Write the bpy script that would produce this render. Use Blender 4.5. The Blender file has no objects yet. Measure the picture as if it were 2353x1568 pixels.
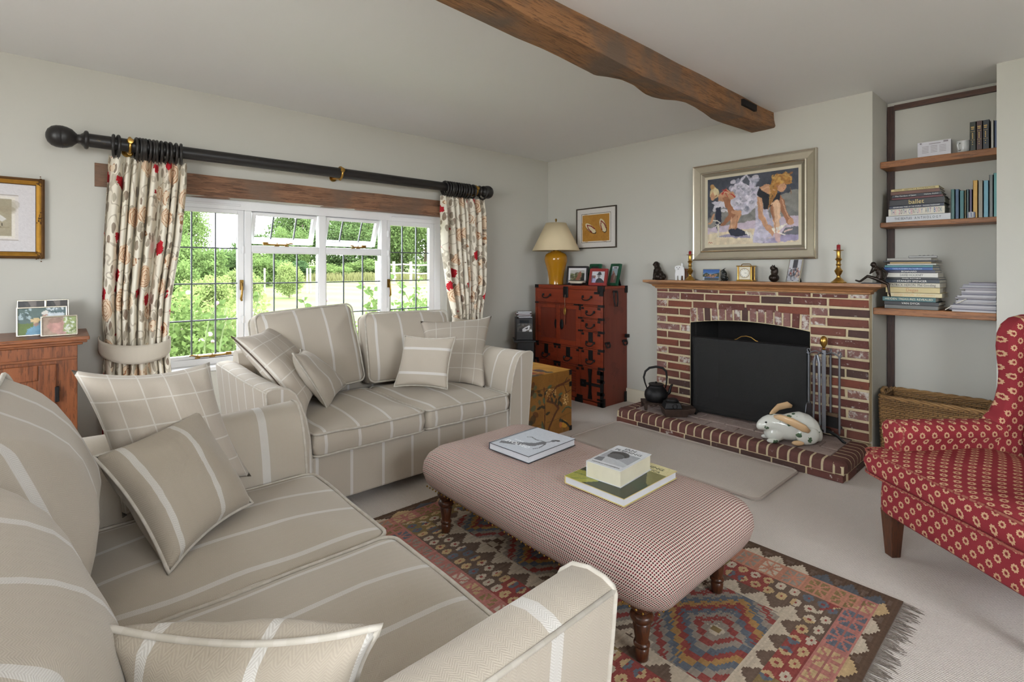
import bpy, bmesh, math, random
import numpy as np
from mathutils import Vector, Matrix, noise as mnoise

# ------------------------------------------------------------------ camera, sky, light, exposure
sc = bpy.context.scene
COL = sc.collection
FPX, CXP, HYP, CAMH = 1160.0, 1176.5, 619.0, 1.30          # focal length, principal column, horizon row (px of 2353x1568), eye height
FW = np.array([0.6665, 0.7455, 0.0]); FW /= np.linalg.norm(FW)
RT = np.array([FW[1], -FW[0], 0.0])
CAM = np.array([-4.173, -4.049, CAMH])
cd = bpy.data.cameras.new('camera'); cam = bpy.data.objects.new('camera', cd); COL.objects.link(cam)
cam.location = CAM
cam.rotation_euler = (math.pi/2, 0, math.atan2(-FW[0], FW[1]))
cd.sensor_width = 36.0; cd.sensor_fit = 'HORIZONTAL'; cd.lens = FPX*36.0/2353.0
cd.shift_y = -(784.0-HYP)/2353.0
cd.clip_start = 0.05; cd.clip_end = 400
sc.camera = cam

wd = bpy.data.worlds.new('sky'); sc.world = wd; wd.use_nodes = True
_bg = wd.node_tree.nodes['Background']
_bg.inputs[0].default_value = (0.90, 0.955, 1.0, 1)
_bg.inputs[1].default_value = 15.0
sd = bpy.data.lights.new('sun', 'SUN'); sd.energy = 8.0; sd.angle = math.radians(6); sd.color = (1.0, 0.95, 0.86)
so = bpy.data.objects.new('sun', sd); COL.objects.link(so)
so.rotation_euler = Vector((-0.60, 0.0, -0.80)).to_track_quat('-Z', 'Y').to_euler()
def portal(loc, size, normal):
    l = bpy.data.lights.new('daylight_portal', 'AREA'); l.shape = 'RECTANGLE'; l.size, l.size_y = size
    l.cycles.is_portal = True
    o = bpy.data.objects.new('daylight_portal', l); COL.objects.link(o); o.location = loc
    o.rotation_euler = Vector(normal).to_track_quat('-Z', 'Z').to_euler()
portal((-2.58, 0.22, 1.24), (2.42, 1.26), (0, -1, 0))          # the garden window in view
portal((-6.5, -3.3, 1.55), (3.0, 1.5), (1, 0, 0))              # unseen side window, added for fill daylight
portal((-3.4, -6.4, 1.8), (1.6, 1.2), (0, 1, 0))               # unseen window behind the camera, added for fill daylight
sc.view_settings.view_transform = 'Standard'
sc.view_settings.look = 'None'
sc.view_settings.gamma = 1.0
sc.view_settings.use_curve_mapping = False
sc.view_settings.exposure = 0.27
sc.cycles.max_bounces = 8; sc.cycles.diffuse_bounces = 5; sc.cycles.glossy_bounces = 3
sc.cycles.transmission_bounces = 4; sc.cycles.transparent_max_bounces = 12
sc.cycles.caustics_reflective = False; sc.cycles.caustics_refractive = False
sc.cycles.sample_clamp_indirect = 6.0

# ------------------------------------------------------------------ pixel -> point (direction from the pixel, distance from the plane it touches)
def ray(x, y): return FW + (x-CXP)/FPX*RT - (y-HYP)/FPX*np.array([0, 0, 1.0])
def onz(x, y, z): d = ray(x, y); return Vector(CAM + d*(z-CAM[2])/d[2])
def onx(x, y, X): d = ray(x, y); return Vector(CAM + d*(X-CAM[0])/d[0])
def ony(x, y, Y): d = ray(x, y); return Vector(CAM + d*(Y-CAM[1])/d[1])

RND = random.Random(7)
PI = math.pi

# ------------------------------------------------------------------ colours and materials
def lin(c):
    c = c/255.0
    return c/12.92 if c <= 0.04045 else ((c+0.055)/1.055)**2.4
def S(r, g, b, a=1.0): return (lin(r), lin(g), lin(b), a)

class NT:
    """small node helper"""
    def __init__(s, name):
        s.m = bpy.data.materials.new(name); s.m.use_nodes = True
        s.t = s.m.node_tree; s.b = s.t.nodes['Principled BSDF']; s.out = s.t.nodes['Material Output']
    def n(s, typ, **kw):
        nd = s.t.nodes.new(typ)
        for k, v in kw.items(): setattr(nd, k, v)
        return nd
    def l(s, a, b): s.t.links.new(a, b)
    def sock(s, v, inp):
        if isinstance(v, (int, float)): inp.default_value = v
        elif isinstance(v, tuple): inp.default_value = v if len(v) != 3 or inp.type == 'VECTOR' else v+(1,)
        else: s.l(v, inp)
    def math(s, op, a, b=0.0, c=None, clamp=False):
        nd = s.n('ShaderNodeMath', operation=op, use_clamp=clamp)
        s.sock(a, nd.inputs[0]); s.sock(b, nd.inputs[1])
        if c is not None: s.sock(c, nd.inputs[2])
        return nd.outputs[0]
    def mix(s, f, a, b, mode='MIX'):
        nd = s.n('ShaderNodeMix', data_type='RGBA', blend_type=mode)
        s.sock(f, nd.inputs[0]); s.sock(a, nd.inputs[6]); s.sock(b, nd.inputs[7])
        return nd.outputs[2]
    def coord(s, kind='Object', scale=(1, 1, 1), rot=(0, 0, 0)):
        tc = s.n('ShaderNodeTexCoord'); mp = s.n('ShaderNodeMapping')
        mp.inputs['Scale'].default_value = scale; mp.inputs['Rotation'].default_value = rot
        s.l(tc.outputs[kind], mp.inputs['Vector']); return mp.outputs[0]
    def noise(s, vec, scale=5, detail=3, rough=0.55, out=0):
        nd = s.n('ShaderNodeTexNoise'); nd.inputs['Scale'].default_value = scale
        nd.inputs['Detail'].default_value = detail; nd.inputs['Roughness'].default_value = rough
        s.l(vec, nd.inputs['Vector']); return nd.outputs[out]
    def vor(s, vec, scale=5, feature='F1', out='Distance', rand=1.0):
        nd = s.n('ShaderNodeTexVoronoi', feature=feature); nd.inputs['Scale'].default_value = scale
        nd.inputs['Randomness'].default_value = rand
        s.l(vec, nd.inputs['Vector']); return nd.outputs[out]
    def ramp(s, f, stops, interp='LINEAR'):
        nd = s.n('ShaderNodeValToRGB'); cr = nd.color_ramp; cr.interpolation = interp
        while len(cr.elements) > 1: cr.elements.remove(cr.elements[-1])
        cr.elements[0].position, cr.elements[0].color = stops[0][0], stops[0][1]
        for p, c in stops[1:]:
            e = cr.elements.new(p); e.color = c
        s.l(f, nd.inputs[0]); return nd.outputs[0]
    def bump(s, h, strength=0.3, dist=0.01):
        nd = s.n('ShaderNodeBump'); nd.inputs['Strength'].default_value = strength; nd.inputs['Distance'].default_value = dist
        s.l(h, nd.inputs['Height']); s.l(nd.outputs[0], s.b.inputs['Normal'])
    def col(s, c): s.sock(c, s.b.inputs['Base Color'])
    def fin(s, rough=0.5, metal=0.0, spec=None):
        s.sock(rough, s.b.inputs['Roughness']); s.b.inputs['Metallic'].default_value = metal
        if spec is not None: s.b.inputs['Specular IOR Level'].default_value = spec
        return s.m

def shade(c, k): return (min(1, c[0]*k), min(1, c[1]*k), min(1, c[2]*k), 1)
def plain(name, c, rough=0.5, metal=0.0, var=0.12, scale=18, bump=0.0, bscale=120, spec=None):
    t = NT(name); v = t.coord('Object')
    n = t.noise(v, scale, 3)
    t.col(t.mix(n, shade(c, 1-var), shade(c, 1+var)))
    if bump: t.bump(t.noise(v, bscale, 3), bump, 0.004)
    return t.fin(rough, metal, spec)
def wood(name, c1, c2, axis='x', scale=1.0, rough=0.45, bump=0.15, dark=None, knots=0.0):
    """grain runs along the given object axis"""
    t = NT(name); sx = {'x': (1.2, 14, 14), 'y': (14, 1.2, 14), 'z': (14, 14, 1.2)}[axis]
    v = t.coord('Object', tuple(q*scale for q in sx))
    n1 = t.noise(v, 1.6, 6, 0.65)
    v2 = t.coord('Object', tuple(q*scale*4 for q in sx)); n2 = t.noise(v2, 2.2, 3, 0.6)
    base = t.ramp(n1, [(0.28, c1), (0.52, c2), (0.75, shade(c2, 1.15))])
    base = t.mix(t.math('MULTIPLY', t.math('LESS_THAN', n2, 0.43), 0.5), base, shade(c1, 0.5))
    if dark is not None:
        vv = t.coord('Object', (2.2, 2.2, 2.2)); n3 = t.noise(vv, 1.4, 4)
        base = t.mix(t.ramp(n3, [(0.42, (0, 0, 0, 1)), (0.62, (1, 1, 1, 1))]), base, dark)
    t.col(base)
    h = t.math('ADD', n1, t.math('MULTIPLY', n2, 0.6))
    t.bump(h, bump, 0.01)
    return t.fin(rough)
def attr_mat(name, rough=0.6, bump=0.0, bscale=200, spec=None):
    t = NT(name); a = t.n('ShaderNodeVertexColor'); a.layer_name = 'Col'
    v = t.coord('Object'); n = t.noise(v, 60, 2)
    t.col(t.mix(0.12, a.outputs[0], t.mix(n, (0, 0, 0, 1), (1, 1, 1, 1)), 'OVERLAY'))
    if bump: t.bump(t.noise(v, bscale, 2), bump, 0.002)
    return t.fin(rough, 0, spec)

# ------------------------------------------------------------------ mesh building
class MB:
    def __init__(s): s.v = []; s.f = []; s.uv = []
    def add(s, vs, fs, uv=None):
        o = len(s.v); s.v += [tuple(p) for p in vs]; s.f += [tuple(i+o for i in q) for q in fs]
        s.uv += list(uv) if uv is not None else [(p[0], p[1]) for p in vs]
        return s
    def box(s, x0, x1, y0, y1, z0, z1):
        return s.add([(x0, y0, z0), (x1, y0, z0), (x1, y1, z0), (x0, y1, z0), (x0, y0, z1), (x1, y0, z1), (x1, y1, z1), (x0, y1, z1)],
                     [(0, 3, 2, 1), (4, 5, 6, 7), (0, 1, 5, 4), (1, 2, 6, 5), (2, 3, 7, 6), (3, 0, 4, 7)])
    def cbox(s, c, d): return s.box(c[0]-d[0]/2, c[0]+d[0]/2, c[1]-d[1]/2, c[1]+d[1]/2, c[2]-d[2]/2, c[2]+d[2]/2)
    def taper(s, c, b, t, z0, z1):
        (bx, by), (tx, ty) = b, t; x, y = c
        return s.add([(x-bx, y-by, z0), (x+bx, y-by, z0), (x+bx, y+by, z0), (x-bx, y+by, z0), (x-tx, y-ty, z1), (x+tx, y-ty, z1), (x+tx, y+ty, z1), (x-tx, y+ty, z1)],
                     [(0, 3, 2, 1), (4, 5, 6, 7), (0, 1, 5, 4), (1, 2, 6, 5), (2, 3, 7, 6), (3, 0, 4, 7)])
    def prism(s, poly, axis, a0, a1):
        """extrude a 2-D outline; axis 'x': outline is (y,z); 'y': (x,z); 'z': (x,y)"""
        n = len(poly)
        mk = {'x': lambda p, a: (a, p[0], p[1]), 'y': lambda p, a: (p[0], a, p[1]), 'z': lambda p, a: (p[0], p[1], a)}[axis]
        vs = [mk(p, a0) for p in poly] + [mk(p, a1) for p in poly]
        fs = [tuple(range(n))[::-1], tuple(range(n, 2*n))] + [(i, (i+1) % n, n+(i+1) % n, n+i) for i in range(n)]
        return s.add(vs, fs)
    def lathe(s, prof, c=(0, 0, 0), seg=24, axis='z', squash=1.0):
        vs = []; fs = []; uv = []
        for k, (r, z) in enumerate(prof):
            for i in range(seg):
                a = 2*PI*i/seg; x, y = r*math.cos(a), r*math.sin(a)*squash
                p = {'z': (x, y, z), 'x': (z, x, y), 'y': (y, z, x)}[axis]
                vs.append((p[0]+c[0], p[1]+c[1], p[2]+c[2])); uv.append((i/seg, z))
        for k in range(len(prof)-1):
            for i in range(seg):
                j = (i+1) % seg
                fs.append((k*seg+i, k*seg+j, (k+1)*seg+j, (k+1)*seg+i))
        fs.append(tuple(range(seg))[::-1]); o = (len(prof)-1)*seg; fs.append(tuple(range(o, o+seg)))
        return s.add(vs, fs, uv)
    def tube(s, pts, r, seg=8, closed=False, flat=1.0):
        P = [Vector(p) for p in pts]; n = len(P); rr = r if isinstance(r, (list, tuple)) else [r]*n
        vs = []; fs = []; uv = []; prevn = None; L = 0
        for i in range(n):
            if closed: d = P[(i+1) % n]-P[i-1]
            else: d = P[min(i+1, n-1)]-P[max(i-1, 0)]
            if d.length < 1e-9: d = Vector((0, 0, 1))
            d.normalize()
            if prevn is None:
                up = Vector((0, 0, 1)) if abs(d.z) < 0.9 else Vector((1, 0, 0)); nn = (up-d*up.dot(d)).normalized()
            else:
                nn = prevn-d*prevn.dot(d); nn = nn.normalized() if nn.length > 1e-6 else prevn
            prevn = nn; bb = d.cross(nn)
            if i: L += (P[i]-P[i-1]).length
            for k in range(seg):
                a = 2*PI*k/seg; q = P[i]+nn*(math.cos(a)*rr[i])+bb*(math.sin(a)*rr[i]*flat); vs.append(q); uv.append((L, k/seg))
        m = n if closed else n-1
        for i in range(m):
            for k in range(seg):
                a, b = i*seg+k, i*seg+(k+1) % seg; c, e = ((i+1) % n)*seg+(k+1) % seg, ((i+1) % n)*seg+k
                fs.append((a, b, c, e))
        if not closed: fs += [tuple(range(seg))[::-1], tuple(range((n-1)*seg, n*seg))]
        return s.add(vs, fs, uv)
    def bar(s, a, b, w, h=None):
        """square bar from a to b"""
        a, b = Vector(a), Vector(b); d = (b-a).normalized(); h = h or w
        up = Vector((0, 0, 1)) if abs(d.z) < 0.95 else Vector((0, 1, 0)); sx = d.cross(up).normalized(); sz = sx.cross(d)
        vs = [p+sx*(i*w/2)+sz*(j*h/2) for p in (a, b) for i, j in ((-1, -1), (1, -1), (1, 1), (-1, 1))]
        return s.add(vs, [(0, 1, 2, 3), (7, 6, 5, 4), (0, 4, 5, 1), (1, 5, 6, 2), (2, 6, 7, 3), (3, 7, 4, 0)])
    def ball(s, c, r, seg=14, rings=9, rot=None):
        r = r if isinstance(r, (tuple, list)) else (r, r, r); vs = []; fs = []
        for i in range(rings+1):
            t = PI*i/rings
            for k in range(seg):
                a = 2*PI*k/seg; p = Vector((r[0]*math.sin(t)*math.cos(a), r[1]*math.sin(t)*math.sin(a), r[2]*math.cos(t)))
                if rot: p = rot @ p
                vs.append(p+Vector(c))
        for i in range(rings):
            for k in range(seg):
                fs.append((i*seg+k, (i+1)*seg+k, (i+1)*seg+(k+1) % seg, i*seg+(k+1) % seg))
        return s.add(vs, fs)
    def grid(s, fn, nu, nv, closed_u=False):
        """fn(u,v) in [0,1]^2 -> (point, uv)"""
        vs = []; uv = []; fs = []
        for j in range(nv+1):
            for i in range(nu if closed_u else nu+1):
                p, q = fn(i/nu, j/nv); vs.append(p); uv.append(q)
        w = nu if closed_u else nu+1
        for j in range(nv):
            for i in range(nu):
                fs.append((j*w+i, j*w+(i+1) % w, (j+1)*w+(i+1) % w, (j+1)*w+i))
        return s.add(vs, fs, uv)
    def xf(s, M):
        s.v = [tuple(M @ Vector(p)) for p in s.v]; return s
    def mesh(s, name, mat, smooth=None, weld=True, recalc=True):
        me = bpy.data.meshes.new(name); me.from_pydata(s.v, [], s.f)
        ul = me.uv_layers.new(name='UVMap')
        li = np.empty(len(me.loops), dtype=np.int32); me.loops.foreach_get('vertex_index', li)
        ul.data.foreach_set('uv', np.array(s.uv, dtype=np.float32)[li].ravel())
        if weld or recalc:
            bm = bmesh.new(); bm.from_mesh(me)
            if weld: bmesh.ops.remove_doubles(bm, verts=bm.verts, dist=1e-6)
            if recalc: bmesh.ops.recalc_face_normals(bm, faces=bm.faces)
            bm.to_mesh(me); bm.free()
        if mat is not None: me.materials.append(mat)
        if smooth is not None:
            me.polygons.foreach_set('use_smooth', [True]*len(me.polygons))
            if smooth < 179: me.set_sharp_from_angle(angle=math.radians(smooth))
        me.update(); return me

def link(name, data, parent=None, M=None):
    o = bpy.data.objects.new(name, data); COL.objects.link(o)
    if parent is not None: o.parent = parent
    if M is not None: o.matrix_basis = M
    return o
def obj(name, mb, mat, parent=None, smooth=None, bevel=None, M=None, weld=True, recalc=True, seg=2):
    me = mb if isinstance(mb, bpy.types.Mesh) else mb.mesh(name, mat, smooth, weld, recalc)
    o = link(name, me, parent, M)
    if bevel:
        b = o.modifiers.new('bevel', 'BEVEL'); b.width = bevel; b.segments = seg; b.limit_method = 'ANGLE'; b.angle_limit = math.radians(40)
    return o
def tag(o, label=None, cat=None, group=None, kind=None):
    if label: o['label'] = label
    if cat: o['category'] = cat
    if group: o['group'] = group
    if kind: o['kind'] = kind
    return o
def thing(name, label, cat, loc=(0, 0, 0), rotz=0.0, group=None, M=None):
    o = bpy.data.objects.new(name, None); COL.objects.link(o); o.empty_display_size = 0.05
    if M is not None: o.matrix_basis = M
    else: o.location = loc; o.rotation_euler = (0, 0, rotz)
    return tag(o, label, cat, group)
def struct(name, mb, mat, bevel=None, smooth=None, label=None, recalc=True):
    o = obj(name, mb, mat, None, smooth, bevel, recalc=recalc); o['kind'] = 'structure'
    if label: o['label'] = label
    return o
def copy_tree(o, parent=None):
    c = o.copy(); COL.objects.link(c)
    if parent is not None: c.parent = parent
    for ch in list(o.children): copy_tree(ch, c)
    return c
def T(x, y, z): return Matrix.Translation((x, y, z))
def RZ(a): return Matrix.Rotation(a, 4, 'Z')
def RX(a): return Matrix.Rotation(a, 4, 'X')
def RY(a): return Matrix.Rotation(a, 4, 'Y')
def frame3(origin, ex, ey, ez):
    M = Matrix.Identity(4)
    for i, e in enumerate((ex, ey, ez)):
        e = Vector(e)
        for k in range(3): M[k][i] = e[k]
    for k in range(3): M[k][3] = origin[k]
    return M
def lettering(parent, text, size, M, mat, name='lettering', align='CENTER', width=None, depth=0.0002, shear=0.0):
    c = bpy.data.curves.new(name, 'FONT'); c.body = text; c.size = size; c.extrude = depth; c.align_x = align; c.align_y = 'CENTER'; c.shear = shear
    c.resolution_u = 2; c.materials.append(mat)
    tmp = bpy.data.objects.new('tmp_text', c); COL.objects.link(tmp); dg = bpy.context.evaluated_depsgraph_get()
    me = bpy.data.meshes.new_from_object(tmp.evaluated_get(dg)); bpy.data.objects.remove(tmp); bpy.data.curves.remove(c)
    me.name = name
    if not me.materials: me.materials.append(mat)
    o = bpy.data.objects.new(name, me); COL.objects.link(o); o.parent = parent
    if width and len(me.vertices):
        xs = [v.co.x for v in me.vertices]; w = max(xs)-min(xs)
        if w > 1e-6: M = M @ Matrix.Diagonal((width/w, 1, 1, 1))
    o.matrix_basis = M
    return o

# ------------------------------------------------------------------ flat print: a small painter that fills a colour grid, used for pictures, photographs, covers, the kilim
class Paint:
    def __init__(s, w, h, bg):
        s.w, s.h = w, h; s.a = np.zeros((h, w, 3)); s.a[:] = np.array(S(*bg)[:3])
        s.X, s.Y = np.meshgrid((np.arange(w)+0.5)/w, (np.arange(h)+0.5)/h); s.rs = np.random.RandomState(3)
    def put(s, m, c, op=1.0):
        c = np.array(S(*c)[:3]); s.a[m] = s.a[m]*(1-op)+c*op; return s
    def poly(s, pts, c, op=1.0):
        m = np.zeros(s.X.shape, bool); n = len(pts)
        for i in range(n):
            (x1, y1), (x2, y2) = pts[i], pts[(i+1) % n]
            if y1 == y2: continue
            cond = ((y1 > s.Y) != (y2 > s.Y)) & (s.X < (x2-x1)*(s.Y-y1)/(y2-y1)+x1); m ^= cond
        return s.put(m, c, op)
    def rect(s, x0, y0, x1, y1, c, op=1.0): return s.put((s.X >= x0) & (s.X < x1) & (s.Y >= y0) & (s.Y < y1), c, op)
    def ell(s, cx, cy, rx, ry, c, op=1.0, ang=0.0):
        ca, sa = math.cos(ang), math.sin(ang); dx, dy = s.X-cx, s.Y-cy
        return s.put(((dx*ca+dy*sa)/rx)**2+((-dx*sa+dy*ca)/ry)**2 < 1, c, op)
    def line(s, pts, wd, c, op=1.0):
        asp = s.h/s.w; m = np.zeros(s.X.shape, bool)
        for (x1, y1), (x2, y2) in zip(pts[:-1], pts[1:]):
            dx, dy = x2-x1, (y2-y1)*asp; L = dx*dx+dy*dy+1e-12
            t = np.clip(((s.X-x1)*dx+(s.Y-y1)*asp*dy)/L, 0, 1)
            m |= ((s.X-x1-t*dx)**2+((s.Y-y1)*asp-t*dy)**2) < (wd/2)**2
        return s.put(m, c, op)
    def blotch(s, box, n, r, cols, op=0.8):
        for _ in range(n):
            x = s.rs.uniform(box[0], box[2]); y = s.rs.uniform(box[1], box[3]); q = r*s.rs.uniform(0.4, 1.3)
            s.ell(x, y, q, q*s.rs.uniform(0.5, 1.6), cols[s.rs.randint(len(cols))], op, s.rs.uniform(0, 3))
        return s
    def smear(s, amp=1.6, sc=9):
        """broken, brushed edges: pull each cell from a nearby one"""
        def fld(): 
            g = s.rs.normal(0, 1, (s.h//sc+3, s.w//sc+3)); yy, xx = np.mgrid[0:s.h, 0:s.w]/float(sc); y0, x0 = yy.astype(int), xx.astype(int); fy, fx = yy-y0, xx-x0
            return (g[y0, x0]*(1-fy)*(1-fx)+g[y0+1, x0]*fy*(1-fx)+g[y0, x0+1]*(1-fy)*fx+g[y0+1, x0+1]*fy*fx)
        dy, dx = fld()*amp+s.rs.normal(0, amp*.35, (s.h, s.w)), fld()*amp+s.rs.normal(0, amp*.35, (s.h, s.w)); yy, xx = np.mgrid[0:s.h, 0:s.w]
        s.a = s.a[np.clip((yy+dy).round().astype(int), 0, s.h-1), np.clip((xx+dx).round().astype(int), 0, s.w-1)]*(1+.10*fld()[..., None]); return s
    def grain(s, k=0.06):
        s.a *= 1+s.rs.normal(0, k, s.a.shape[:2])[..., None]; s.a = np.clip(s.a, 0, 1); return s
    def mesh(s, name, w, h, mat, face_crisp=False):
        """flat sheet in the XY plane, x right, y up, centred on the origin, facing +z"""
        nw, nh = s.w, s.h
        if face_crisp:
            xs = np.linspace(-w/2, w/2, nw+1); ys = np.linspace(h/2, -h/2, nh+1)
        else:
            xs = np.linspace(-w/2, w/2, nw); ys = np.linspace(h/2, -h/2, nh)
        gx, gy = np.meshgrid(xs, ys); V = np.stack([gx.ravel(), gy.ravel(), np.zeros(gx.size)], 1)
        cw = len(xs); i, j = np.meshgrid(np.arange(len(xs)-1), np.arange(len(ys)-1)); a = (j*cw+i).ravel()
        Fq = np.stack([a, a+cw, a+cw+1, a+1], 1)
        me = bpy.data.meshes.new(name)
        me.vertices.add(len(V)); me.vertices.foreach_set('co', V.astype(np.float32).ravel())
        me.loops.add(Fq.size); me.loops.foreach_set('vertex_index', Fq.astype(np.int32).ravel())
        me.polygons.add(len(Fq)); me.polygons.foreach_set('loop_start', np.arange(0, Fq.size, 4, dtype=np.int32))
        me.update(calc_edges=True)
        if face_crisp:
            at = me.color_attributes.new('Col', 'FLOAT_COLOR', 'CORNER')
            cols = np.repeat(s.a.reshape(-1, 3), 4, axis=0)
        else:
            at = me.color_attributes.new('Col', 'FLOAT_COLOR', 'POINT'); cols = s.a.reshape(-1, 3)
        at.data.foreach_set('color', np.hstack([cols, np.ones((len(cols), 1))]).astype(np.float32).ravel())
        me.materials.append(mat); return me
# ------------------------------------------------------------------ shell materials
def wall_paint(name, c):
    t = NT(name); v = t.coord('Object'); n = t.noise(v, 1.3, 4); n2 = t.noise(v, 260, 2)
    t.col(t.mix(n, shade(c, 0.975), shade(c, 1.02))); t.bump(n2, 0.06, 0.002); return t.fin(0.75, 0, 0.3)
m_wall = wall_paint('wall_paint', S(198, 196, 188))
m_ceil = wall_paint('ceiling_paint', S(236, 236, 236))
m_reveal = wall_paint('reveal_paint', S(236, 234, 228))
m_white = plain('white_gloss', S(236, 236, 238), 0.3, 0, 0.02, 8)
m_soot = plain('soot', S(26, 24, 23), 0.95, 0, 0.5, 9, 0.4, 40)
def carpet_mat(name, c, k=1.0):
    t = NT(name); v = t.coord('Object'); n = t.noise(v, 190*k, 2); big = t.noise(v, 1.6, 3)
    rows = t.n('ShaderNodeTexWave', wave_type='BANDS', bands_direction='X'); rows.inputs['Scale'].default_value = 34*k; rows.inputs['Distortion'].default_value = 2.5
    rows.inputs['Detail'].default_value = 2; rows.inputs['Detail Scale'].default_value = 6; t.l(v, rows.inputs['Vector'])
    h = t.math('ADD', t.math('MULTIPLY', rows.outputs[1], 0.7), n)
    cc = t.mix(big, shade(c, 0.93), shade(c, 1.06))
    t.col(t.mix(t.math('MULTIPLY', h, 0.5), shade(c, 0.72), cc)); t.bump(h, 0.5, 0.006); return t.fin(0.95, 0, 0.1)
m_carpet = carpet_mat('loop_carpet', S(228, 219, 213))
m_mat = carpet_mat('hearth_mat_pile', S(222, 213, 206), 0.8)
def brick_mat(i, c, white, dark):
    t = NT('brick_%s' % 'abcdefgh'[i]); v = t.coord('Object'); info = t.n('ShaderNodeObjectInfo')
    vv = t.n('ShaderNodeVectorMath', operation='ADD'); t.l(v, vv.inputs[0])
    sc3 = t.n('ShaderNodeVectorMath', operation='SCALE'); t.l(info.outputs['Location'], sc3.inputs[0]); sc3.inputs[3].default_value = 7.3; t.l(sc3.outputs[0], vv.inputs[1])
    v = vv.outputs[0]; n = t.noise(v, 14, 4); w = t.noise(v, 20, 5, 0.7); w2 = t.noise(v, 70, 4, 0.7)
    base = t.mix(n, shade(c, 0.62), shade(c, 1.25))
    base = t.mix(t.math('MULTIPLY', t.math('GREATER_THAN', w2, 0.60), 0.35), base, S(70, 52, 48))
    wm = t.ramp(w, [(0.66-white*0.4, (0, 0, 0, 1)), (0.76-white*0.4, (1, 1, 1, 1))])
    base = t.mix(wm, base, S(200, 192, 184))
    if dark: base = t.mix(dark, base, S(52, 46, 44))
    t.col(base); t.bump(t.math('ADD', w2, n), 0.5, 0.006); return t.fin(0.85)
BR = [brick_mat(0, S(114, 68, 57), 0.02, 0), brick_mat(1, S(102, 59, 52), 0.16, 0), brick_mat(2, S(136, 94, 84), 0.47, 0), brick_mat(3, S(90, 60, 54), 0.06, 0.35), brick_mat(4, S(126, 70, 54), 0.04, 0), brick_mat(5, S(136, 96, 90), 0.33, 0.1)]
m_bull = brick_mat(6, S(100, 62, 56), -0.02, 0)
m_paver = brick_mat(7, S(164, 146, 140), 0.05, 0.0)
def mortar(name, c):
    t = NT(name); v = t.coord('Object'); n = t.noise(v, 60, 4); t.col(t.mix(n, shade(c, 0.8), shade(c, 1.1))); t.bump(t.noise(v, 140, 3), 0.6, 0.004); return t.fin(0.95)
m_mortar = mortar('mortar', S(206, 190, 156))
m_beam = wood('old_oak', S(88, 62, 42), S(152, 108, 70), 'x', 1.0, 0.75, 0.9, S(112, 92, 76))
m_lintel = wood('oak_lintel', S(84, 58, 44), S(148, 108, 82), 'x', 1.0, 0.75, 0.8, S(120, 96, 80))
m_pine = wood('waxed_pine', S(132, 88, 54), S(168, 120, 78), 'y', 1.0, 0.4, 0.12)
m_shelf = wood('shelf_oak', S(104, 64, 34), S(150, 98, 58), 'y', 1.0, 0.5, 0.15)
m_batten = wood('dark_batten', S(38, 22, 16), S(62, 36, 26), 'z', 1.0, 0.5, 0.15)
m_glass = (lambda t: (t.t.nodes.remove(t.b), t))(NT('window_glass'))[1]
def _glass():
    t = m_glass; tr = t.n('ShaderNodeBsdfTransparent'); gl = t.n('ShaderNodeBsdfGlossy'); gl.inputs['Roughness'].default_value = 0.02
    fr = t.n('ShaderNodeFresnel'); fr.inputs[0].default_value = 1.22; mx = t.n('ShaderNodeMixShader')
    t.l(fr.outputs[0], mx.inputs[0]); t.l(tr.outputs[0], mx.inputs[1]); t.l(gl.outputs[0], mx.inputs[2]); t.l(mx.outputs[0], t.out.inputs[0])
    return t.m
m_glass = _glass()
m_lead = plain('lead', S(96, 100, 104), 0.5, 0.6, 0.1)
m_brass = plain('brass', S(190, 150, 78), 0.28, 1.0, 0.15, 30)
m_oldbrass = plain('aged_brass', S(150, 116, 58), 0.4, 1.0, 0.25, 40)
m_iron = plain('black_iron', S(34, 33, 34), 0.5, 0.6, 0.3, 40, 0.25, 120)

# ------------------------------------------------------------------ room shell
H = 2.53; XL, YB = -6.4, -6.3; AD = 0.42; AY0, AY1 = -3.11, -3.73     # alcove depth and sides
struct('floor', MB().box(XL, AD, YB, 0.0, -0.12, 0.0), m_carpet, label='pinkish beige loop pile carpet')
struct('ceiling', MB().box(XL-.3, AD+.3, YB-.3, 0.35, H, H+.15), m_ceil, label='plain white painted ceiling')
WX0, WX1, WZ0, WZ1 = -3.80, -1.395, 0.60, 1.812
w = MB(); w.box(XL, WX0, 0, .3, -.25, H); w.box(WX1, AD+.2, 0, .3, -.25, H); w.box(WX0, WX1, 0, .3, -.25, WZ0); w.box(WX0, WX1, 0, .3, WZ1, H)
struct('wall_window', w, m_wall, label='cream painted wall with the wide garden window')
FY0, FY1, FZ = -1.80, -2.745, 0.90
w = MB(); w.box(0, .55, FY0, 0.0, -.1, H); w.box(0, .55, FY1, FY0, FZ, H); w.box(0, .55, AY0, FY1, -.1, H); w.box(AD, .55, AY1, AY0, -.1, H); w.box(0, .55, YB, AY1, -.1, H)
struct('wall_fireplace', w, m_wall, label='cream painted chimney wall with shelf alcove')
SY0, SY1, SZ0, SZ1 = -4.6, -2.0, .8, 2.3  # side opening out of view, put in to bring fill daylight
w = MB(); w.box(XL-.3, XL, YB, SY0, -.1, H); w.box(XL-.3, XL, SY1, .3, -.1, H); w.box(XL-.3, XL, SY0, SY1, -.1, SZ0); w.box(XL-.3, XL, SY0, SY1, SZ1, H); struct('wall_side', w, m_wall)
w = MB()
for i in range(4): y_ = SY0+i*(SY1-SY0)/3; w.box(XL-.16, XL-.1, max(y_-.035, SY0), min(y_+.035, SY1), SZ0, SZ1)
w.box(XL-.16, XL-.1, SY0, SY1, SZ0, SZ0+.06); w.box(XL-.16, XL-.1, SY0, SY1, SZ1-.06, SZ1); struct('fill_window_side', w, m_white, label='white framed side window, unseen, added for fill daylight')
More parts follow.
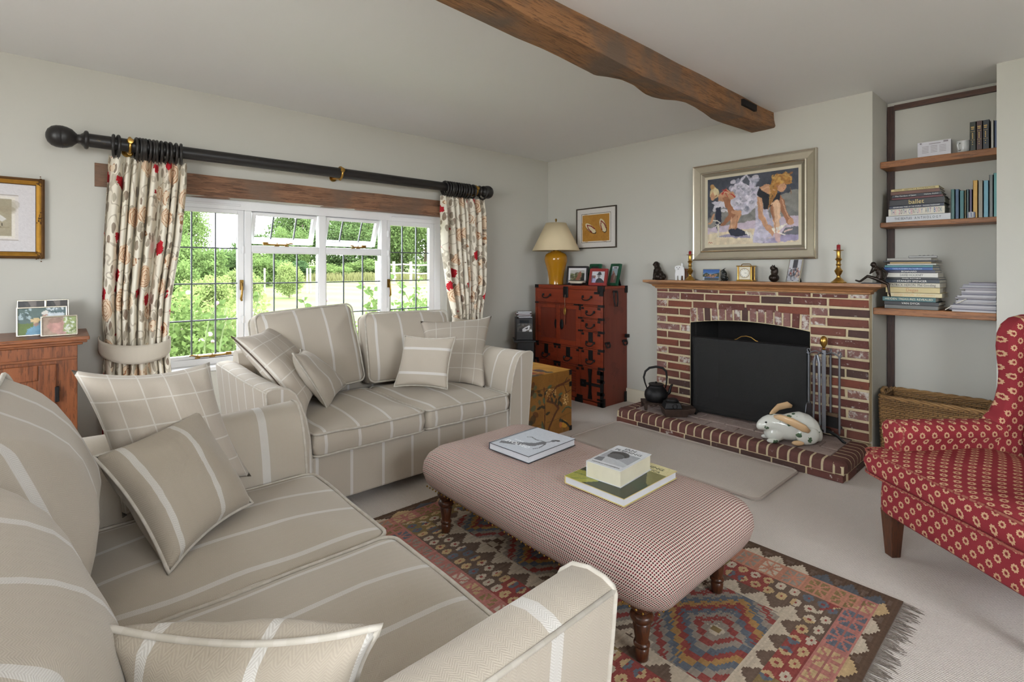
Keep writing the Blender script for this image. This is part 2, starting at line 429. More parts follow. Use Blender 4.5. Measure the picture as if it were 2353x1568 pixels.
BX0, BX1, BZ0, BZ1 = -4.2, -2.6, 1.2, 2.4  # high back opening out of view, added to lift light on the floor
w = MB(); w.box(XL, BX0, YB-.25, YB, -.1, H); w.box(BX1, .5, YB-.25, YB, -.1, H); w.box(BX0, BX1, YB-.25, YB, -.1, BZ0); w.box(BX0, BX1, YB-.25, YB, BZ1, H); struct('wall_back', w, m_wall)
w = MB()
for i in range(3): x_ = BX0+i*(BX1-BX0)/2; w.box(max(x_-.035, BX0), min(x_+.035, BX1), YB-.16, YB-.1, BZ0, BZ1)
w.box(BX0, BX1, YB-.16, YB-.1, BZ0, BZ0+.06); w.box(BX0, BX1, YB-.16, YB-.1, BZ1-.06, BZ1); struct('fill_window_back', w, m_white, label='white framed back window, unseen, added for fill daylight')
bs = lambda a: struct(*a, bevel=.004)
m_skirt = wall_paint('skirting_paint', S(222, 214, 196))
struct('baseboard_fireplace', MB().box(-.018, 0, -1.47, 0, 0, .13), m_skirt, .004)
w = MB(); w.box(-.018, 0, YB, AY1, 0, .13); struct('baseboard_alcove', w, m_skirt, .004)
struct('baseboard_window', MB().box(XL, 0, -.018, 0, 0, .13), m_skirt, .004)
# firebox
fb = MB(); fb.box(.40, .42, FY1, FY0, .1, FZ); fb.box(0.0, .42, FY0-.02, FY0-.0, .1, FZ); fb.box(0.0, .42, FY1, FY1+.02, .1, FZ); fb.box(0, .42, FY1, FY0, FZ-.012, FZ-.002); fb.box(0, .42, FY1, FY0, -.02, .10)
struct('trim_1', fb, m_soot, label='soot blackened inside of the fireplace opening')

# ------------------------------------------------------------------ lintel and ceiling beam
t = MB()
def lint(u, v):
    x = -4.017+u*(2.66); a = 2*PI*v; k = mnoise.noise(Vector((x*3.1, math.cos(a), math.sin(a))))*.006
    zz = 1.885+(.071+k)*(1 if math.sin(a) > .0 else -1); sq = {0: (-.012, 1.814), 1: (-.012, 1.957), 2: (.1, 1.957), 3: (.1, 1.814)}[int(round(v*4)) % 4]
    return (x, sq[0]+k*.4, sq[1]-.004*u+k), (x, v)
t.grid(lint, 40, 4); t.add([lint(0, v/4)[0] for v in range(4)], [(0, 1, 2, 3)]); t.add([lint(1, v/4)[0] for v in range(4)], [(0, 1, 2, 3)])
lo = struct('lintel_beam', t, m_lintel, label='rough reclaimed oak lintel over the garden window'); lo['category'] = 'beam'
bz = lambda x, y: (980+x/2.8012, y/2.8012)
LP = [(-40, -50), (45, 0), (300, 118), (570, 245), (740, 315), (850, 368), (960, 425), (1020, 455), (1080, 487), (1160, 497), (1250, 515), (1330, 550), (1370, 582), (1400, 606), (1450, 627), (1520, 642), (1600, 648), (1660, 660), (1720, 690), (1780, 728), (1830, 765), (1870, 783), (1940, 806), (2010, 828), (2080, 852)]
RP = [(400, -50), (500, 5), (720, 135), (960, 255), (1130, 340), (1300, 430), (1400, 490), (1580, 560), (1850, 690), (2080, 762), (2240, 820)]
Lc = [ony(*bz(*p), -2.29) for p in LP]; Rc = [ony(*bz(*p), -2.475) for p in RP]
lx, lz = [p.x for p in Lc], [p.z for p in Lc]; rx, rz = [p.x for p in Rc], [p.z for p in Rc]
bm_ = MB(); NX = 150
def bsec(x):
    zl = float(np.interp(x, lx, lz)); zr = float(np.interp(x, rx, rz)); q = lambda s: mnoise.noise(Vector((x*2.3, s, 1.7)))
    tl, tr = -2.285+.012*q(3), -2.462+.01*q(9)
    return [(tr, H+.01), (tr-.004+.004*q(2), (H+zr)/2), (-2.475+.006*q(1), zr+.012), (-2.468, zr), (-2.40, zr*.62+zl*.38+.004*q(5)), (-2.33, zr*.25+zl*.75+.006*q(6)), (-2.295, zl), (tl-.002, zl+.012), (tl, H+.01)]
xs = list(np.linspace(-4.4, -.001, NX)); SE = [bsec(x) for x in xs]; ns = 9
bm_.add([(x, p[0], p[1]) for x, s_ in zip(xs, SE) for p in s_], [(i*ns+k, i*ns+(k+1) % ns, (i+1)*ns+(k+1) % ns, (i+1)*ns+k) for i in range(NX-1) for k in range(ns)]+[tuple(range(ns)), tuple(range((NX-1)*ns, NX*ns))])
bo = struct('ceiling_beam', bm_, m_beam, smooth=50, label='old wavy edged oak beam crossing the ceiling'); bo['category'] = 'beam'
mo = obj('mortise', MB().box(-.58, -.36, -2.484, -2.45, 2.462, 2.505), plain('mortise_shade', S(20, 15, 12), .9), bo); mo['label'] = 'mortise slot in the beam, its shade a dark block'  # solid block; the shade inside the slot is put into its dark colour
mo.rotation_euler = (0, 0, 0)

# ------------------------------------------------------------------ window
win = thing('window_1', 'white casement window with leaded panes and open fanlights', None); win['kind'] = 'structure'
YF, YG = .115, .135
fr = MB(); fr.box(WX0, WX1, YF, YF+.07, 1.742, 1.812); fr.box(WX0, WX1, YF, YF+.07, WZ0, .66); fr.box(WX0, -3.69, YF, YF+.07, .66, 1.742); fr.box(-1.462, WX1, YF, YF+.07, .66, 1.742)
obj('outer_frame', fr, m_white, win, bevel=.004)
for x0, x1 in ((-3.145, -3.096), (-2.588, -2.528), (-2.028, -1.968)): obj('mullion', MB().box(x0, x1, YF-.006, YF+.07, .66, 1.742), m_white, win, bevel=.006)
for x0, x1 in ((-3.096, -2.588), (-2.528, -2.028)): obj('transom', MB().box(x0, x1, YF-.004, YF+.07, 1.428, 1.481), m_white, win, bevel=.006)
obj('window_sill', MB().box(WX0, WX1, -.03, YF, WZ0-.01, WZ0+.018), m_white, win, bevel=.005)
def sash(name, x0, x1, z0, z1, gx0, gx1, gz0, gz1, cols, rows, parent, M=None):
    f = MB(); a, b = YF+.002, YF+.045
    f.box(x0, gx0, a, b, z0, z1); f.box(gx1, x1, a, b, z0, z1); f.box(gx0, gx1, a, b, gz1, z1); f.box(gx0, gx1, a, b, z0, gz0)
    s_ = obj(name, f, m_white, parent, bevel=.004)
    X = [gx0]+cols+[gx1]; Z = [gz0]+rows+[gz1]
    for i in range(len(X)-1):
        for j in range(len(Z)-1): obj('pane', MB().box(X[i], X[i+1], YG, YG+.004, Z[j], Z[j+1]), m_glass, s_)
    for x in cols: obj('lead_bar', MB().box(x-.005, x+.005, YG-.004, YG+.008, gz0, gz1), m_lead, s_)
    for z in rows: obj('lead_bar', MB().box(gx0, gx1, YG-.005, YG+.009, z-.005, z+.005), m_lead, s_)
    return s_
R4 = [.932, 1.195, 1.455]
cl = sash('casement_sash', -3.69, -3.147, .66, 1.742, -3.63, -3.189, .687, 1.71, [-3.481, -3.332], R4, win)
cr = sash('casement_sash', -1.966, -1.464, .66, 1.742, -1.935, -1.517, .687, 1.70, [-1.803, -1.656], R4, win)
for (x0, x1, c) in ((-3.087, -2.592, [-2.929, -2.754]), (-2.522, -2.030, [-2.367, -2.194])):
    sash('fixed_light', x0-.008, x1+.006, .66, 1.428, x0, x1, .687, 1.422, c, [.932, 1.192], win)
for (x0, x1, c) in ((-3.092, -2.592, [-2.929, -2.754]), (-2.524, -2.032, [-2.367, -2.194])):
    piv = Vector((0, YF+.02, 1.738)); M = T(*piv) @ RX(math.radians(24)) @ T(*-piv)
    s_ = sash('fanlight_sash', x0+.004, x1-.004, 1.486, 1.738, x0+.034, x1-.034, 1.525, 1.712, c, [], win)
    s_.matrix_basis = M
m_bhandle = m_oldbrass
def handle(px, pz, parent, sgn=1):
    h = MB(); h.box(px-.011, px+.011, YF-.016, YF+.002, pz-.02, pz+.055)
    h.tube([(px, YF-.02, pz+.03), (px, YF-.034, pz+.0), (px-.004*sgn, YF-.036, pz-.05), (px-.008*sgn, YF-.03, pz-.085), (px-.002*sgn, YF-.026, pz-.1)], [.008, .007, .007, .009, .006], 8)
    return obj('espagnolette_handle', h, m_bhandle, parent, smooth=40)
handle(-3.166, 1.165, cl); handle(-1.957, 1.155, cr, -1)
for s_, x in ((cl, -3.155), (cr, -1.962)):
    for z in (1.445, .925, 1.62 if s_ is cr else .75):
        hh = MB(); hh.cbox((x, YF-.004, z), (.026, .012, .05)); hh.lathe([(.007, -.028), (.007, .028)], (x, YF-.01, z), 10); obj('hinge', hh, m_white, s_, smooth=40)
def stay(x0, x1, z, y):
    h = MB(); h.tube([(x0, y-.012, z+.012), (x0+(x1-x0)*.2, y-.014, z+.006), (x0+(x1-x0)*.75, y-.014, z+.006), (x1-(x1-x0)*.06, y-.014, z+.02), (x1, y-.014, z+.016)], [.006, .006, .006, .005, .004], 8)
    h.cbox((x0+(x1-x0)*.05, y-.008, z+.012), (.035, .018, .022)); h.cbox((x0+(x1-x0)*.45, y-.004, z-.002), (.035, .01, .008)); h.cbox((x0+(x1-x0)*.8, y-.004, z-.002), (.03, .01, .008)); h.tube([(x0+(x1-x0)*.45, y-.01, z-.004), (x0+(x1-x0)*.45, y-.01, z+.022)], .003, 6); h.tube([(x0+(x1-x0)*.8, y-.01, z-.004), (x0+(x1-x0)*.8, y-.01, z+.022)], .003, 6)
    return obj('casement_stay', h, m_bhandle, win, smooth=40)
stay(-3.01, -2.80, 1.484, YF); stay(-2.19, -2.32, 1.484, YF); stay(-3.24, -3.50, .672, YF+.002)
for x0, x1 in ((-3.62, -3.17), (-1.93, -1.50)): obj('trickle_vent', MB().box(x0, x1, YF-.014, YF, 1.768, 1.782), m_white, win, bevel=.004)

# ------------------------------------------------------------------ brick fireplace
fp = thing('fireplace', 'brick chimney surround with shallow arch of soldier bricks', 'fireplace', (0, -2.29, 0))
FX = -.072      # mortar face; bricks stand a little proud
L_, R_ = -1.470, -3.108; Z0, Z1 = .115, 1.128
ox = lambda y: y+2.29
arch = lambda y: .838+.040*(1-((y+2.275)/.475)**2) - .004*(y+2.275)
mb = MB()
prof = [(ox(L_), Z0), (ox(FY0), Z0)]+[(ox(y), arch(y)) for y in np.linspace(FY0, FY1, 17)]+[(ox(FY1), Z0), (ox(R_), Z0), (ox(R_), Z1), (ox(L_), Z1)]
mb.prism(prof, 'x', FX, -.0005)
obj('mortar_bed', mb, m_mortar, fp)
sl = MB(); sl.box(FX+.004, -.0006, ox(FY0)-.004, ox(FY0)-.0005, Z0, .84); sl.box(FX+.004, -.0006, ox(FY1)+.0005, ox(FY1)+.004, Z0, .83); obj('sooty_return', sl, m_soot, fp)
BM = {}
def brick_mesh(l, h, d, k):
    key = (round(l, 3), round(h, 3), round(d, 3), k)
    if key not in BM:
        b = MB(); rs = random.Random(hash(key) & 0xffff); j = lambda: rs.uniform(-.0025, .0025)
        ch = .004; x0, x1, z0, z1 = -l/2, l/2, -h/2, h/2
        out = [(-d/2, x0+j(), z0+j()), (-d/2, x1+j(), z0+j()), (-d/2, x1+j(), z1+j()), (-d/2, x0+j(), z1+j())]
        fr_ = [(-d/2, p[1]-math.copysign(ch, p[1]), p[2]-math.copysign(ch, p[2])) for p in out]; md = [(-d/2+ch, p[1], p[2]) for p in out]; bk = [(d/2, p[1], p[2]) for p in out]
        b.add(fr_+md+bk, [(3, 2, 1, 0)]+[(i, (i+1) % 4, 4+(i+1) % 4, 4+i) for i in range(4)]+[(4+i, 4+(i+1) % 4, 8+(i+1) % 4, 8+i) for i in range(4)])
        BM[key] = b.mesh('brick', BR[k])
    return BM[key]
def put_brick(y, z, l, h, k, rot=0.0, d=.02, x=None):
    o = link('brick', brick_mesh(l, h, d, k), fp); o.location = ((FX-d/2+.012 if x is None else x)+RND.uniform(-.0015, .0015), ox(y), z); o.rotation_euler = (rot, 0, 0)
    return o
CH = .0702
def pick(head=False): return RND.choice([2, 2, 5, 0, 5, 3] if head else [0, 0, 1, 1, 3, 4, 5, 0])
nrow = 14
for r in range(nrow+1):
    zc = Z0+CH*(r+.5)
    h = .052
    if r == nrow: zc = Z0+CH*nrow+.013; h = .024
    full = r >= 12
    a = r % 2
    def row(y0, y1, first_header):
        y = y0; hd = first_header; seq = []
        while y-y1 > .03:
            l = (.100 if hd else .218)+RND.uniform(-.008, .008)
            if (y-y1) - l < .05: l = y-y1
            seq.append((y, l, hd)); y -= l+.015; hd = (not hd) if not full else (RND.random() < .12)
        for (yy, l, hd2) in seq: put_brick(yy-l/2, zc, l, h, pick(l < .14))
    if full: row(L_-.001, R_+.001, a == 0)
    else:
        top = zc+h/2
        # piers
        row(L_-.001, FY0+.004, a == 0); row(FY1-.006, R_+.001, a == 1)
# soldier arch
NV = 15; ys = np.linspace(FY0+.0, FY1-.0, NV+1)
for i in range(NV):
    y = (ys[i]+ys[i+1])/2; zb = arch(y)+.006; zt = .952+.038*(1-((y+2.275)/.5)**2); hh = zt-zb
    put_brick(y, (zb+zt)/2, abs(ys[1]-ys[0])-.014, hh, RND.choice([2, 5, 1, 2, 3, 5]), rot=-(y+2.275)*.10)
# thin split bricks between the arch and the first full row
y = FY0
while y > FY1+.05:
    l = RND.choice([.1, .15, .2]); l = min(l, y-FY1); yc = y-l/2; zt = Z0+CH*12-.005; zb = .952+.038*(1-((yc+2.275)/.5)**2)+.012
    if zt-zb > .008: put_brick(yc, (zt+zb)/2, l-.012, max(.012, zt-zb-.004), RND.choice([3, 0, 5]))
    y -= l
# mantel shelf
ms = thing('mantel_shelf', 'moulded waxed pine mantel shelf on the brick fireplace', 'shelf', (0, -2.31, 1.125))
def mant(xo, yo, z0, z1): return (-.075-xo, 2.31+L_+yo, 2.31+R_-yo, z0, z1)
pr = [(0, .0), (.012, .004), (.014, .016), (.030, .022), (.036, .034), (.058, .045), (.088, .054), (.098, .058), (.098, .078)]
b = MB(); n = len(pr)
def ring(o_, z): return [(-.0005, 2.31+L_+o_*.9, z), (-.075-o_, 2.31+L_+o_*.9, z), (-.075-o_, 2.31+R_-o_*.9, z), (-.0005, 2.31+R_-o_*.9, z)]
vs = sum([ring(*p) for p in pr], []); b.add(vs, [(i*4+k, i*4+(k+1) % 4, (i+1)*4+(k+1) % 4, (i+1)*4+k) for i in range(n-1) for k in range(4)]+[(3, 2, 1, 0), tuple((n-1)*4+k for k in range(4))])
obj('moulding', b, m_pine, ms)
MZ = 1.125+.078

# ------------------------------------------------------------------ hearth
he = thing('hearth', 'raised brick hearth edged with bullnose bricks', 'hearth', (0, -2.27, 0))
HX, HL, HR, HZ = -.635, -1.43, -3.112, .115
oy = 2.27
mb = MB(); mb.box(HX+.006, -.001, HR+oy+.006, HL+oy-.006, 0, HZ-.02)
_mp = [(.002, .0), (.002, .084), (.008, .1005), (.0195, .111), (.034, .1150), (.104, .1150), (.104, .0)]
mb.prism([(HX-.004+p[0], p[1]) for p in _mp], 'y', HR+oy+.05, HL+oy-.05); mb.prism([(HR+oy-.004+p[0], p[1]) for p in _mp], 'x', HX+.05, -.08); mb.prism([(HL+oy+.004-p[0], p[1]) for p in _mp], 'x', HX+.05, -.08)
obj('mortar_bed', mb, m_mortar, he, weld=False)
def base_brick(x0, x1, y0, y1):
    o = obj('brick', MB().box(x0, x1, y0, y1, .001, .044), RND.choice([BR[3], BR[3], BR[0], BR[1]]), he, bevel=.003, seg=1); return o
n = 8; step = (HL-HR)/n
for i in range(n): base_brick(HX-.005-RND.uniform(0, .004), HX+.06, HR+oy+i*step+.005, HR+oy+(i+1)*step-.006)
for k in range(3):
    base_brick(HX+.07+k*.165, HX+.07+(k+1)*.165-.01, HR+oy-.008, HR+oy+.05); base_brick(HX+.07+k*.165, HX+.07+(k+1)*.165-.01, HL+oy-.05, HL+oy+.008)
bn = [(0, .050), (0, .085), (.006, .102), (.018, .113), (.034, .117), (.105, .116), (.105, .050)]
wn = .0665
def bull_mesh(wd):
    b = MB(); b.prism([(p[0], p[1]) for p in bn], 'y', -wd/2, wd/2); return b.mesh('bullnose_brick', m_bull, 50)
bmsh = [bull_mesh(.0505+.0015*i) for i in range(3)]
N = int(round((HL-HR-.11)/wn)); wn = (HL-HR-.11)/N
for i in range(N):
    o = link('bullnose_brick', bmsh[i % 3], he); o.location = (HX-.004+RND.uniform(-.002, .002), HR+oy+.055+wn*(i+.5), RND.uniform(-.001, .001))
for side in (0, 1):
    for k in range(8):
        x = HX+.098+.0665*k
        if x > -.10: continue
        o = link('bullnose_brick', bmsh[k % 3], he)
        o.location = (x, (HR+oy-.004) if side == 0 else (HL+oy+.004), 0); o.rotation_euler = (0, 0, PI/2 if side == 0 else -PI/2)
    # rounded corner brick
    c = MB(); cx, cy = (HX+.05, (HR+oy+.046) if side == 0 else (HL+oy-.046))
    c.lathe([(.030, .05), (.052, .052), (.052, .085), (.047, .102), (.036, .113), (.02, .117), (.0, .117)], (cx, cy, 0), 20); obj('bullnose_brick', c, m_bull, he, smooth=45)
PX0, PX1, PY0, PY1 = HX+.108, -.075, HR+oy+.105, HL+oy-.105
mb = MB(); mb.box(PX0-.002, -.001, PY0-.002, PY1+.002, HZ-.03, HZ-.012); obj('paver_bed', mb, plain('joint_grey', S(74, 66, 60), .95), he)
rows = 3; rw = (PX1-PX0)/rows
for r in range(rows):
    y = PY0-(.1 if r % 2 else 0)
    while y < PY1:
        l = .215+RND.uniform(-.012, .012); y0, y1 = max(y, PY0), min(y+l, PY1)
        if y1-y0 > .03: obj('paver_brick', MB().box(PX0+r*rw+.003, PX0+(r+1)*rw-.004, y0+.003, y1-.004, HZ-.02, HZ-.004+RND.uniform(0, .004)), m_paver, he, bevel=.003, seg=1)
        y += l
for r in range(3):
    y = 2.27+FY1
    while y < 2.27+FY0-.03:
        l = min(.215, 2.27+FY0-y); obj('paver_brick', MB().box(max(.001, -.07+r*.15), .07+r*.15, y+.003-2.27, y+l-.003-2.27, HZ-.02, HZ-.002), BR[3], bpy.data.objects['trim_1'], bevel=.003, seg=1); y += l
HT = HZ+.003

# ------------------------------------------------------------------ alcove shelves and battens
SX = .20
def shelf(z0, z1, x0, label):
    o = obj('shelf_board', MB().box(x0, AD-.001, AY1+.001, AY0-.001, z0, z1), m_shelf, None, bevel=.004); return tag(o, label, 'shelf')
S1 = ony(2023, 374, -3.11).z; S2 = ony(2023, 513, -3.11).z; S3 = ony(2008, 707, -3.11).z
shelf(S1-.045, S1, SX, 'dark stained wooden shelf holding the three tall classics'); shelf(S2-.034, S2, SX, 'dark stained wooden shelf under the art book and paperback row')
shelf(S3-.045, S3, .015, 'deep oak shelf under the tall book stack and magazines')
obj('batten', MB().box(AD-.03, AD-.001, AY0-.045, AY0-.005, .0, H-.03), m_batten).update_tag()
tag(bpy.data.objects['batten'], 'dark upright batten in the corner of the shelf alcove', 'batten')
tag(obj('ceiling_batten', MB().box(AD-.03, AD-.001, AY1, AY0-.046, H-.062, H-.026), wood('dark_batten_y', S(52, 30, 22), S(84, 52, 38), 'y', 1, .5, .15)), 'dark wooden batten across the top of the alcove', 'batten')
# ------------------------------------------------------------------ fabrics
def fabric(name, base, stripe, period, width, phase=0.0, herring=0.5, vperiod=None, hp=.022, hq=.0055):
    t = NT(name); uv = t.n('ShaderNodeUVMap'); sp = t.n('ShaderNodeSeparateXYZ'); t.l(uv.outputs[0], sp.inputs[0]); u, v = sp.outputs[0], sp.outputs[1]
    def pulse(x, per, wd, ph): return t.math('LESS_THAN', t.math('ABSOLUTE', t.math('SUBTRACT', t.math('FRACT', t.math('ADD', t.math('DIVIDE', t.math('SUBTRACT', x, ph), per), 0.5+1000)), 0.5)), wd/per/2)
    m = pulse(u, period, width, phase)
    if vperiod: m = t.math('MAXIMUM', m, pulse(v, vperiod, width, phase))
    tri = t.math('MULTIPLY', t.math('ABSOLUTE', t.math('SUBTRACT', t.math('FRACT', t.math('ADD', t.math('DIVIDE', u, hp), 1000)), 0.5)), hp)
    hb = t.math('FRACT', t.math('ADD', t.math('DIVIDE', t.math('ADD', v, tri), hq), 1000))
    hb = t.math('ABSOLUTE', t.math('SUBTRACT', hb, 0.5))
    vv = t.coord('Object'); n = t.noise(vv, 3.0, 3); weave = t.noise(uv.outputs[0], 420, 2)
    c = t.mix(m, base, stripe)
    c = t.mix(t.math('MULTIPLY', hb, herring), c, shade(base, 0.62))
    c = t.mix(t.math('MULTIPLY', weave, 0.35), c, shade(base, 0.75))
    c = t.mix(n, t.mix(0.06, c, (0, 0, 0, 1)), t.mix(0.05, c, (1, 1, 1, 1)))
    t.col(c); t.bump(t.math('ADD', t.math('MULTIPLY', hb, 1.2), weave), 0.25, 0.003)
    m_ = t.fin(0.92, 0, 0.15)
    t.b.inputs['Sheen Weight'].default_value = 0.15
    return m_
LINEN, STRIPE = S(186, 175, 160), S(217, 214, 210)
m_sofa = fabric('striped_linen', LINEN, STRIPE, .1875, .016, .102, 0.35)
m_sofaH = fabric('striped_herringbone', LINEN, STRIPE, .1875, .018, .102, 0.75)
m_arm = fabric('striped_linen_arm', LINEN, STRIPE, .1700, .014, .06, 0.35)
m_armH = fabric('striped_herringbone_arm', LINEN, STRIPE, .30, .030, .16, 0.75)
m_check = fabric('windowpane_check', S(189, 178, 164), S(214, 209, 201), .105, .006, .05, 0.1, .105)
m_small = fabric('small_cushion_stripe', LINEN, STRIPE, .17, .018, .075, 0.25)
m_smallH = fabric('small_cushion_herringbone', S(176, 164, 148), STRIPE, .17, .018, .03, 0.9)
m_pip = fabric('piping_linen', S(192, 184, 171), S(200, 192, 181), .05, .02, 0, 0.2)
m_foot = plain('dark_foot', S(40, 28, 22), 0.5)

# ------------------------------------------------------------------ soft shapes
def rrect(w, d, r, n=6, dense=0):
    r = max(min(r, w/2-1e-4, d/2-1e-4), 1e-4); P = []
    for cx, cy, a0 in ((w/2-r, -d/2+r, -PI/2), (w/2-r, d/2-r, 0), (-w/2+r, d/2-r, PI/2), (-w/2+r, -d/2+r, PI)):
        for i in range(n+1):
            a = a0+PI/2*i/n; P.append((cx+r*math.cos(a), cy+r*math.sin(a)))
    if dense:
        Q = []
        for i, p in enumerate(P):
            q = P[(i+1) % len(P)]; Q.append(p); L = math.hypot(q[0]-p[0], q[1]-p[1]); k = int(L/dense)
            Q += [(p[0]+(q[0]-p[0])*j/(k+1), p[1]+(q[1]-p[1])*j/(k+1)) for j in range(1, k+1)]
        P = Q
    return P
def softbox(w, d, prof, rc, dense=.05, wob=0.0, seed=0, sag=None):
    """rings of a rounded rectangle: prof = [(inset, z), ...] from the underside, round the side, to the middle of the top"""
    base = rrect(w, d, rc, 6, dense); n = len(base); m = MB(); vs = []; uv = []; ztop = max(p[1] for p in prof); sd = seed*7.31
    for (ins, z) in prof:
        kx, ky = max(0.0, 1-2*ins/w), max(0.0, 1-2*ins/d)
        for (x, y) in base:
            X, Y = x*kx, y*ky; q = Vector((X*5+sd, Y*5, z*4)); dx = mnoise.noise(q)*wob; dz = mnoise.noise(q+Vector((9, 3, 1)))*wob
            zz = z+dz+(sag(X, Y) if sag else 0)
            vs.append((X+dx*(1 if ins < .03 else 0), Y+dx*.6*(1 if ins < .03 else 0), zz)); uv.append((X, Y+(z-ztop)*(1 if Y < 0 else -1)*min(1, abs(2*Y/d))))
    fs = [(i*n+k, i*n+(k+1) % n, (i+1)*n+(k+1) % n, (i+1)*n+k) for i in range(len(prof)-1) for k in range(n)]
    fs += [tuple(range(n))[::-1], tuple(range((len(prof)-1)*n, len(prof)*n))]
    return m.add(vs, fs, uv)
def cushion_prof(w, d, h, dome, r=.03):
    mm = min(w, d)/2; P = [(mm*.9, 0), (mm*.5, -.004), (r, 0.0), (.006, .010), (0.002, .022), (-.006, h/2), (.002, h-.022), (.006, h-.010), (.014, h-.002)]
    for q in (.06, .14, .25, .4, .6, .8, .97): P.append((mm*q+.014*(1-q), h-.002+dome*(1-(1-q)**2.2)))
    return P
def piping_ring(w, d, rc, z, r=.0065, wob=0.0, seed=0):
    base = rrect(w+.004, d+.004, rc, 6, .06); sd = seed*7.31
    return MB().tube([(x, y, z+mnoise.noise(Vector((x*5+sd, y*5, z*4))+Vector((9, 3, 1)))*wob) for x, y in base], r, 6, True)
def seat_cushion(name, w, d, h, dome, mat, parent, M, seed, pip=m_pip):
    o = obj(name, softbox(w, d, cushion_prof(w, d, h, dome), .045, .045, .010, seed), mat, parent, smooth=180, M=M)
    obj('piping', piping_ring(w-.006, d-.006, .045, h-.006, .0065, .010, seed), pip, o, smooth=180)
    obj('piping', piping_ring(w-.006, d-.006, .045, .010, .0055, .010, seed), pip, o, smooth=180)
    return o
def pillow4(name, TL, TR, BR, BL, thick, mat, label, cat='cushion', group=None, piping=True, uvs=(.42, .42), n=26, seed=1, pin=.07, zip_edge=False):
    """scatter cushion spanned by its four corners"""
    C4 = [Vector(p) for p in (TL, TR, BR, BL)]; cen = sum(C4, Vector())/4
    nrm = ((C4[1]-C4[3]).cross(C4[0]-C4[2])).normalized()
    root = thing(name, label, cat, tuple(cen), 0, group)
    def pos(s, t, side):
        p = (C4[3]*(1-s)*(1-t)+C4[2]*s*(1-t)+C4[0]*(1-s)*t+C4[1]*s*t)-cen
        a, b = 2*s-1, 2*t-1
        mid = (C4[3]*(1-s)+C4[2]*s)*.5+(C4[0]*(1-s)+C4[1]*s)*.5-cen; midv = (C4[3]*(1-t)+C4[0]*t)*.5+(C4[2]*(1-t)+C4[1]*t)*.5-cen
        p = p+(mid-p)*(pin*2*(1-a*a)*abs(b)**3)+(midv-p)*(pin*2*(1-b*b)*abs(a)**3)
        f = max(0.0, (1-a*a)*(1-b*b))**.42
        w_ = mnoise.noise(Vector((s*4+seed*3.7, t*4, side*.7)))*.16+mnoise.noise(Vector((s*9+seed, t*13, side)))*.06
        return p+nrm*(side*thick/2*f*(1+w_))
    m = MB()
    for side in (1, -1):
        m.grid(lambda a, b: (pos(a, b, side), ((a-.5)*uvs[0], (b-.5)*uvs[1])), n, n)
    obj('cover', m, mat, root, smooth=180)
    if piping:
        E_ = [(i/24, 0) for i in range(24)]+[(1, i/24) for i in range(24)]+[(1-i/24, 1) for i in range(24)]+[(0, 1-i/24) for i in range(24)]
        obj('piping', MB().tube([pos(a, b, 0) for a, b in E_], .0055, 6, True), m_pip, root, smooth=180)
    if zip_edge:
        obj('zip', MB().tube([pos(0, 1-i/20, 0) for i in range(21)], .004, 6), plain('zip_dark', S(70, 52, 40), .5), root, smooth=180)
    return root

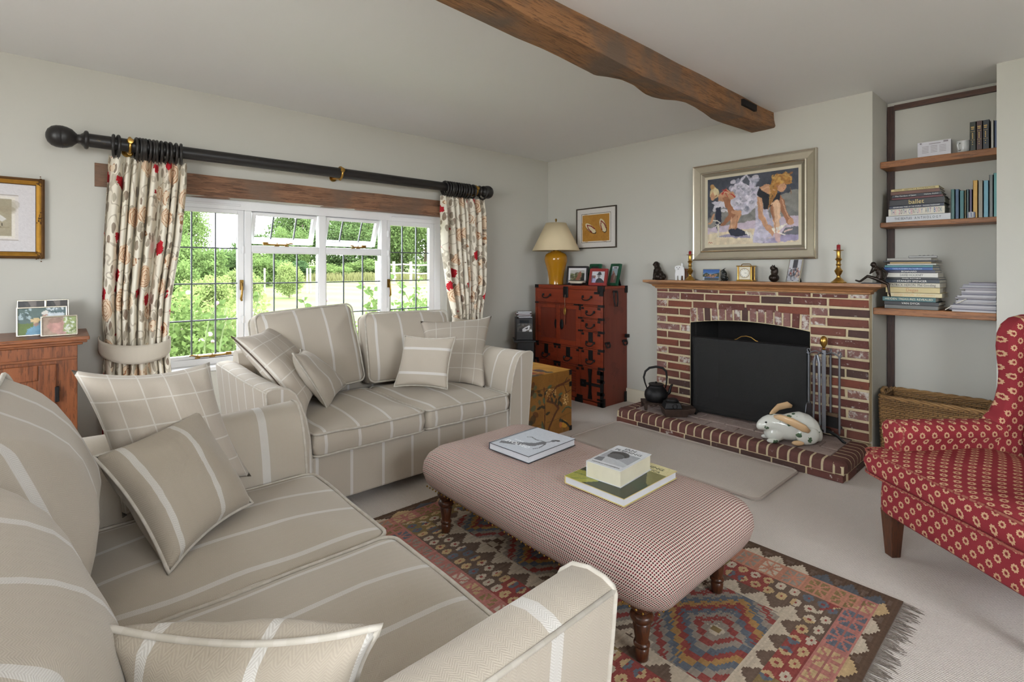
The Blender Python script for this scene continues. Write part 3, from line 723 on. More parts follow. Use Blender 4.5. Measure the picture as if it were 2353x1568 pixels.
# ------------------------------------------------------------------ sofas
AP = [(.675, .07), (.678, .30), (.690, .44), (.708, .54), (.735, .62), (.762, .675), (.795, .703), (.835, .713), (.872, .711), (.893, .703), (.898, .690), (.890, .60), (.872, .42), (.852, .22), (.842, .07)]
def make_sofa(label, origin, rotz, mats, backs, seats, seed, group=None, bthick=.16, bdome=.055):
    ms_, ma_ = mats
    r = thing('sofa', label, 'sofa', origin, rotz, group)
    HWs = .675; DEP = 1.08
    b = MB(); b.box(-HWs-.01, HWs+.01, .012, DEP-.02, .07, .325); b.uv = [(p[0], p[2]) for p in b.v]
    obj('base', b, ms_, r, bevel=.012)
    bk = MB(); bk.prism([(.90, .30), (.915, .72), (.935, .765), (.97, .78), (1.03, .775), (1.055, .75), (DEP, .07), (.92, .07)], 'x', -.80, .80); bk.uv = [(p[0], p[2]) for p in bk.v]
    obj('back_frame', bk, ms_, r, smooth=40)
    L = [0]
    for p, q in zip(AP[:-1], AP[1:]): L.append(L[-1]+math.hypot(q[0]-p[0], q[1]-p[1]))
    n = len(AP)
    for s in (1, -1):
        a = MB(); depth = [0.012, .0, .10, .3, .6, .93, .96, DEP]; sc_ = [.985, 1, 1, 1, 1, 1, .99, .97]
        depth = [0.0, .006, .10, .3, .6, .96, 1.05, DEP]
        vs = []; uv = []
        for d_, k in zip(depth, sc_):
            dip = -.012*math.sin(min(1, d_/.95)*PI)
            for i, (x, z) in enumerate(AP):
                cx, cz = .785, .45
                zz = z+(dip if z > .5 else 0)
                vs.append((s*(cx+(x-cx)*k), d_, cz+(zz-cz)*k if z > .3 else zz)); uv.append((d_, L[i]))
        fs = [(j*n+i, j*n+i+1, (j+1)*n+i+1, (j+1)*n+i) for j in range(len(depth)-1) for i in range(n-1)]
        fs += [(j*n, (j+1)*n, (j+1)*n+n-1, j*n+n-1) for j in range(len(depth)-1)]
        a.add(vs, fs, uv)
        a.add([(s*(.785+(x-.785)*.985), 0, z if z <= .3 else .45+(z-.45)*.985) for x, z in AP], [tuple(range(n))], [(s*x*1.2+.14*s, z) for x, z in AP])
        a.add(vs[-n:], [tuple(range(n))], [(p[0], p[2]) for p in vs[-n:]])
        arm = obj('arm', a, ma_, r, smooth=50, weld=False)
        obj('piping', MB().tube([(s*x, .004, z) for x, z in AP], .006, 6), m_pip, arm, smooth=180)
        obj('piping', MB().tube([(s*.896, .004, .697), (s*.896, .3, .690), (s*.896, .6, .688), (s*.892, 1.04, .693)], .005, 6), m_pip, arm, smooth=180)
    for s in (-1, 1):
        for d_ in (.08, 1.0): obj('foot', MB().taper((s*.76, d_), (.022, .022), (.03, .03), 0, .075), m_foot, r)
    for k, (x0, x1, tw) in enumerate(seats):
        seat_cushion('seat_cushion', x1-x0, .80, .125, .035, ms_, r, T((x0+x1)/2, .385, .325) @ RZ(tw), seed+k)
    for k, (x, w_, hgt, lean, roll, yaw, v0, z0) in enumerate(backs):
        M = T(x, v0, z0) @ RZ(yaw) @ RX(PI/2-lean) @ RZ(roll) @ T(0, hgt/2, 0)
        seat_cushion('back_cushion', w_, hgt, bthick, bdome, ms_, r, M, seed+5+k)
    return r
d2 = math.radians
SZ = .475
sofa_w = make_sofa('two seat sofa in pale striped linen under the garden window', (-2.535, -1.44, 0), 0.0, (m_sofa, m_arm),
    [(-.36, .66, .56, d2(16), d2(3.5), d2(2), .88, .455), (.335, .68, .50, d2(14), d2(-1.0), d2(-5), .83, .455)],
    [(-.672, -.004, 0), (.004, .672, 0)], 1)
sofa_n = make_sofa('matching striped herringbone sofa seen along its seat beside the kilim', (-3.395, -2.575, 0), PI/2, (m_sofaH, m_armH),
    [(.30, .66, .53, d2(18), d2(2), d2(-3), .86, .45), (-.325, .66, .46, d2(20), d2(11), d2(7), .88, .45)],
    [(-.672, -.004, 0), (.004, .672, 0)], 3, bthick=.125, bdome=.115)
# cushions on the window sofa
pillow4('scatter_cushion', (-3.455, -.86, .92), (-3.150, -.47, .95), (-2.86, -.74, .50), onz(703, 968, .47), .16, m_check, 'checked linen cushion with open zip edge slumped on the sofa arm', uvs=(.55, .55), piping=False, seed=2, zip_edge=True, pin=.09)
pillow4('scatter_cushion', onz(672, 812, .835), onz(690, 803, .80), onz(797, 884, .505), onz(753, 942, .465), .13, m_small, 'small striped cushion propped on the zipped checked cushion', uvs=(.40, .40), seed=4, pin=.06)
pillow4('scatter_cushion', onz(966, 738, .905), onz(1130, 726, .905), onz(1114, 892, .452), onz(970, 884, .452), .13, m_check, 'checked linen cushion leaning on the sofa arm by the lacquer chest', uvs=(.52, .52), piping=False, seed=6, pin=.06)
m_small2 = fabric('small_cushion_cross_stripe', LINEN, STRIPE, .17, .018, .085, 0.2)
pc = pillow4('scatter_cushion', onz(930, 771, .835), onz(1047, 775, .835), onz(1028, 895, .500), onz(905, 889, .500), .115, m_small2, 'small cushion with two pale bands before the checked cushion', uvs=(.36, .36), seed=8, pin=.05)
for p_ in pc.children:
    if p_.name.startswith('cover'):
        ul = p_.data.uv_layers[0]
        for q in ul.data: q.uv = (q.uv[1], q.uv[0])
# cushions on the near sofa
pillow4('scatter_cushion', onz(163, 850, .97), onz(482, 832, .95), onz(578, 1095, .50), (-4.02, -1.93, .47), .25, m_check, 'large checked linen cushion at the far arm of the herringbone sofa', uvs=(.56, .56), piping=False, seed=11, pin=.07)
pillow4('scatter_cushion', onz(213, 1050, .745), onz(452, 942, .80), onz(580, 1157, .50), onz(388, 1318, .475), .19, m_smallH, 'small herringbone cushion before the large checked one', uvs=(.38, .38), seed=13, pin=.06)
pillow4('scatter_cushion', (-4.125, -3.07, .76), (-3.815, -3.355, .765), (-3.78, -3.29, .46), (-4.06, -3.00, .46), .15, m_smallH, 'small herringbone cushion between back cushion and arm, seen from above', uvs=(.42, .38), seed=15, pin=.11)

# ------------------------------------------------------------------ footstool
def hounds(name):
    t = NT(name); uv = t.n('ShaderNodeUVMap'); sp = t.n('ShaderNodeSeparateXYZ'); t.l(uv.outputs[0], sp.inputs[0])
    P_ = .0092
    def line(x): return t.math('LESS_THAN', t.math('FRACT', t.math('ADD', t.math('DIVIDE', x, P_), 1000)), 0.40)
    def par(x): return t.math('LESS_THAN', t.math('FRACT', t.math('ADD', t.math('DIVIDE', x, P_*2), 1000)), 0.5)
    m = t.math('MAXIMUM', line(sp.outputs[0]), line(sp.outputs[1]))
    dk = t.mix(par(sp.outputs[0]), S(112, 34, 46), S(62, 30, 34))
    lt = t.mix(t.math('MULTIPLY', line(sp.outputs[0]), t.math('SUBTRACT', 1, line(sp.outputs[1]))), S(206, 193, 183), S(194, 168, 158))
    t.col(t.mix(m, dk, lt)); t.bump(t.noise(uv.outputs[0], 300, 2), .3, .003); return t.fin(.9, 0, .15)
m_hounds = hounds('dogtooth_weave')
m_turned = wood('turned_oak', S(38, 20, 13), S(84, 46, 26), 'z', 1.0, .3, .1)
ot = thing('footstool', 'long upholstered footstool in red and cream dogtooth weave', 'footstool', (-2.478, -2.53, 0))
OW, OD, Z_ = .74, 1.39, .215
pf = [(.30, Z_), (.10, Z_-.002), (.055, Z_), (.030, Z_+.012), (.012, Z_+.04), (.0, Z_+.085), (.004, Z_+.125), (.020, Z_+.160), (.05, Z_+.186), (.09, Z_+.200), (.15, Z_+.210), (.22, Z_+.215), (.30, Z_+.217), (.365, Z_+.217)]
ob = softbox(OW, OD, pf, .10, .05, .004, 2)
_base = rrect(OW, OD, .10, 6, .05); _n = len(_base); _arc = [0.0]      # wrap the weave over the rolled edge by arc length
for (i0, z0), (i1, z1) in zip(pf[::-1][:-1], pf[::-1][1:]): _arc.append(_arc[-1]+math.hypot(i1-i0, z1-z0))
_arc = _arc[::-1]
ob.uv = [(x*(1-2*(.365-_arc[r_])/OW), y*(1-2*(.365-_arc[r_])/OD)) for r_ in range(len(pf)) for (x, y) in _base]
obj('upholstered_top', ob, m_hounds, ot, smooth=180)
lp = [(.017, 0), (.021, .004), (.024, .038), (.020, .043), (.027, .050), (.027, .057), (.021, .062), (.030, .122), (.026, .127), (.037, .137), (.040, .146), (.035, .156), (.025, .161), (.031, .167), (.042, .180), (.043, .192), (.036, .204), (.028, .210), (.034, .216), (.034, .24)]
lm = MB().lathe(lp, (0, 0, 0), 20).mesh('leg', m_turned, 50)
for x, y in ((-.284, .545), (.284, .545), (-.262, -.56), (.262, -.56)):
    o = link('leg', lm, ot); o.location = (x, y, 0.010 if True else 0)
nl = MB()
for x0, y0, x1, y1 in ((-.31, -.66, .31, -.66),):
    for i in range(26): nl.ball((x0+(x1-x0)*i/25, -.655, Z_+.012), .0045, 6, 4)
for i in range(50): nl.ball((-.345, -.62+1.24*i/49, Z_+.012), .0045, 6, 4)
no = obj('nail_trim', nl, m_oldbrass, ot, smooth=180); no['kind'] = 'stuff'

# ------------------------------------------------------------------ kilim
def kilim():
    RW_, RH_ = 1.38, 1.98; w_, h_ = 212, 304
    p = Paint(w_, h_, (92, 74, 62)); X = (p.X-.5)*138; Y = -(p.Y-.5)*198
    a = p.a; rs = np.random.RandomState(5)
    Q = lambda c: np.array(S(*c)[:3])
    BROWN, CREAM, SALM, PINK, RED, GREY, BLUE, OCH, OLV, TAN, SLATE = map(Q, ((108, 91, 80), (190, 176, 158), (180, 128, 108), (172, 116, 108), (142, 74, 70), (146, 136, 126), (100, 106, 116), (166, 130, 84), (134, 114, 80), (186, 160, 122), (90, 94, 100)))
    dx, dy = 69-np.abs(X), 99-np.abs(Y); e = np.minimum(dx, dy/.66); side = dx < dy/.66
    al = np.where(side, Y, X); per = np.where(side, 9.25, 14.0)
    def hsh(i, k): return (np.abs(np.sin(i*12.9898+k*78.233)*43758.5453) % 1)
    pal = np.stack([CREAM, BLUE, GREY, OLV, TAN, SLATE, RED, OCH])
    cell = np.floor(al/per+.5); fa = al/per+.5-np.floor(al/per+.5)
    hc = hsh(cell, 3.0+side*1.7+np.sign(np.where(side, X, Y)))
    # outer brown with stepped triangles
    st = np.floor(fa*10)/10; tri = np.abs(st-.5)*2
    m = (e > 2.5) & (e < 9) & (((e-2.5)/6.5) > tri) ; a[m] = np.where((hc[m] < .62)[:, None], CREAM, np.where((hc[m] < .8)[:, None], SLATE, TAN))
    m2 = (e > 3.5) & (e < 7.5) & (((e-3.5)/4) < (1-np.abs(np.floor(((fa+.5) % 1)*10)/10-.5)*5)); a[m2] = BROWN
    a[(e > 1.6) & (e < 2.2) & (~side)] = RED
    # star band
    m = (e >= 9) & (e < 22); long = np.clip((Y+99)/198, 0, 1)
    a[m] = np.where((hsh(np.floor(cell/3), 8.1) < .55)[..., None], SALM, PINK)[m]
    pp = fa*2-1; qq = (e-15.5)/6.5; sp = (np.abs(pp) < .80) & (np.abs(qq) < .80) & (np.abs(pp) > .10) & (np.abs(qq) > .10) & (np.abs(np.abs(pp)-np.abs(qq)) > .13) & (np.abs(pp)+np.abs(qq) > .35)
    ci = (hc*5).astype(int); mm = m & sp; a[mm] = pal[ci[mm]]
    # flower band
    m = (e >= 22) & (e < 35); blk = np.floor(cell/2); hb = hsh(blk, 5.3)
    a[m] = np.where((hb < .62)[..., None], BROWN, np.where((hb < .82)[..., None], OLV, RED))[m]
    pf_ = per*.55; f2 = al/pf_-np.floor(al/pf_)-.5; row = np.floor((e-22)/6.5); q2 = (e-22)/6.5-row-.5; f2 = ((f2+.5+.5*row) % 1)-.5
    fl = ((np.abs(f2) < .36) & (np.abs(q2) < .15)) | ((np.abs(f2) < .16) & (np.abs(q2) < .42)) | ((np.abs(f2) < .28) & (np.abs(q2) < .28)); ctr = (np.abs(f2) < .09) & (np.abs(q2) < .12)
    h3 = hsh(np.floor(al/pf_)+row*7, 2.2); mm = m & fl; a[mm] = np.where((h3 < .5)[..., None], TAN, np.where((h3 < .75)[..., None], CREAM, BLUE))[mm]; a[m & ctr] = RED
    # pale zigzag
    m = (e >= 35) & (e < 43); zz = np.abs(((al/11) % 1)-.5)*2; zz = np.floor(zz*6)/6; band = (e-35)/8
    a[m] = np.where((band > zz)[..., None], CREAM, BROWN)[m]
    # field of stepped diamonds
    m = e >= 43; c0 = np.floor(Y/38.6)*38.6+19.3; jag = .10*(((X/3.2) % 1)-.5)+.10*(((Y/3.2) % 1)-.5)
    r = np.abs(X)/24+np.abs(Y-c0)/19.3+jag; k = np.floor(r/.145).astype(int)
    seq = np.stack([CREAM, GREY, RED, GREY, BLUE, RED, OCH, BLUE, GREY, RED, GREY, CREAM, BROWN, CREAM, BROWN, RED]); a[m] = seq[np.clip(k, 0, 15)][m]
    mm = m & (np.abs(X) < 1.3) & (np.abs(Y-c0) < 1.6); a[mm] = OLV
    a *= (1+rs.normal(0, .07, a.shape[0])[:, None, None])*(1+rs.normal(0, .05, a.shape[:2])[..., None]); p.a = np.clip(a*.95, 0, 1)
    return p.mesh('weave', RW_, RH_, attr_mat('kilim_wool', .95, .5, 260, .1), True), RW_, RH_
km, RW_, RH_ = kilim()
rg = thing('kilim_rug', 'flat woven kilim rug with star borders and stepped diamonds', 'rug', (-2.42, -2.61, 0))
o = link('weave', km, rg); o.location = (0, 0, .0075)
b = MB(); b.box(-RW_/2, RW_/2, -RH_/2, RH_/2, .0005, .0072); obj('backing', b, plain('kilim_back', S(90, 72, 60), .95), rg)
fg = MB()
for end in (-1, 1):
    x = -RW_/2
    while x < RW_/2:
        L1 = RND.uniform(.03, .07) if end < 0 else RND.uniform(.006, .02); dxx = RND.uniform(-.02, .02); y0 = end*RH_/2
        fg.add([(x, y0, .006), (x+.003, y0, .006), (x+.003+dxx*.6, y0+end*L1*.6, .004), (x+dxx*.6, y0+end*L1*.6, .004), (x+dxx, y0+end*L1, .0012), (x+.003+dxx, y0+end*L1, .0012)], [(0, 1, 2, 3), (3, 2, 5, 4)]); x += .0045
fo = obj('fringe', fg, plain('fringe_wool', S(120, 110, 102), .95), rg, recalc=False); fo['kind'] = 'stuff'
# hearth mat
hm = thing('hearth_mat', 'plain beige bound mat in front of the hearth', 'mat', (-.965, -2.16, 0))
mm_ = softbox(.63, 1.42, [(.2, 0), (.004, .0), (0, .004), (.001, .009), (.006, .012), (.1, .012), (.3, .012)], .05, .1); obj('pile', mm_, m_mat, hm, smooth=50)
obj('binding', MB().tube([(x, y, .011) for x, y in rrect(.622, 1.412, .05, 6)], .007, 6, True), plain('mat_binding', S(176, 164, 156), .9), hm, smooth=180)

# ------------------------------------------------------------------ curtains
def floral(name):
    t = NT(name); uvn = t.n('ShaderNodeUVMap'); uv = uvn.outputs[0]
    wob = t.n('ShaderNodeVectorMath', operation='ADD'); nz = t.n('ShaderNodeTexNoise'); nz.inputs['Scale'].default_value = 9; t.l(uv, nz.inputs['Vector'])
    sc2 = t.n('ShaderNodeVectorMath', operation='SCALE'); t.l(nz.outputs[1], sc2.inputs[0]); sc2.inputs[3].default_value = .05; t.l(uv, wob.inputs[0]); t.l(sc2.outputs[0], wob.inputs[1]); w = wob.outputs[0]
    c = t.mix(t.noise(uv, 3, 2), S(226, 217, 200), S(236, 230, 216))
    # scrolling stems
    n1 = t.noise(w, 8, 1); stem = t.math('LESS_THAN', t.math('ABSOLUTE', t.math('SUBTRACT', n1, .5)), .018); c = t.mix(t.math('MULTIPLY', stem, .55), c, S(160, 146, 126))
    # grey-green and brown leaves
    sh = t.n('ShaderNodeMapping'); sh.inputs['Rotation'].default_value = (0, 0, .7); sh.inputs['Scale'].default_value = (1.8, .9, 1); t.l(w, sh.inputs[0])
    dl = t.vor(sh.outputs[0], 13); cl_ = t.n('ShaderNodeTexVoronoi'); cl_.inputs['Scale'].default_value = 13; t.l(sh.outputs[0], cl_.inputs['Vector']); sx = t.n('ShaderNodeSeparateXYZ'); t.l(cl_.outputs['Color'], sx.inputs[0])
    leaf = t.math('MULTIPLY', t.math('LESS_THAN', dl, .40), t.math('GREATER_THAN', sx.outputs[0], .30)); c = t.mix(t.math('MULTIPLY', leaf, .85), c, t.mix(sx.outputs[1], S(112, 84, 66), S(172, 164, 146)))
    # pale apricot roses with petal lines
    dr = t.vor(w, 7.0); cr_ = t.n('ShaderNodeTexVoronoi'); cr_.inputs['Scale'].default_value = 7.0; t.l(w, cr_.inputs['Vector']); sr = t.n('ShaderNodeSeparateXYZ'); t.l(cr_.outputs['Color'], sr.inputs[0])
    rose = t.math('MULTIPLY', t.math('LESS_THAN', t.math('ADD', dr, t.math('MULTIPLY', t.noise(w, 40, 1), .14)), .56), t.math('GREATER_THAN', sr.outputs[1], .45))
    petal = t.math('GREATER_THAN', t.math('FRACT', t.math('MULTIPLY', t.math('ADD', dr, t.math('MULTIPLY', t.noise(w, 22, 1), .25)), 8)), .78)
    rc = t.mix(sr.outputs[2], S(224, 196, 166), S(236, 222, 200)); rc = t.mix(petal, rc, S(170, 120, 86)); c = t.mix(rose, c, rc)
    # red blossom clusters
    off = t.n('ShaderNodeVectorMath', operation='ADD'); t.l(w, off.inputs[0]); off.inputs[1].default_value = (.37, .61, 0)
    dd = t.vor(off.outputs[0], 6.5); cc_ = t.n('ShaderNodeTexVoronoi'); cc_.inputs['Scale'].default_value = 6.5; t.l(off.outputs[0], cc_.inputs['Vector']); s3 = t.n('ShaderNodeSeparateXYZ'); t.l(cc_.outputs['Color'], s3.inputs[0])
    red = t.math('MULTIPLY', t.math('LESS_THAN', t.math('ADD', dd, t.math('MULTIPLY', t.noise(w, 45, 2), .32)), .42), t.math('GREATER_THAN', s3.outputs[0], .44)); c = t.mix(red, c, t.mix(t.noise(w, 60, 1), S(150, 26, 40), S(206, 52, 60)))
    t.col(c); t.bump(t.noise(uv, 500, 2), .1, .002); m_ = t.fin(.9, 0, .1); return m_
m_floral = floral('floral_linen')
m_tie = fabric('tieback_linen', S(206, 196, 180), S(206, 196, 180), 1, .001, 0, .05)
def curtain(label, topx, keys, folds, fabricw, tie_label, seed):
    """keys: [(z, xl, xr)] from the top down"""
    root = thing('curtain', label, 'curtain', ((keys[0][1]+keys[0][2])/2, -.15, 0.0))
    ox_ = root.location.x
    zs = [k[0] for k in keys][::-1]; xl = [k[1] for k in keys][::-1]; xr = [k[2] for k in keys][::-1]
    rs = random.Random(seed); ph = [rs.uniform(.75, 1.25) for _ in range(folds+2)]; cum = [0]
    for q in ph: cum.append(cum[-1]+q)
    zt, zb = keys[0][0], keys[-1][0]
    def fn(u, v):
        z = zt+(zb-zt)*v; a, b = float(np.interp(z, zs, xl)), float(np.interp(z, zs, xr)); wdt = b-a
        s = u*folds; k = int(min(s, folds-1e-6)); fr_ = s-k
        phase = 2*PI*(s+.24*math.sin(s*1.3+seed)+.1*math.sin(s*2.9)); amp = .040*(.45+.7*ph[k])*(wdt/.42)**.3
        head = max(0.0, min(1.0, (zt-z)/.16)); amp *= .45+.55*head
        if z < 1.05: amp *= .75+.25*min(1, abs(z-.83)/.2)
        x = a+wdt*(u+.018*math.sin(phase*1+1.1)*head); y = .02+amp*math.sin(phase)+.012*mnoise.noise(Vector((u*6, z*3, seed)))
        return (x-ox_, y, z), (u*fabricw, z)
    m = MB(); m.grid(fn, folds*12, 60); obj('drape', m, m_floral, root, smooth=180, recalc=False)
    return root, lambda z: (float(np.interp(z, zs, xl)), float(np.interp(z, zs, xr)))
def tieback(root, a, b, zc, h, sagz, label):
    ox_ = root.location.x; m = MB(); cx, hw = (a+b)/2, (b-a)/2+.012
    def fn(u, v):
        an = PI*(-.08+1.16*u); x = cx-hw*math.cos(an); y = .02-.085*math.sin(an); dip = sagz*math.sin(PI*u)**1.2
        hh = h*(.55+.45*math.sin(PI*u)); z = zc-dip+hh*(.5-v)+.03*(1-u)
        return (x-ox_, y-.008*math.sin(PI*v), z), (u*.5, v*h)
    m.grid(fn, 30, 6); o = obj('tieback', m, m_tie, root, smooth=180, recalc=False); o['label'] = label
    s = o.modifiers.new('thick', 'SOLIDIFY'); s.thickness = .006; s.offset = 1
cL, fL = curtain('floral curtain by the gilt picture, gathered in a beige tieback', None, [(1.995, -3.956, -3.548), (1.85, -3.968, -3.555), (1.5, -3.985, -3.585), (1.1, -3.995, -3.640), (.83, -3.985, -3.658), (.65, -3.990, -3.640), (.012, -3.995, -3.60)], 8, 1.05, '', 3)
tieback(cL, -3.995, -3.652, .835, .115, .075, 'plain beige linen tieback band')
cR, fR = curtain('floral curtain beside the hi-fi, drawn in above the sofa', None, [(1.985, -1.545, -1.055), (1.85, -1.545, -1.045), (1.5, -1.525, -1.035), (1.15, -1.475, -1.04), (.86, -1.405, -1.085), (.65, -1.42, -1.07), (.012, -1.47, -1.05)], 8, 1.05, '', 8)
tieback(cR, -1.41, -1.08, .80, .11, .05, 'plain beige linen tieback band')
m_pole = plain('ebonised_pole', S(36, 33, 32), .42, .0, .35, 26)
def _pole():
    t = NT('ebonised_wood'); v = t.coord('Object', (3, 9, 9)); n = t.noise(v, 5, 4, .7); t.col(t.ramp(n, [(.50, S(33, 31, 31)), (.66, S(40, 36, 32)), (.74, S(104, 84, 46))])); return t.fin(.4)
m_pole = _pole()
PZ, PY = 2.064, -.15
pl = thing('curtain_pole', 'long black curtain pole with acorn finials over the window', 'curtain pole', (-2.57, PY, PZ))
obj('pole', MB().lathe([(.040, -1.48), (.040, 1.44)], (0, 0, 0), 20, 'x'), m_pole, pl, smooth=60)
fn_ = [(.040, 0), (.052, .004), (.055, .012), (.052, .020), (.040, .026), (.028, .040), (.026, .052), (.034, .060), (.050, .075), (.060, .098), (.064, .120), (.062, .122), (.064, .124), (.062, .145), (.054, .165), (.036, .182), (.014, .190), (.0, .191)]
obj('finial', MB().lathe([(r_, -1.478-z) for r_, z in fn_], (0, 0, 0), 24, 'x'), m_pole, pl, smooth=60)
obj('finial', MB().lathe([(r_, 1.438+z*.92) for r_, z in fn_], (0, 0, 0), 24, 'x'), m_pole, pl, smooth=60)
for px in (298, 782, 1091):
    x = ony(px, 400, PY).x+2.57; b = MB(); b.tube([(x, .148, -.02), (x, .08, -.03), (x, .0, -.05)], .010, 8); b.lathe([(.03, .138), (.03, .148)], (x, 0, -.02), 14, 'y')
    b.tube([(x, .046*math.cos(a), .046*math.sin(a)) for a in np.linspace(PI*.15, PI*1.85, 20)], .009, 8); b.lathe([(.0, -.062), (.014, -.060), (.019, -.052), (.016, -.045)], (x, 0, .018), 14, 'y')
    obj('bracket', b, m_brass, pl, smooth=50)
rm = MB(); rm.tube([(0, .062*math.sin(a), .062*math.cos(a)) for a in np.linspace(0, 2*PI, 29)[:-1]], .0085, 10, True); rm.tube([(0, .006*math.sin(a), -.072+.006*math.cos(a)) for a in np.linspace(0, 2*PI, 11)[:-1]], .002, 6, True)
rme = rm.mesh('curtain_ring', m_pole, 180)
ringL = [630, 655, 755, 773, 791, 808, 826, 850, 870, 892, 916, 942, 975, 1003]
for q in ringL:
    o = link('curtain_ring', rme); o.location = (ony(q/2.4117, 340, PY).x, PY, PZ-.0135); o.rotation_euler = (0, 0, RND.uniform(-.12, .12))
    tag(o, 'black wooden curtain ring above the curtain by the gilt picture', 'curtain ring', 'rings carrying the curtain by the gilt picture')
for i, q in enumerate([1947, 1962, 1978, 1993, 2008, 2024, 2040, 2056, 2072, 2089, 2106, 2135, 2205]):
    o = link('curtain_ring', rme); o.location = (ony(360+q/2.94125, 440, PY).x, PY, PZ-.0135); o.rotation_euler = (0, 0, RND.uniform(-.12, .12))
    tag(o, 'black wooden curtain ring above the curtain beside the hi-fi', 'curtain ring', 'rings carrying the curtain beside the hi-fi')

# ------------------------------------------------------------------ wing armchair
def rosette(name):
    t = NT(name); uvn = t.n('ShaderNodeUVMap'); sp = t.n('ShaderNodeSeparateXYZ'); t.l(uvn.outputs[0], sp.inputs[0]); u, v = sp.outputs[0], sp.outputs[1]
    PU, PV = .058, .066
    row = t.math('FLOOR', t.math('DIVIDE', v, PV/2)); sh = t.math('MULTIPLY', t.math('FRACT', t.math('ADD', t.math('MULTIPLY', row, .5), 1000)), PU)
    fu = t.math('SUBTRACT', t.math('FRACT', t.math('ADD', t.math('DIVIDE', t.math('ADD', u, sh), PU), 1000)), .5); fv = t.math('SUBTRACT', t.math('FRACT', t.math('ADD', t.math('DIVIDE', v, PV/2), 1000)), .5)
    fu = t.math('MULTIPLY', fu, PU); fv = t.math('MULTIPLY', fv, PV/2)
    d = t.math('SQRT', t.math('ADD', t.math('MULTIPLY', fu, fu), t.math('MULTIPLY', t.math('MULTIPLY', fv, fv), .8)))
    an = t.math('ARCTAN2', fv, fu); d = t.math('ADD', d, t.math('MULTIPLY', t.math('SINE', t.math('MULTIPLY', an, 9)), .0013))
    n = t.noise(uvn.outputs[0], 260, 2); d = t.math('ADD', d, t.math('MULTIPLY', t.math('SUBTRACT', n, .5), .004))
    ringm = t.math('MULTIPLY', t.math('GREATER_THAN', d, .0058), t.math('LESS_THAN', d, .0125)); core = t.math('LESS_THAN', d, .0030)
    big = t.noise(uvn.outputs[0], 4, 3); c = t.mix(big, S(118, 34, 42), S(146, 56, 62)); c = t.mix(core, c, S(112, 40, 40)); c = t.mix(t.math('MULTIPLY', ringm, .85), c, S(198, 164, 128))
    t.col(c); t.bump(n, .3, .003); return t.fin(.9, 0, .15)
m_ros = rosette('rosette_print')
ac = thing('wing_armchair', 'crimson wing armchair printed with small cream rosettes', 'armchair', (-1.583, -3.709, 0), d2(-128))
def boxuv(m):
    m.uv = [(p[0]+p[1]*.6, p[2]+p[1]*.8) for p in m.v]; return m
rail = softbox(.70, .60, [(.3, .195), (.05, .192), (.012, .196), (.0, .21), (.0, .28), (.004, .34), (.02, .362), (.1, .365)], .06, .06); rail.uv = [(p[0]+(p[1] if abs(p[0]) > .33 else 0), p[2]+(0)) for p in rail.v]
obj('seat_rail', rail, m_ros, ac, smooth=60, M=T(0, .29, 0))
sg = softbox(.76, .62, cushion_prof(.76, .62, .112, .03), .06, .045, .006, 9); so_ = obj('seat_cushion', sg, m_ros, ac, smooth=180, M=T(0, .25, .36))
obj('piping', piping_ring(.754, .614, .06, .107, .005, .006, 9), m_ros, so_, smooth=180); obj('piping', piping_ring(.754, .614, .06, .008, .005, .006, 9), m_ros, so_, smooth=180)
for s in (-1, 1):
    arm = MB(); ap = [(-.035, .40), (-.040, .50), (-.056, .545), (-.058, .58), (-.035, .602), (0, .610), (.038, .603), (.060, .582), (.062, .548), (.045, .52), (.040, .40)]; n = len(ap)
    L = [0]
    for p, q in zip(ap[:-1], ap[1:]): L.append(L[-1]+math.hypot(q[0]-p[0], q[1]-p[1]))
    dv = [.045, .052, .065, .2, .38, .56]; kk = [.80, .95, 1, 1, .98, .95]; vs = []; uv = []
    for d_, k in zip(dv, kk):
        for i, (x, z) in enumerate(ap): vs.append((s*.325+x*k, d_, .52+(z-.52)*k)); uv.append((d_, L[i]))
    arm.add(vs, [(j*n+i, j*n+i+1, (j+1)*n+i+1, (j+1)*n+i) for j in range(len(dv)-1) for i in range(n-1)], uv)
    arm.add(vs[:n], [tuple(range(n))], [(p[0], p[2]) for p in vs[:n]]); arm.add(vs[-n:], [tuple(range(n))], [(p[0], p[2]) for p in vs[-n:]])
    ao = obj('arm', arm, m_ros, ac, smooth=60, weld=False)
    obj('piping', MB().tube([(s*.325+x*.97, .058, .52+(z-.52)*.97) for x, z in ap], .0045, 6), m_ros, ao, smooth=180)
    wing = [(.50, .40), (.525, .605), (.565, .64), (.590, .69), (.606, .75), (.610, .816), (.602, .88), (.596, .94), (.602, 1.0), (.622, 1.045), (.66, 1.074), (.72, 1.088), (.80, 1.085), (.82, 1.0), (.78, .7), (.74, .40)]
    wm = MB(); wm.prism(wing, 'x', s*.325-.045, s*.325+.045); wm.uv = [(p[1]+p[0]*.4, p[2]) for p in wm.v]
    obj('wing', wm, m_ros, ac, bevel=.022, smooth=60, seg=4)
    obj('leg', MB().taper((s*.31, .045), (.021, .021), (.033, .033), 0, .205), m_turned, ac, bevel=.003)
    obj('leg', MB().taper((s*.29, .60), (.02, .02), (.03, .03), 0, .205), m_turned, ac, bevel=.003)
bkp = softbox(.60, .66, [(.25, 0), (.04, .0), (.0, .03), (.0, .09), (.02, .12), (.08, .135), (.2, .145), (.3, .146)], .08, .06); obj('backrest', bkp, m_ros, ac, smooth=180, M=T(0, .74, .43) @ RX(PI/2-d2(11)) @ T(0, .33, 0))
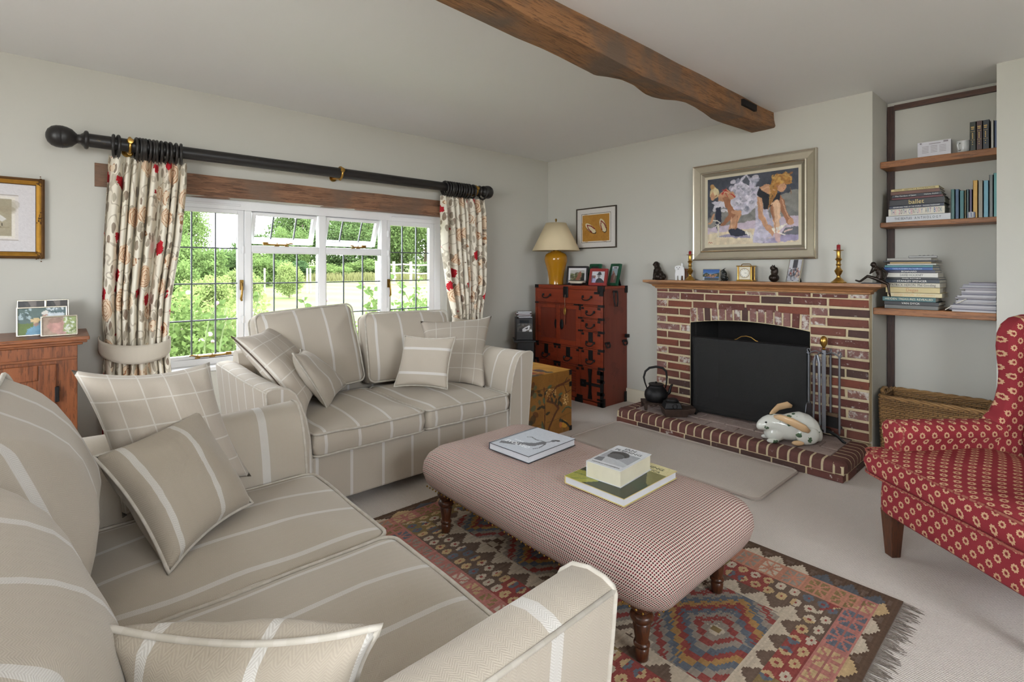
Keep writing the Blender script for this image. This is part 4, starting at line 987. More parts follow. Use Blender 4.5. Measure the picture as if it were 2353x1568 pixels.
# ------------------------------------------------------------------ helpers for things given in world coordinates
def wobj(name, mb, mat, parent, **kw):
    o = obj(name, mb, mat, parent, **kw); bpy.context.view_layer.update()
    o.matrix_basis = parent.matrix_world.inverted() if parent.parent is None else (parent.parent.matrix_world @ parent.matrix_basis).inverted()
    return o
def bx(*a): return MB().box(*a)

# ------------------------------------------------------------------ tansu chest
def lacquer(name, c1, c2, axis):
    t = NT(name); sx = {'y': (20, 1.5, 20), 'z': (20, 20, 1.5)}[axis]; n = t.noise(t.coord('Object', sx), 2, 5, .6); w = t.noise(t.coord('Object'), 4, 3)
    c = t.mix(n, c1, c2); c = t.mix(t.math('MULTIPLY', t.math('GREATER_THAN', w, .62), .35), c, shade(c1, .6)); t.col(c); t.bump(n, .08, .004); return t.fin(.35, 0, .4)
m_tan = lacquer('red_keyaki_panel', S(104, 38, 22), S(146, 60, 34), 'y'); m_tanv = lacquer('red_keyaki_side', S(92, 38, 27), S(120, 54, 38), 'z')
m_tgap = plain('tansu_gap', S(38, 16, 12), .7)
TX, TY = -.385, -.19
ta = thing('tansu_chest', 'red lacquered tansu chest with black iron handles and corner straps', 'chest', (-.2, -.64, 0))
wobj('carcase', bx(TX+.052, -.004, TY-.9, TY, .0, 1.112), m_tanv, ta, bevel=.003)
for y0_, y1_ in ((TY-.9, TY-.886), (TY-.014, TY)): wobj('side_panel', bx(TX+.006, TX+.054, y0_, y1_, .0, 1.112), m_tanv, ta)
wobj('top_board', bx(TX-.004, -.003, TY-.904, TY+.004, 1.112, 1.139), m_tan, ta, bevel=.004)
def F(a0, a1, z0, z1, p=0.0, th=.02): return (TX-p, TX+th-p, TY-a1, TY-a0, z0, z1)
wobj('front_shadow_gap', bx(*F(.004, .896, .006, 1.11, -.040, .012)), m_tgap, ta)
for a0, a1, z0, z1 in ((0, .018, 0, 1.112), (.882, .90, 0, 1.112), (.612, .630, .03, .948), (0, .9, 0, .032), (.018, .612, .524, .537), (.018, .882, .945, .955), (.630, .882, .822, .830), (.630, .882, .698, .706), (.630, .882, .525, .535), (.63, .882, .355, .366), (.018, .612, .345, .358), (.312, .324, .03, .524), (0, .9, 1.102, 1.112)):
    wobj('rail', bx(*F(a0, a1, z0, z1, .004)), m_tan, ta, bevel=.002)
def bail(a, z, w_, parent, drop=.026):
    y = TY-a; m = MB(); m.tube([(TX-.020, y+w_/2, z), (TX-.030, y+w_/2*.9, z-drop*.55), (TX-.034, y+w_/2*.5, z-drop), (TX-.035, y, z-drop*1.12), (TX-.034, y-w_/2*.5, z-drop), (TX-.030, y-w_/2*.9, z-drop*.55), (TX-.020, y-w_/2, z)], .0055, 8)
    for s in (1, -1): m.lathe([(.012, TX-.012), (.013, TX-.010), (.009, TX-.019), (.0, TX-.024)][1:], (0, y+s*w_/2, z+.004), 10, 'x'); m.cbox((TX-.01, y+s*w_/2, z+.004), (.012, .018, .022))
    return wobj('bail_handle', m, m_iron, parent, smooth=50)
def drawer(a0, a1, z0, z1, handles, lock=None, p=.002):
    d = wobj('drawer', bx(*F(a0+.003, a1-.003, z0+.003, z1-.003, p)), m_tan, ta, bevel=.003)
    for a, z, w_ in handles:
        bail(a, z, w_, d)
    if lock:
        y = TY-lock; m = bx(TX-.008, TX-.001, y-.026, y+.026, (z0+z1)/2-.02, z1-.002); m.ball((TX-.008, y, (z0+z1)/2+.01), (.005, .008, .008), 8, 6); wobj('lock_plate', m, m_iron, d, bevel=.004)
    return d
drawer(.018, .882, .955, 1.102, [(.175, 1.032, .10), (.715, 1.030, .105)], None)
wobj('lock_plate', bx(TX-.012, TX, TY-.470, TY-.405, 1.015, 1.128), m_iron, ta, bevel=.012)
for z0, z1, lk in ((.830, .945, 0), (.706, .822, 0), (.535, .698, 1), (.366, .525, 1)): drawer(.630, .882, z0, z1, [(.756, z0+(z1-z0)*(.5 if not lk else .36), .09)], .756 if lk else None)
drawer(.018, .312, .358, .524, [(.165, .415, .09)], .165); drawer(.324, .612, .358, .524, [(.468, .415, .09)], .468)
def sliding(a0, a1, z0, z1, p, pull, panel=True, slats=False):
    d = wobj('sliding_door', bx(*F(a0, a0+.045, z0, z1, p)), m_tan, ta, bevel=.002)
    m = bx(*F(a1-.045, a1, z0, z1, p)); m.box(*F(a0+.0452, a1-.0452, z1-.04, z1, p)); m.box(*F(a0+.0452, a1-.0452, z0, z0+.05, p)); wobj('door_frame', m, m_tan, d, bevel=.002)
    wobj('door_panel', bx(*F(a0+.04, a1-.04, z0+.045, z1-.035, p-.010)), m_tanv, d)
    if slats:
        for k in range(8):
            z = z0+.06+(z1-z0-.11)*k/8; wobj('slat', bx(*F(a0+.045, a1-.045, z, z+.014, p-.003)), m_tan, d)
    if pull is not None:
        m = MB(); m.ball((TX-p+.004, TY-pull, (z0+z1)/2), (.008, .024, .052), 14, 10); wobj('oval_pull', m, m_iron, d, smooth=180)
    return d
sliding(.020, .335, .540, .942, -.006, .290); sliding(.305, .612, .540, .942, .002, .375)
sliding(.020, .312, .040, .342, -.004, None, slats=True); sliding(.324, .612, .040, .342, .0, None, slats=True)
sd_ = wobj('safe_door', bx(*F(.633, .879, .040, .352, .002)), m_tan, ta, bevel=.003)
m = bx(*F(.735, .765, .060, .345, .009, .008)); m.prism([(TY-.725, .345), (TY-.775, .345), (TY-.757, .20), (TY-.775, .055), (TY-.725, .055), (TY-.743, .20)], 'x', TX-.010, TX-.002); m.box(*F(.64, .885, .185, .212, .009, .008)); m.box(*F(.636, .700, .165, .232, .014, .014)); m.ball((TX-.014, TY-.668, .198), (.008, .012, .012), 8, 6)
wobj('cross_strap', m, m_iron, sd_)
def strap(a0, a1, z0, z1, p=.0085): return wobj('corner_strap', bx(*F(a0, a1, z0, z1, p, .012)), m_iron, ta, bevel=.002)
for z in (.950, .826, .702, .530, .360): strap(.845, .902, z-.012, z+.012); strap(.60, .66, z-.009, z+.009); strap(.838, .872, z-.038, z-.016, .006); strap(.642, .672, z-.038, z-.016, .006)
for z in (.530, .351): strap(-.002, .05, z-.012, z+.012); strap(.27, .365, z-.011, z+.011); strap(.02, .055, z-.036, z-.015, .006); strap(.275, .305, z-.036, z-.015, .006); strap(.33, .362, z-.036, z-.015, .006); strap(.575, .608, z-.036, z-.015, .006)
strap(-.002, .05, 1.105, 1.140); strap(-.002, .05, .942, .958); strap(.84, .903, 1.085, 1.141); strap(.862, .903, 1.045, 1.085); strap(.80, .858, 1.062, 1.084); strap(.545, .62, .945, .958); strap(.612, .632, .90, .945)
for z0, z1 in ((.30, .335), (.225, .26), (.105, .14), (.055, .075)): strap(.835, .903, z0, z1)
strap(.872, .903, .0, .34); strap(.84, .903, .0, .045); strap(.56, .66, .0, .036); strap(.585, .655, .036, .075)
def sstrap(x0, x1, z0, z1): return wobj('corner_strap', bx(x0, x1, TY-.9075, TY-.899, z0, z1), m_iron, ta)
sstrap(TX, TX+.03, .0, .08); sstrap(-.05, -.004, .0, .10); sstrap(-.045, -.004, 1.07, 1.139); sstrap(TX, TX+.02, 1.09, 1.139)
for z in (.950, .826, .702, .530, .360, .235, .12): sstrap(TX-.004, TX+.016, z-.012, z+.012)
def ring_pull(x, z, w_, drop):
    y = TY-.905; m = MB(); m.tube([(x-w_/2, y-.008, z), (x-w_/2*1.05, y-.014, z-drop*.6), (x-w_/2*.6, y-.016, z-drop), (x+w_/2*.6, y-.016, z-drop), (x+w_/2*1.05, y-.014, z-drop*.6), (x+w_/2, y-.008, z)], .006, 8); m.cbox((x, y-.002, z), (w_*1.2, .010, .022)); return wobj('side_handle', m, m_iron, ta, smooth=50)
ring_pull(-.205, 1.085, .055, .14); ring_pull(-.325, .60, .055, .04); ring_pull(-.055, .60, .055, .04)
wobj('side_latch', bx(-.045, -.008, TY-.935, TY-.90, .63, .665), m_iron, ta, bevel=.004)
ky = thing('key_tassel', 'brass key hanging on a cord from the tansu lock plate', 'key', (TX-.018, TY-.44, 1.045))
obj('cord', MB().tube([(0, 0, 0), (-.002, .002, -.06), (-.002, 0, -.125)], .0025, 6), plain('cord_grey', S(120, 100, 84), .8), ky)
m = MB(); m.tube([(-.004, .012*math.cos(a), -.165+.038*math.sin(a)) for a in np.linspace(0, 2*PI, 17)[:-1]], .004, 6, True); m.ball((-.004, 0, -.165), (.004, .008, .03), 8, 6); obj('brass_charm', m, m_oldbrass, ky, smooth=180)
obj('tassel', MB().tube([(-.004, 0, -.205), (-.004, 0, -.23), (-.004, .002, -.30)], [.003, .006, .008], 8), plain('tassel_brown', S(120, 64, 44), .9), ky, smooth=180)

# ------------------------------------------------------------------ lamp on the tansu
TT = 1.1395
lx_, ly_ = -.275, onx(1277.6, 560, -.275).y
lamp = thing('table_lamp', 'ochre glazed vase lamp with a wide cream coolie shade', 'lamp', (lx_, ly_, TT))
m_ochre = plain('ochre_glaze', S(176, 122, 24), .12, 0, .1, 6); m_shade = plain('cream_card', S(222, 204, 168), .8, 0, .03, 6)
m_shade.node_tree.nodes['Principled BSDF'].inputs['Subsurface Weight'].default_value = 0.0
obj('vase_base', MB().lathe([(.070, 0), (.078, .003), (.077, .02), (.078, .06), (.088, .13), (.104, .19), (.117, .235), (.1215, .265), (.118, .295), (.104, .320), (.078, .335), (.055, .342), (.052, .350), (.030, .352)], (0, 0, 0), 32), m_ochre, lamp, smooth=60)
obj('lamp_fitting', MB().lathe([(.03, .350), (.03, .362), (.014, .366), (.012, .62), (.004, .66), (.010, .672), (.012, .684), (.006, .694), (0, .696)], (0, 0, 0), 14), m_oldbrass, lamp, smooth=50)
m = MB(); m.grid(lambda u, v: ((lambda r_, z: (r_*math.cos(2*PI*u), r_*math.sin(2*PI*u), z))(.252+(.107-.252)*v, .355+.292*v), (u, v)), 48, 2, True); so2 = obj('lamp_shade', m, m_shade, lamp, smooth=180, recalc=False)
md = so2.modifiers.new('thick', 'SOLIDIFY'); md.thickness = .002
m = MB()
for a in (0, 2.1, 4.2): m.tube([(0, 0, .640), (.106*math.cos(a), .106*math.sin(a), .644)], .0015, 6)
obj('shade_carrier', m, m_oldbrass, lamp)

# ------------------------------------------------------------------ photo frames
m_print = attr_mat('photo_print', .35, 0, 200, .5)
m_fglass = m_glass
def photo_frame(name, label, loc, yaw, w_, h_, bw, depth, mat, paint, lean=d2(12), mount=None, group=None, cat='photo frame', strut=True):
    """stands on loc, faces local -Y"""
    r = thing(name, label, cat, loc, yaw, group)
    M = RX(-lean)
    f = MB(); f.box(-w_/2, -w_/2+bw, -depth/2, depth/2, 0, h_); f.box(w_/2-bw, w_/2, -depth/2, depth/2, 0, h_); f.box(-w_/2+bw, w_/2-bw, -depth/2, depth/2, 0, bw); f.box(-w_/2+bw, w_/2-bw, -depth/2, depth/2, h_-bw, h_)
    M0 = T(0, 0, .0008+depth/2*math.sin(lean)) @ M
    obj('frame', f, mat, r, bevel=min(.002, bw/4), M=M0)
    obj('backing', MB().box(-w_/2+bw*.4, w_/2-bw*.4, depth*.1, depth/2+.001, bw*.4, h_-bw*.4), plain('frame_back', S(30, 28, 28), .8), r, M=M0)
    iw, ih = w_-2*bw, h_-2*bw
    pw, ph = iw-.001, ih-.001
    if mount:
        obj('mount', MB().box(-iw/2, iw/2, -.0005, depth*.1, bw, h_-bw), plain('mount_card', S(226, 224, 226), .7), r, M=M0); pw, ph = iw-2*mount, ih-2*mount
    po = link('print', paint.mesh('print', pw, ph, m_print), r, M0 @ T(0, -.0015, h_/2) @ RX(PI/2))
    if strut:
        obj('strut', MB().prism([(depth/2+h_*.65*math.sin(lean)+.002, h_*.64), (depth/2+h_*.65*math.sin(lean)+.006, h_*.64), (h_*.44, .004), (h_*.42, .0)], 'x', -w_*.12, w_*.12), plain('strut_black', S(20, 20, 22), .8), r)
    return r
def ph_black():
    p = Paint(40, 28, (150, 150, 140)); p.rect(0, 0, 1, .35, (190, 190, 186)); p.blotch((0, .3, 1, 1), 40, .12, [(96, 110, 60), (70, 74, 50), (150, 140, 110)]); p.poly([(.35, 1), (.62, .2), (.75, .1), (.78, .5), (.6, 1)], (150, 98, 78)); p.poly([(.7, 1), (.85, .3), (1, .3), (1, 1)], (52, 52, 48)); return p.grain()
def ph_red():
    p = Paint(44, 36, (206, 208, 212)); p.rect(0, .35, .3, 1, (120, 110, 120)); p.ell(.22, .45, .09, .1, (150, 110, 104)); p.rect(.08, .6, .34, 1, (170, 170, 206)); p.poly([(.32, 1), (.38, .7), (.55, .55), (.75, .62), (.95, .85), (1, 1)], (70, 70, 76)); p.ell(.55, .38, .11, .18, (140, 140, 142)); p.ell(.58, .18, .12, .14, (64, 64, 70)); p.ell(.56, .27, .2, .05, (58, 58, 64)); return p.grain()
def ph_green(k):
    p = Paint(30, 40, (150, 168, 176)) if k else Paint(30, 40, (60, 62, 60))
    if k: p.rect(0, 0, 1, .15, (206, 208, 216)); p.ell(.5, .1, .25, .03, (40, 40, 50)); p.rect(0, .55, 1, 1, (110, 104, 94)); p.poly([(.1, .95), (.15, .5), (.35, .3), (.6, .5), (.6, .95)], (126, 84, 80)); p.ell(.3, .36, .12, .08, (170, 130, 116)); p.ell(.55, .62, .12, .2, (150, 124, 112))
    else: p.blotch((0, 0, 1, 1), 30, .2, [(44, 42, 44), (80, 70, 66), (120, 60, 60)])
    return p.grain()
def tpt(x, y): return (1140+x/2.7026, 440+y/2.7026)
fy = lambda x, X: onx(*tpt(x, 580), X).y
faceW = -PI/2      # a frame turned to face -X
photo_frame('photo_frame', 'landscape photo in a thin black frame beside the lamp', (-.20, fy(501, -.20), TT), faceW+.12, .255, .190, .018, .016, plain('black_frame', S(26, 24, 30), .4), ph_black(), d2(6), .022)
photo_frame('photo_frame', 'portrait photo of a person in a hat, broad red frame', (-.30, fy(628, -.30), TT), faceW+.06, .205, .165, .026, .02, plain('red_frame', S(146, 50, 48), .4), ph_red(), d2(12))
photo_frame('photo_frame', 'green framed photo half hidden behind the red frame', (-.165, fy(600, -.165), TT), faceW-.05, .155, .215, .026, .02, plain('green_frame', S(22, 78, 54), .35), ph_green(0), d2(14))
photo_frame('photo_frame', 'green framed portrait photo of a couple beside the red frame', (-.19, fy(722, -.19), TT), faceW-.25, .150, .215, .024, .02, bpy.data.materials['green_frame'], ph_green(1), d2(14))
bd = thing('boat_dish', 'cream and black boat shaped dish before the black frame', 'dish', (-.325, fy(497, -.325), TT), faceW)
def boat(k, z0, z1, l, w_):
    def fn(u, v):
        a = 2*PI*u; z = z0+(z1-z0)*v; q = .78+.22*v; return (l/2*q*math.copysign(abs(math.cos(a))**.8, math.cos(a)), w_/2*q*math.sin(a), z), (u, v)
    m = MB(); m.grid(fn, 28, 3, True); m.add([fn(i/28, 0)[0] for i in range(28)], [tuple(range(28))]); m.add([fn(i/28, 1)[0] for i in range(28)], [tuple(range(28))]); return m
obj('foot', boat(0, .0, .020, .15, .05), plain('boat_black', S(22, 20, 24), .3), bd, smooth=60); obj('hull', boat(0, .020, .044, .20, .07), plain('boat_cream', S(212, 204, 184), .3), bd, smooth=60); obj('gunwale', boat(0, .044, .050, .215, .076), bpy.data.materials['boat_black'], bd, smooth=60)

# ------------------------------------------------------------------ hi-fi tower with discs
hf = thing('stereo_unit', 'slim black hi-fi stack in the corner beside the tansu', 'hi-fi', (-.60, -.235, 0), d2(-38))
m_blk = plain('black_plastic', S(20, 20, 23), .35, 0, .1); hz = .80
obj('speaker_stand', MB().box(-.07, .10, -.08, .11, 0, .56), m_blk, hf, bevel=.004)
obj('shelf', MB().box(-.11, .105, -.17, .11, .565, .582), m_blk, hf, bevel=.003)
obj('unit', MB().box(-.085, .085, -.10, .12, .582, hz), m_blk, hf, bevel=.004)
p = Paint(40, 34, (70, 66, 62)); p.blotch((0, 0, 1, 1), 25, .12, [(40, 40, 42), (110, 104, 98), (24, 24, 26)]); p.line([(.3, .8), (.55, .5), (.8, .3), (.75, .7), (.4, .9)], .1, (220, 222, 226)); p.ell(.5, .8, .14, .16, (210, 212, 216)); p.ell(.9, .9, .1, .2, (214, 214, 216)); p.rect(.15, .6, .35, .95, (20, 20, 22))
link('disc_window', p.grain().mesh('disc_window', .15, .082, m_print), hf, T(0, -.1008, .706) @ RX(PI/2)); obj('display', MB().box(-.05, .045, -.1035, -.10, .755, .785), plain('display_glass', S(30, 36, 44), .1), hf)
m = MB()
for i in range(4): m.lathe([(.006, -.106), (.006, -.10)], (-.055+i*.035, 0, .742), 10, 'y')
obj('buttons', m, m_lead, hf)
cdc = [(60, 58, 60), (36, 34, 36), (110, 40, 48), (46, 44, 48), (150, 150, 156)]
zc = hz+.001
for i, c in enumerate(cdc):
    o = thing('compact_disc_case', ['pale edged compact disc case, lowest on the hi-fi', 'dark compact disc case, second up on the hi-fi', 'dark red compact disc case on the hi-fi', 'black compact disc case, second down on the hi-fi', 'clear topped compact disc case, uppermost on the hi-fi'][i], 'disc case', (-.60+RND.uniform(-.008, .008), -.235+RND.uniform(-.008, .008), zc), d2(-38)+RND.uniform(-.2, .2), 'discs on the hi-fi')
    obj('case', MB().box(-.071, .071, -.062, .062, 0, .0125), plain('case_%s' % 'abcde'[i], S(*c), .25), o, bevel=.001); obj('tray_edge', MB().box(-.069, .069, -.0626, -.055, .003, .010), plain('tray_white', S(206, 206, 210), .4), o)
    zc += .0132

# ------------------------------------------------------------------ lacquer chest used as side table
tk = thing('lacquer_chest', 'square ochre lacquer chest painted with birds and branches', 'chest', (-1.35, -1.07, 0))
kx0, kx1, ky0, ky1, kz = -1.605, -1.092, -1.325, -.83, .487
m_och = attr_mat('chinoiserie_paint', .4, .05, 120, .4)
m_ochp = plain('ochre_lacquer', S(150, 104, 42), .4, 0, .2, 6)
wobj('body', bx(kx0, kx1, ky0, ky1, .0, .375), m_ochp, tk, bevel=.003); wobj('lid', bx(kx0, kx1, ky0, ky1, .378, kz), m_ochp, tk, bevel=.003)
def chin_front():
    p = Paint(130, 124, (134, 92, 42)); p.blotch((0, 0, 1, 1), 60, .12, [(128, 86, 36), (142, 98, 46), (118, 78, 34)], .35)
    BR_, DK, GR, PL = (84, 46, 30), (44, 42, 34), (70, 92, 70), (206, 170, 112)
    p.rect(0, .22, 1, .228, (70, 46, 26)); p.line([(0, .78), (.6, .76), (1, .70)], .006, (96, 70, 30))
    p.line([(.42, 1), (.50, .84), (.62, .66), (.70, .58), (.60, .48), (.45, .42), (.52, .34), (.66, .22), (.8, .2), (.95, .16)], .035, BR_); p.line([(.8, .2), (.86, .3), (.88, .36), (.98, .33)], .014, BR_); p.line([(.86, .3), (.87, .42)], .01, DK); p.line([(.84, .18), (.9, .11)], .012, DK); p.line([(.38, 1), (.40, .6), (.38, .2)], .02, BR_)
    for x, y in ((.55, .42), (.6, .36), (.64, .46), (.74, .36), (.72, .42), (.7, .5), (.75, .52), (.5, .2), (.42, .28), (.38, .4), (.36, .5), (.46, .62), (.3, .3), (.28, .5)): p.ell(x, y, .05, .022, DK if (x*100) % 3 < 2 else GR, .95, RND.uniform(0, 3))
    for i in range(40): p.ell(.86+RND.uniform(-.06, .06), .46+RND.uniform(-.08, .09), .008, .009, PL)
    for i in range(26): p.ell(.6+RND.uniform(-.18, .05), .3+RND.uniform(-.06, .06), .007, .008, PL)
    p.line([(.78, .66), (.86, .60), (.93, .60), (1, .64)], .022, GR); p.line([(.78, .67), (.86, .61), (.93, .61), (1, .65)], .008, DK)
    p.ell(.82, .86, .09, .06, (176, 126, 48), 1, .5); p.ell(.76, .80, .045, .03, (60, 66, 56), 1, .3); p.line([(.78, .8), (.88, .86), (.98, .97)], .03, DK); p.ell(.745, .86, .03, .05, (168, 96, 50)); p.line([(.82, .92), (.82, .98)], .008, DK); p.line([(.74, .76), (.72, .78)], .02, DK)
    p.poly([(.30, 1), (.33, .72), (.40, .85), (.46, 1)], GR, .8); p.line([(.34, .72), (.44, 1)], .012, (40, 52, 46)); p.blotch((.05, .1, .3, 1), 20, .05, [DK, GR, BR_], .7)
    return p.grain(.04)
link('painted_front', chin_front().mesh('painted_front', kx1-kx0-.006, kz-.006, m_och), tk, T((kx0+kx1)/2+1.35, ky0+1.07-.0022, kz/2) @ RX(PI/2))
p = Paint(90, 90, (196, 146, 70)); p.blotch((0, 0, 1, 1), 50, .14, [(206, 158, 84), (180, 130, 58)], .4); p.blotch((0, .3, .6, 1), 24, .06, [(60, 74, 80), (150, 60, 50), (84, 60, 40)], .8); p.line([(.0, .4), (.5, .5), (.8, .3)], .02, (90, 60, 40))
link('painted_lid', p.grain(.04).mesh('painted_lid', kx1-kx0-.006, ky1-ky0-.006, m_och), tk, T((kx0+kx1)/2+1.35, (ky0+ky1)/2+1.07, kz+.0022))
for z in (.02, kz-.02, .375): wobj('corner_mount', bx(kx1-.03, kx1+.002, ky0-.0035, ky0+.03, z-.02, z+.02), m_iron, tk, bevel=.002)

# ------------------------------------------------------------------ oak sideboard by the window
m_sb = wood('dark_oak', S(92, 48, 26), S(142, 84, 48), 'x', 1.0, .35, .15); m_sbv = wood('dark_oak_upright', S(92, 48, 26), S(138, 80, 46), 'z', 1.0, .35, .15)
sb = thing('sideboard', 'dark oak cupboard with moulded top standing under the gilt picture', 'sideboard', (-4.5, -.24, 0))
sx1, sy0, sz = -4.105, -.445, .938
m = MB(); m.box(-5.0, sx1+.05, sy0-.03, -.005, sz-.020, sz); m.box(-4.99, sx1+.04, sy0-.022, -.01, sz-.034, sz-.020); m.box(-4.98, sx1+.022, sy0-.012, -.01, sz-.046, sz-.034); wobj('top', m, m_sb, sb, bevel=.004)
wobj('carcase', bx(-4.97, sx1, sy0, -.01, .06, sz-.046), m_sbv, sb, bevel=.003); wobj('plinth', bx(-4.98, sx1+.012, sy0-.012, -.01, 0, .07), m_sb, sb, bevel=.004)
for a0, a1 in ((-4.94, -4.60), (-4.55, -4.19)):
    d = wobj('door', bx(a0, a1, sy0-.010, sy0+.004, .14, .80), m_sbv, sb, bevel=.004)
    m = bx(a0, a0+.07, sy0-.018, sy0-.009, .14, .80); m.box(a1-.07, a1, sy0-.018, sy0-.009, .14, .80); m.box(a0+.0702, a1-.0702, sy0-.018, sy0-.009, .72, .80); m.box(a0+.0702, a1-.0702, sy0-.018, sy0-.009, .14, .23); wobj('door_frame', m, m_sbv, d, bevel=.005)
    wobj('hinge', bx(a1-.006, a1+.012, sy0-.024, sy0-.002, .60, .68), m_iron, d, bevel=.003)
m = bx(-4.97, sx1, sy0-.008, sy0+.002, .815, .83); wobj('bead', m, m_sb, sb, bevel=.003)
m_silver = plain('silver_frame', S(206, 198, 182), .25, .9, .05)
def ph_couple(): return _ph_couple().smear(.8, 5)
def ph_baby(): return _ph_baby().smear(.8, 5)
def _ph_couple():
    p = Paint(54, 40, (88, 108, 104)); p.rect(0, .55, .4, 1, (98, 120, 50)); p.rect(.6, .02, .95, .45, (206, 214, 220)); p.blotch((.6, 0, .95, .25), 20, .05, [(70, 96, 100)]); p.blotch((.05, 0, .3, .4), 12, .06, [(180, 200, 206), (60, 84, 80)]); p.poly([(.38, 1), (.42, .6), (.55, .42), (.7, .6), (.75, 1)], (128, 160, 180)); p.poly([(.15, 1), (.22, .75), (.36, .62), (.52, .75), (.55, 1)], (112, 158, 184)); p.ell(.37, .58, .06, .1, (164, 132, 116)); p.ell(.36, .46, .11, .08, (212, 186, 138)); p.ell(.55, .3, .055, .1, (180, 146, 130)); p.ell(.55, .2, .07, .08, (212, 208, 200)); return p.grain(.03)
def _ph_baby():
    p = Paint(44, 30, (168, 146, 130)); p.rect(.62, 0, 1, 1, (150, 164, 110)); p.blotch((.62, 0, 1, 1), 26, .06, [(220, 224, 220), (106, 124, 72), (196, 200, 170)]); p.ell(.4, .5, .24, .42, (188, 146, 136)); p.ell(.38, .2, .2, .14, (156, 128, 116)); p.ell(.42, .55, .12, .2, (196, 150, 142)); p.ell(.55, .9, .16, .12, (192, 152, 144)); return p.grain(.03)
sbz = sz+.0005
ap_ = lambda x, Y: ony(x/2.4117, 780, Y).x
photo_frame('photo_frame', 'silver framed photo of a couple outdoors, one in a straw hat', (ap_(236, -.29), -.29, sbz), d2(3), .205, .155, .006, .012, m_silver, ph_couple(), d2(10))
photo_frame('photo_frame', 'small silver framed close-up photo of a sleeping baby', (ap_(330, -.375), -.375, sbz), d2(2), .150, .108, .006, .012, m_silver, ph_baby(), d2(14))
dk = Paint(20, 16, (60, 54, 50)); dk.blotch((0, 0, 1, 1), 20, .2, [(30, 28, 30), (120, 110, 104)])
photo_frame('photo_frame', 'silver frame behind the couple photo, turned towards the wall end', (ap_(172, -.15), -.13, sbz), d2(-10), .125, .185, .005, .01, m_silver, dk, d2(6), strut=False)
photo_frame('photo_frame', 'silver frame behind the couple photo, turned towards the curtain', (ap_(312, -.15)+.004, -.13, sbz), d2(8), .105, .185, .005, .01, m_silver, dk, d2(6), strut=False)

# ------------------------------------------------------------------ pictures on the walls
def moulded_frame(name, parent, w_, h_, prof, mats):
    """prof: [(inset from outer edge, height)] rings -> one mesh per material; in the local XZ plane facing -Y"""
    for (a, b), mat in zip(zip(prof[:-1], prof[1:]), mats):
        m = MB(); rg_ = []
        for ins, ht in (a, b): rg_.append([(-w_/2+ins, -ht, -h_/2+ins), (w_/2-ins, -ht, -h_/2+ins), (w_/2-ins, -ht, h_/2-ins), (-w_/2+ins, -ht, h_/2-ins)])
        m.add(rg_[0]+rg_[1], [(k, (k+1) % 4, 4+(k+1) % 4, 4+k) for k in range(4)]); yield m, mat
def picture(label, centre, yaw, w_, h_, prof, mats, sheet, sw, sh, dep, cat='picture', parts=('frame_moulding',)*20, glass=False):
    r = thing('framed_picture', label, cat, centre, yaw)
    for i, (m, mat) in enumerate(moulded_frame('x', r, w_, h_, prof, mats)): obj('frame_moulding', m, mat, r, recalc=False)
    m = MB(); m.box(-w_/2+.002, w_/2-.002, -.004, 0, -h_/2+.002, h_/2-.002); obj('backboard', m, m_foot, r)
    link('canvas', sheet.mesh('canvas', sw, sh, m_canvas), r, T(0, -dep, 0) @ RX(PI/2)); return r
m_canvas = attr_mat('oil_paint', .5, .25, 90, .4)
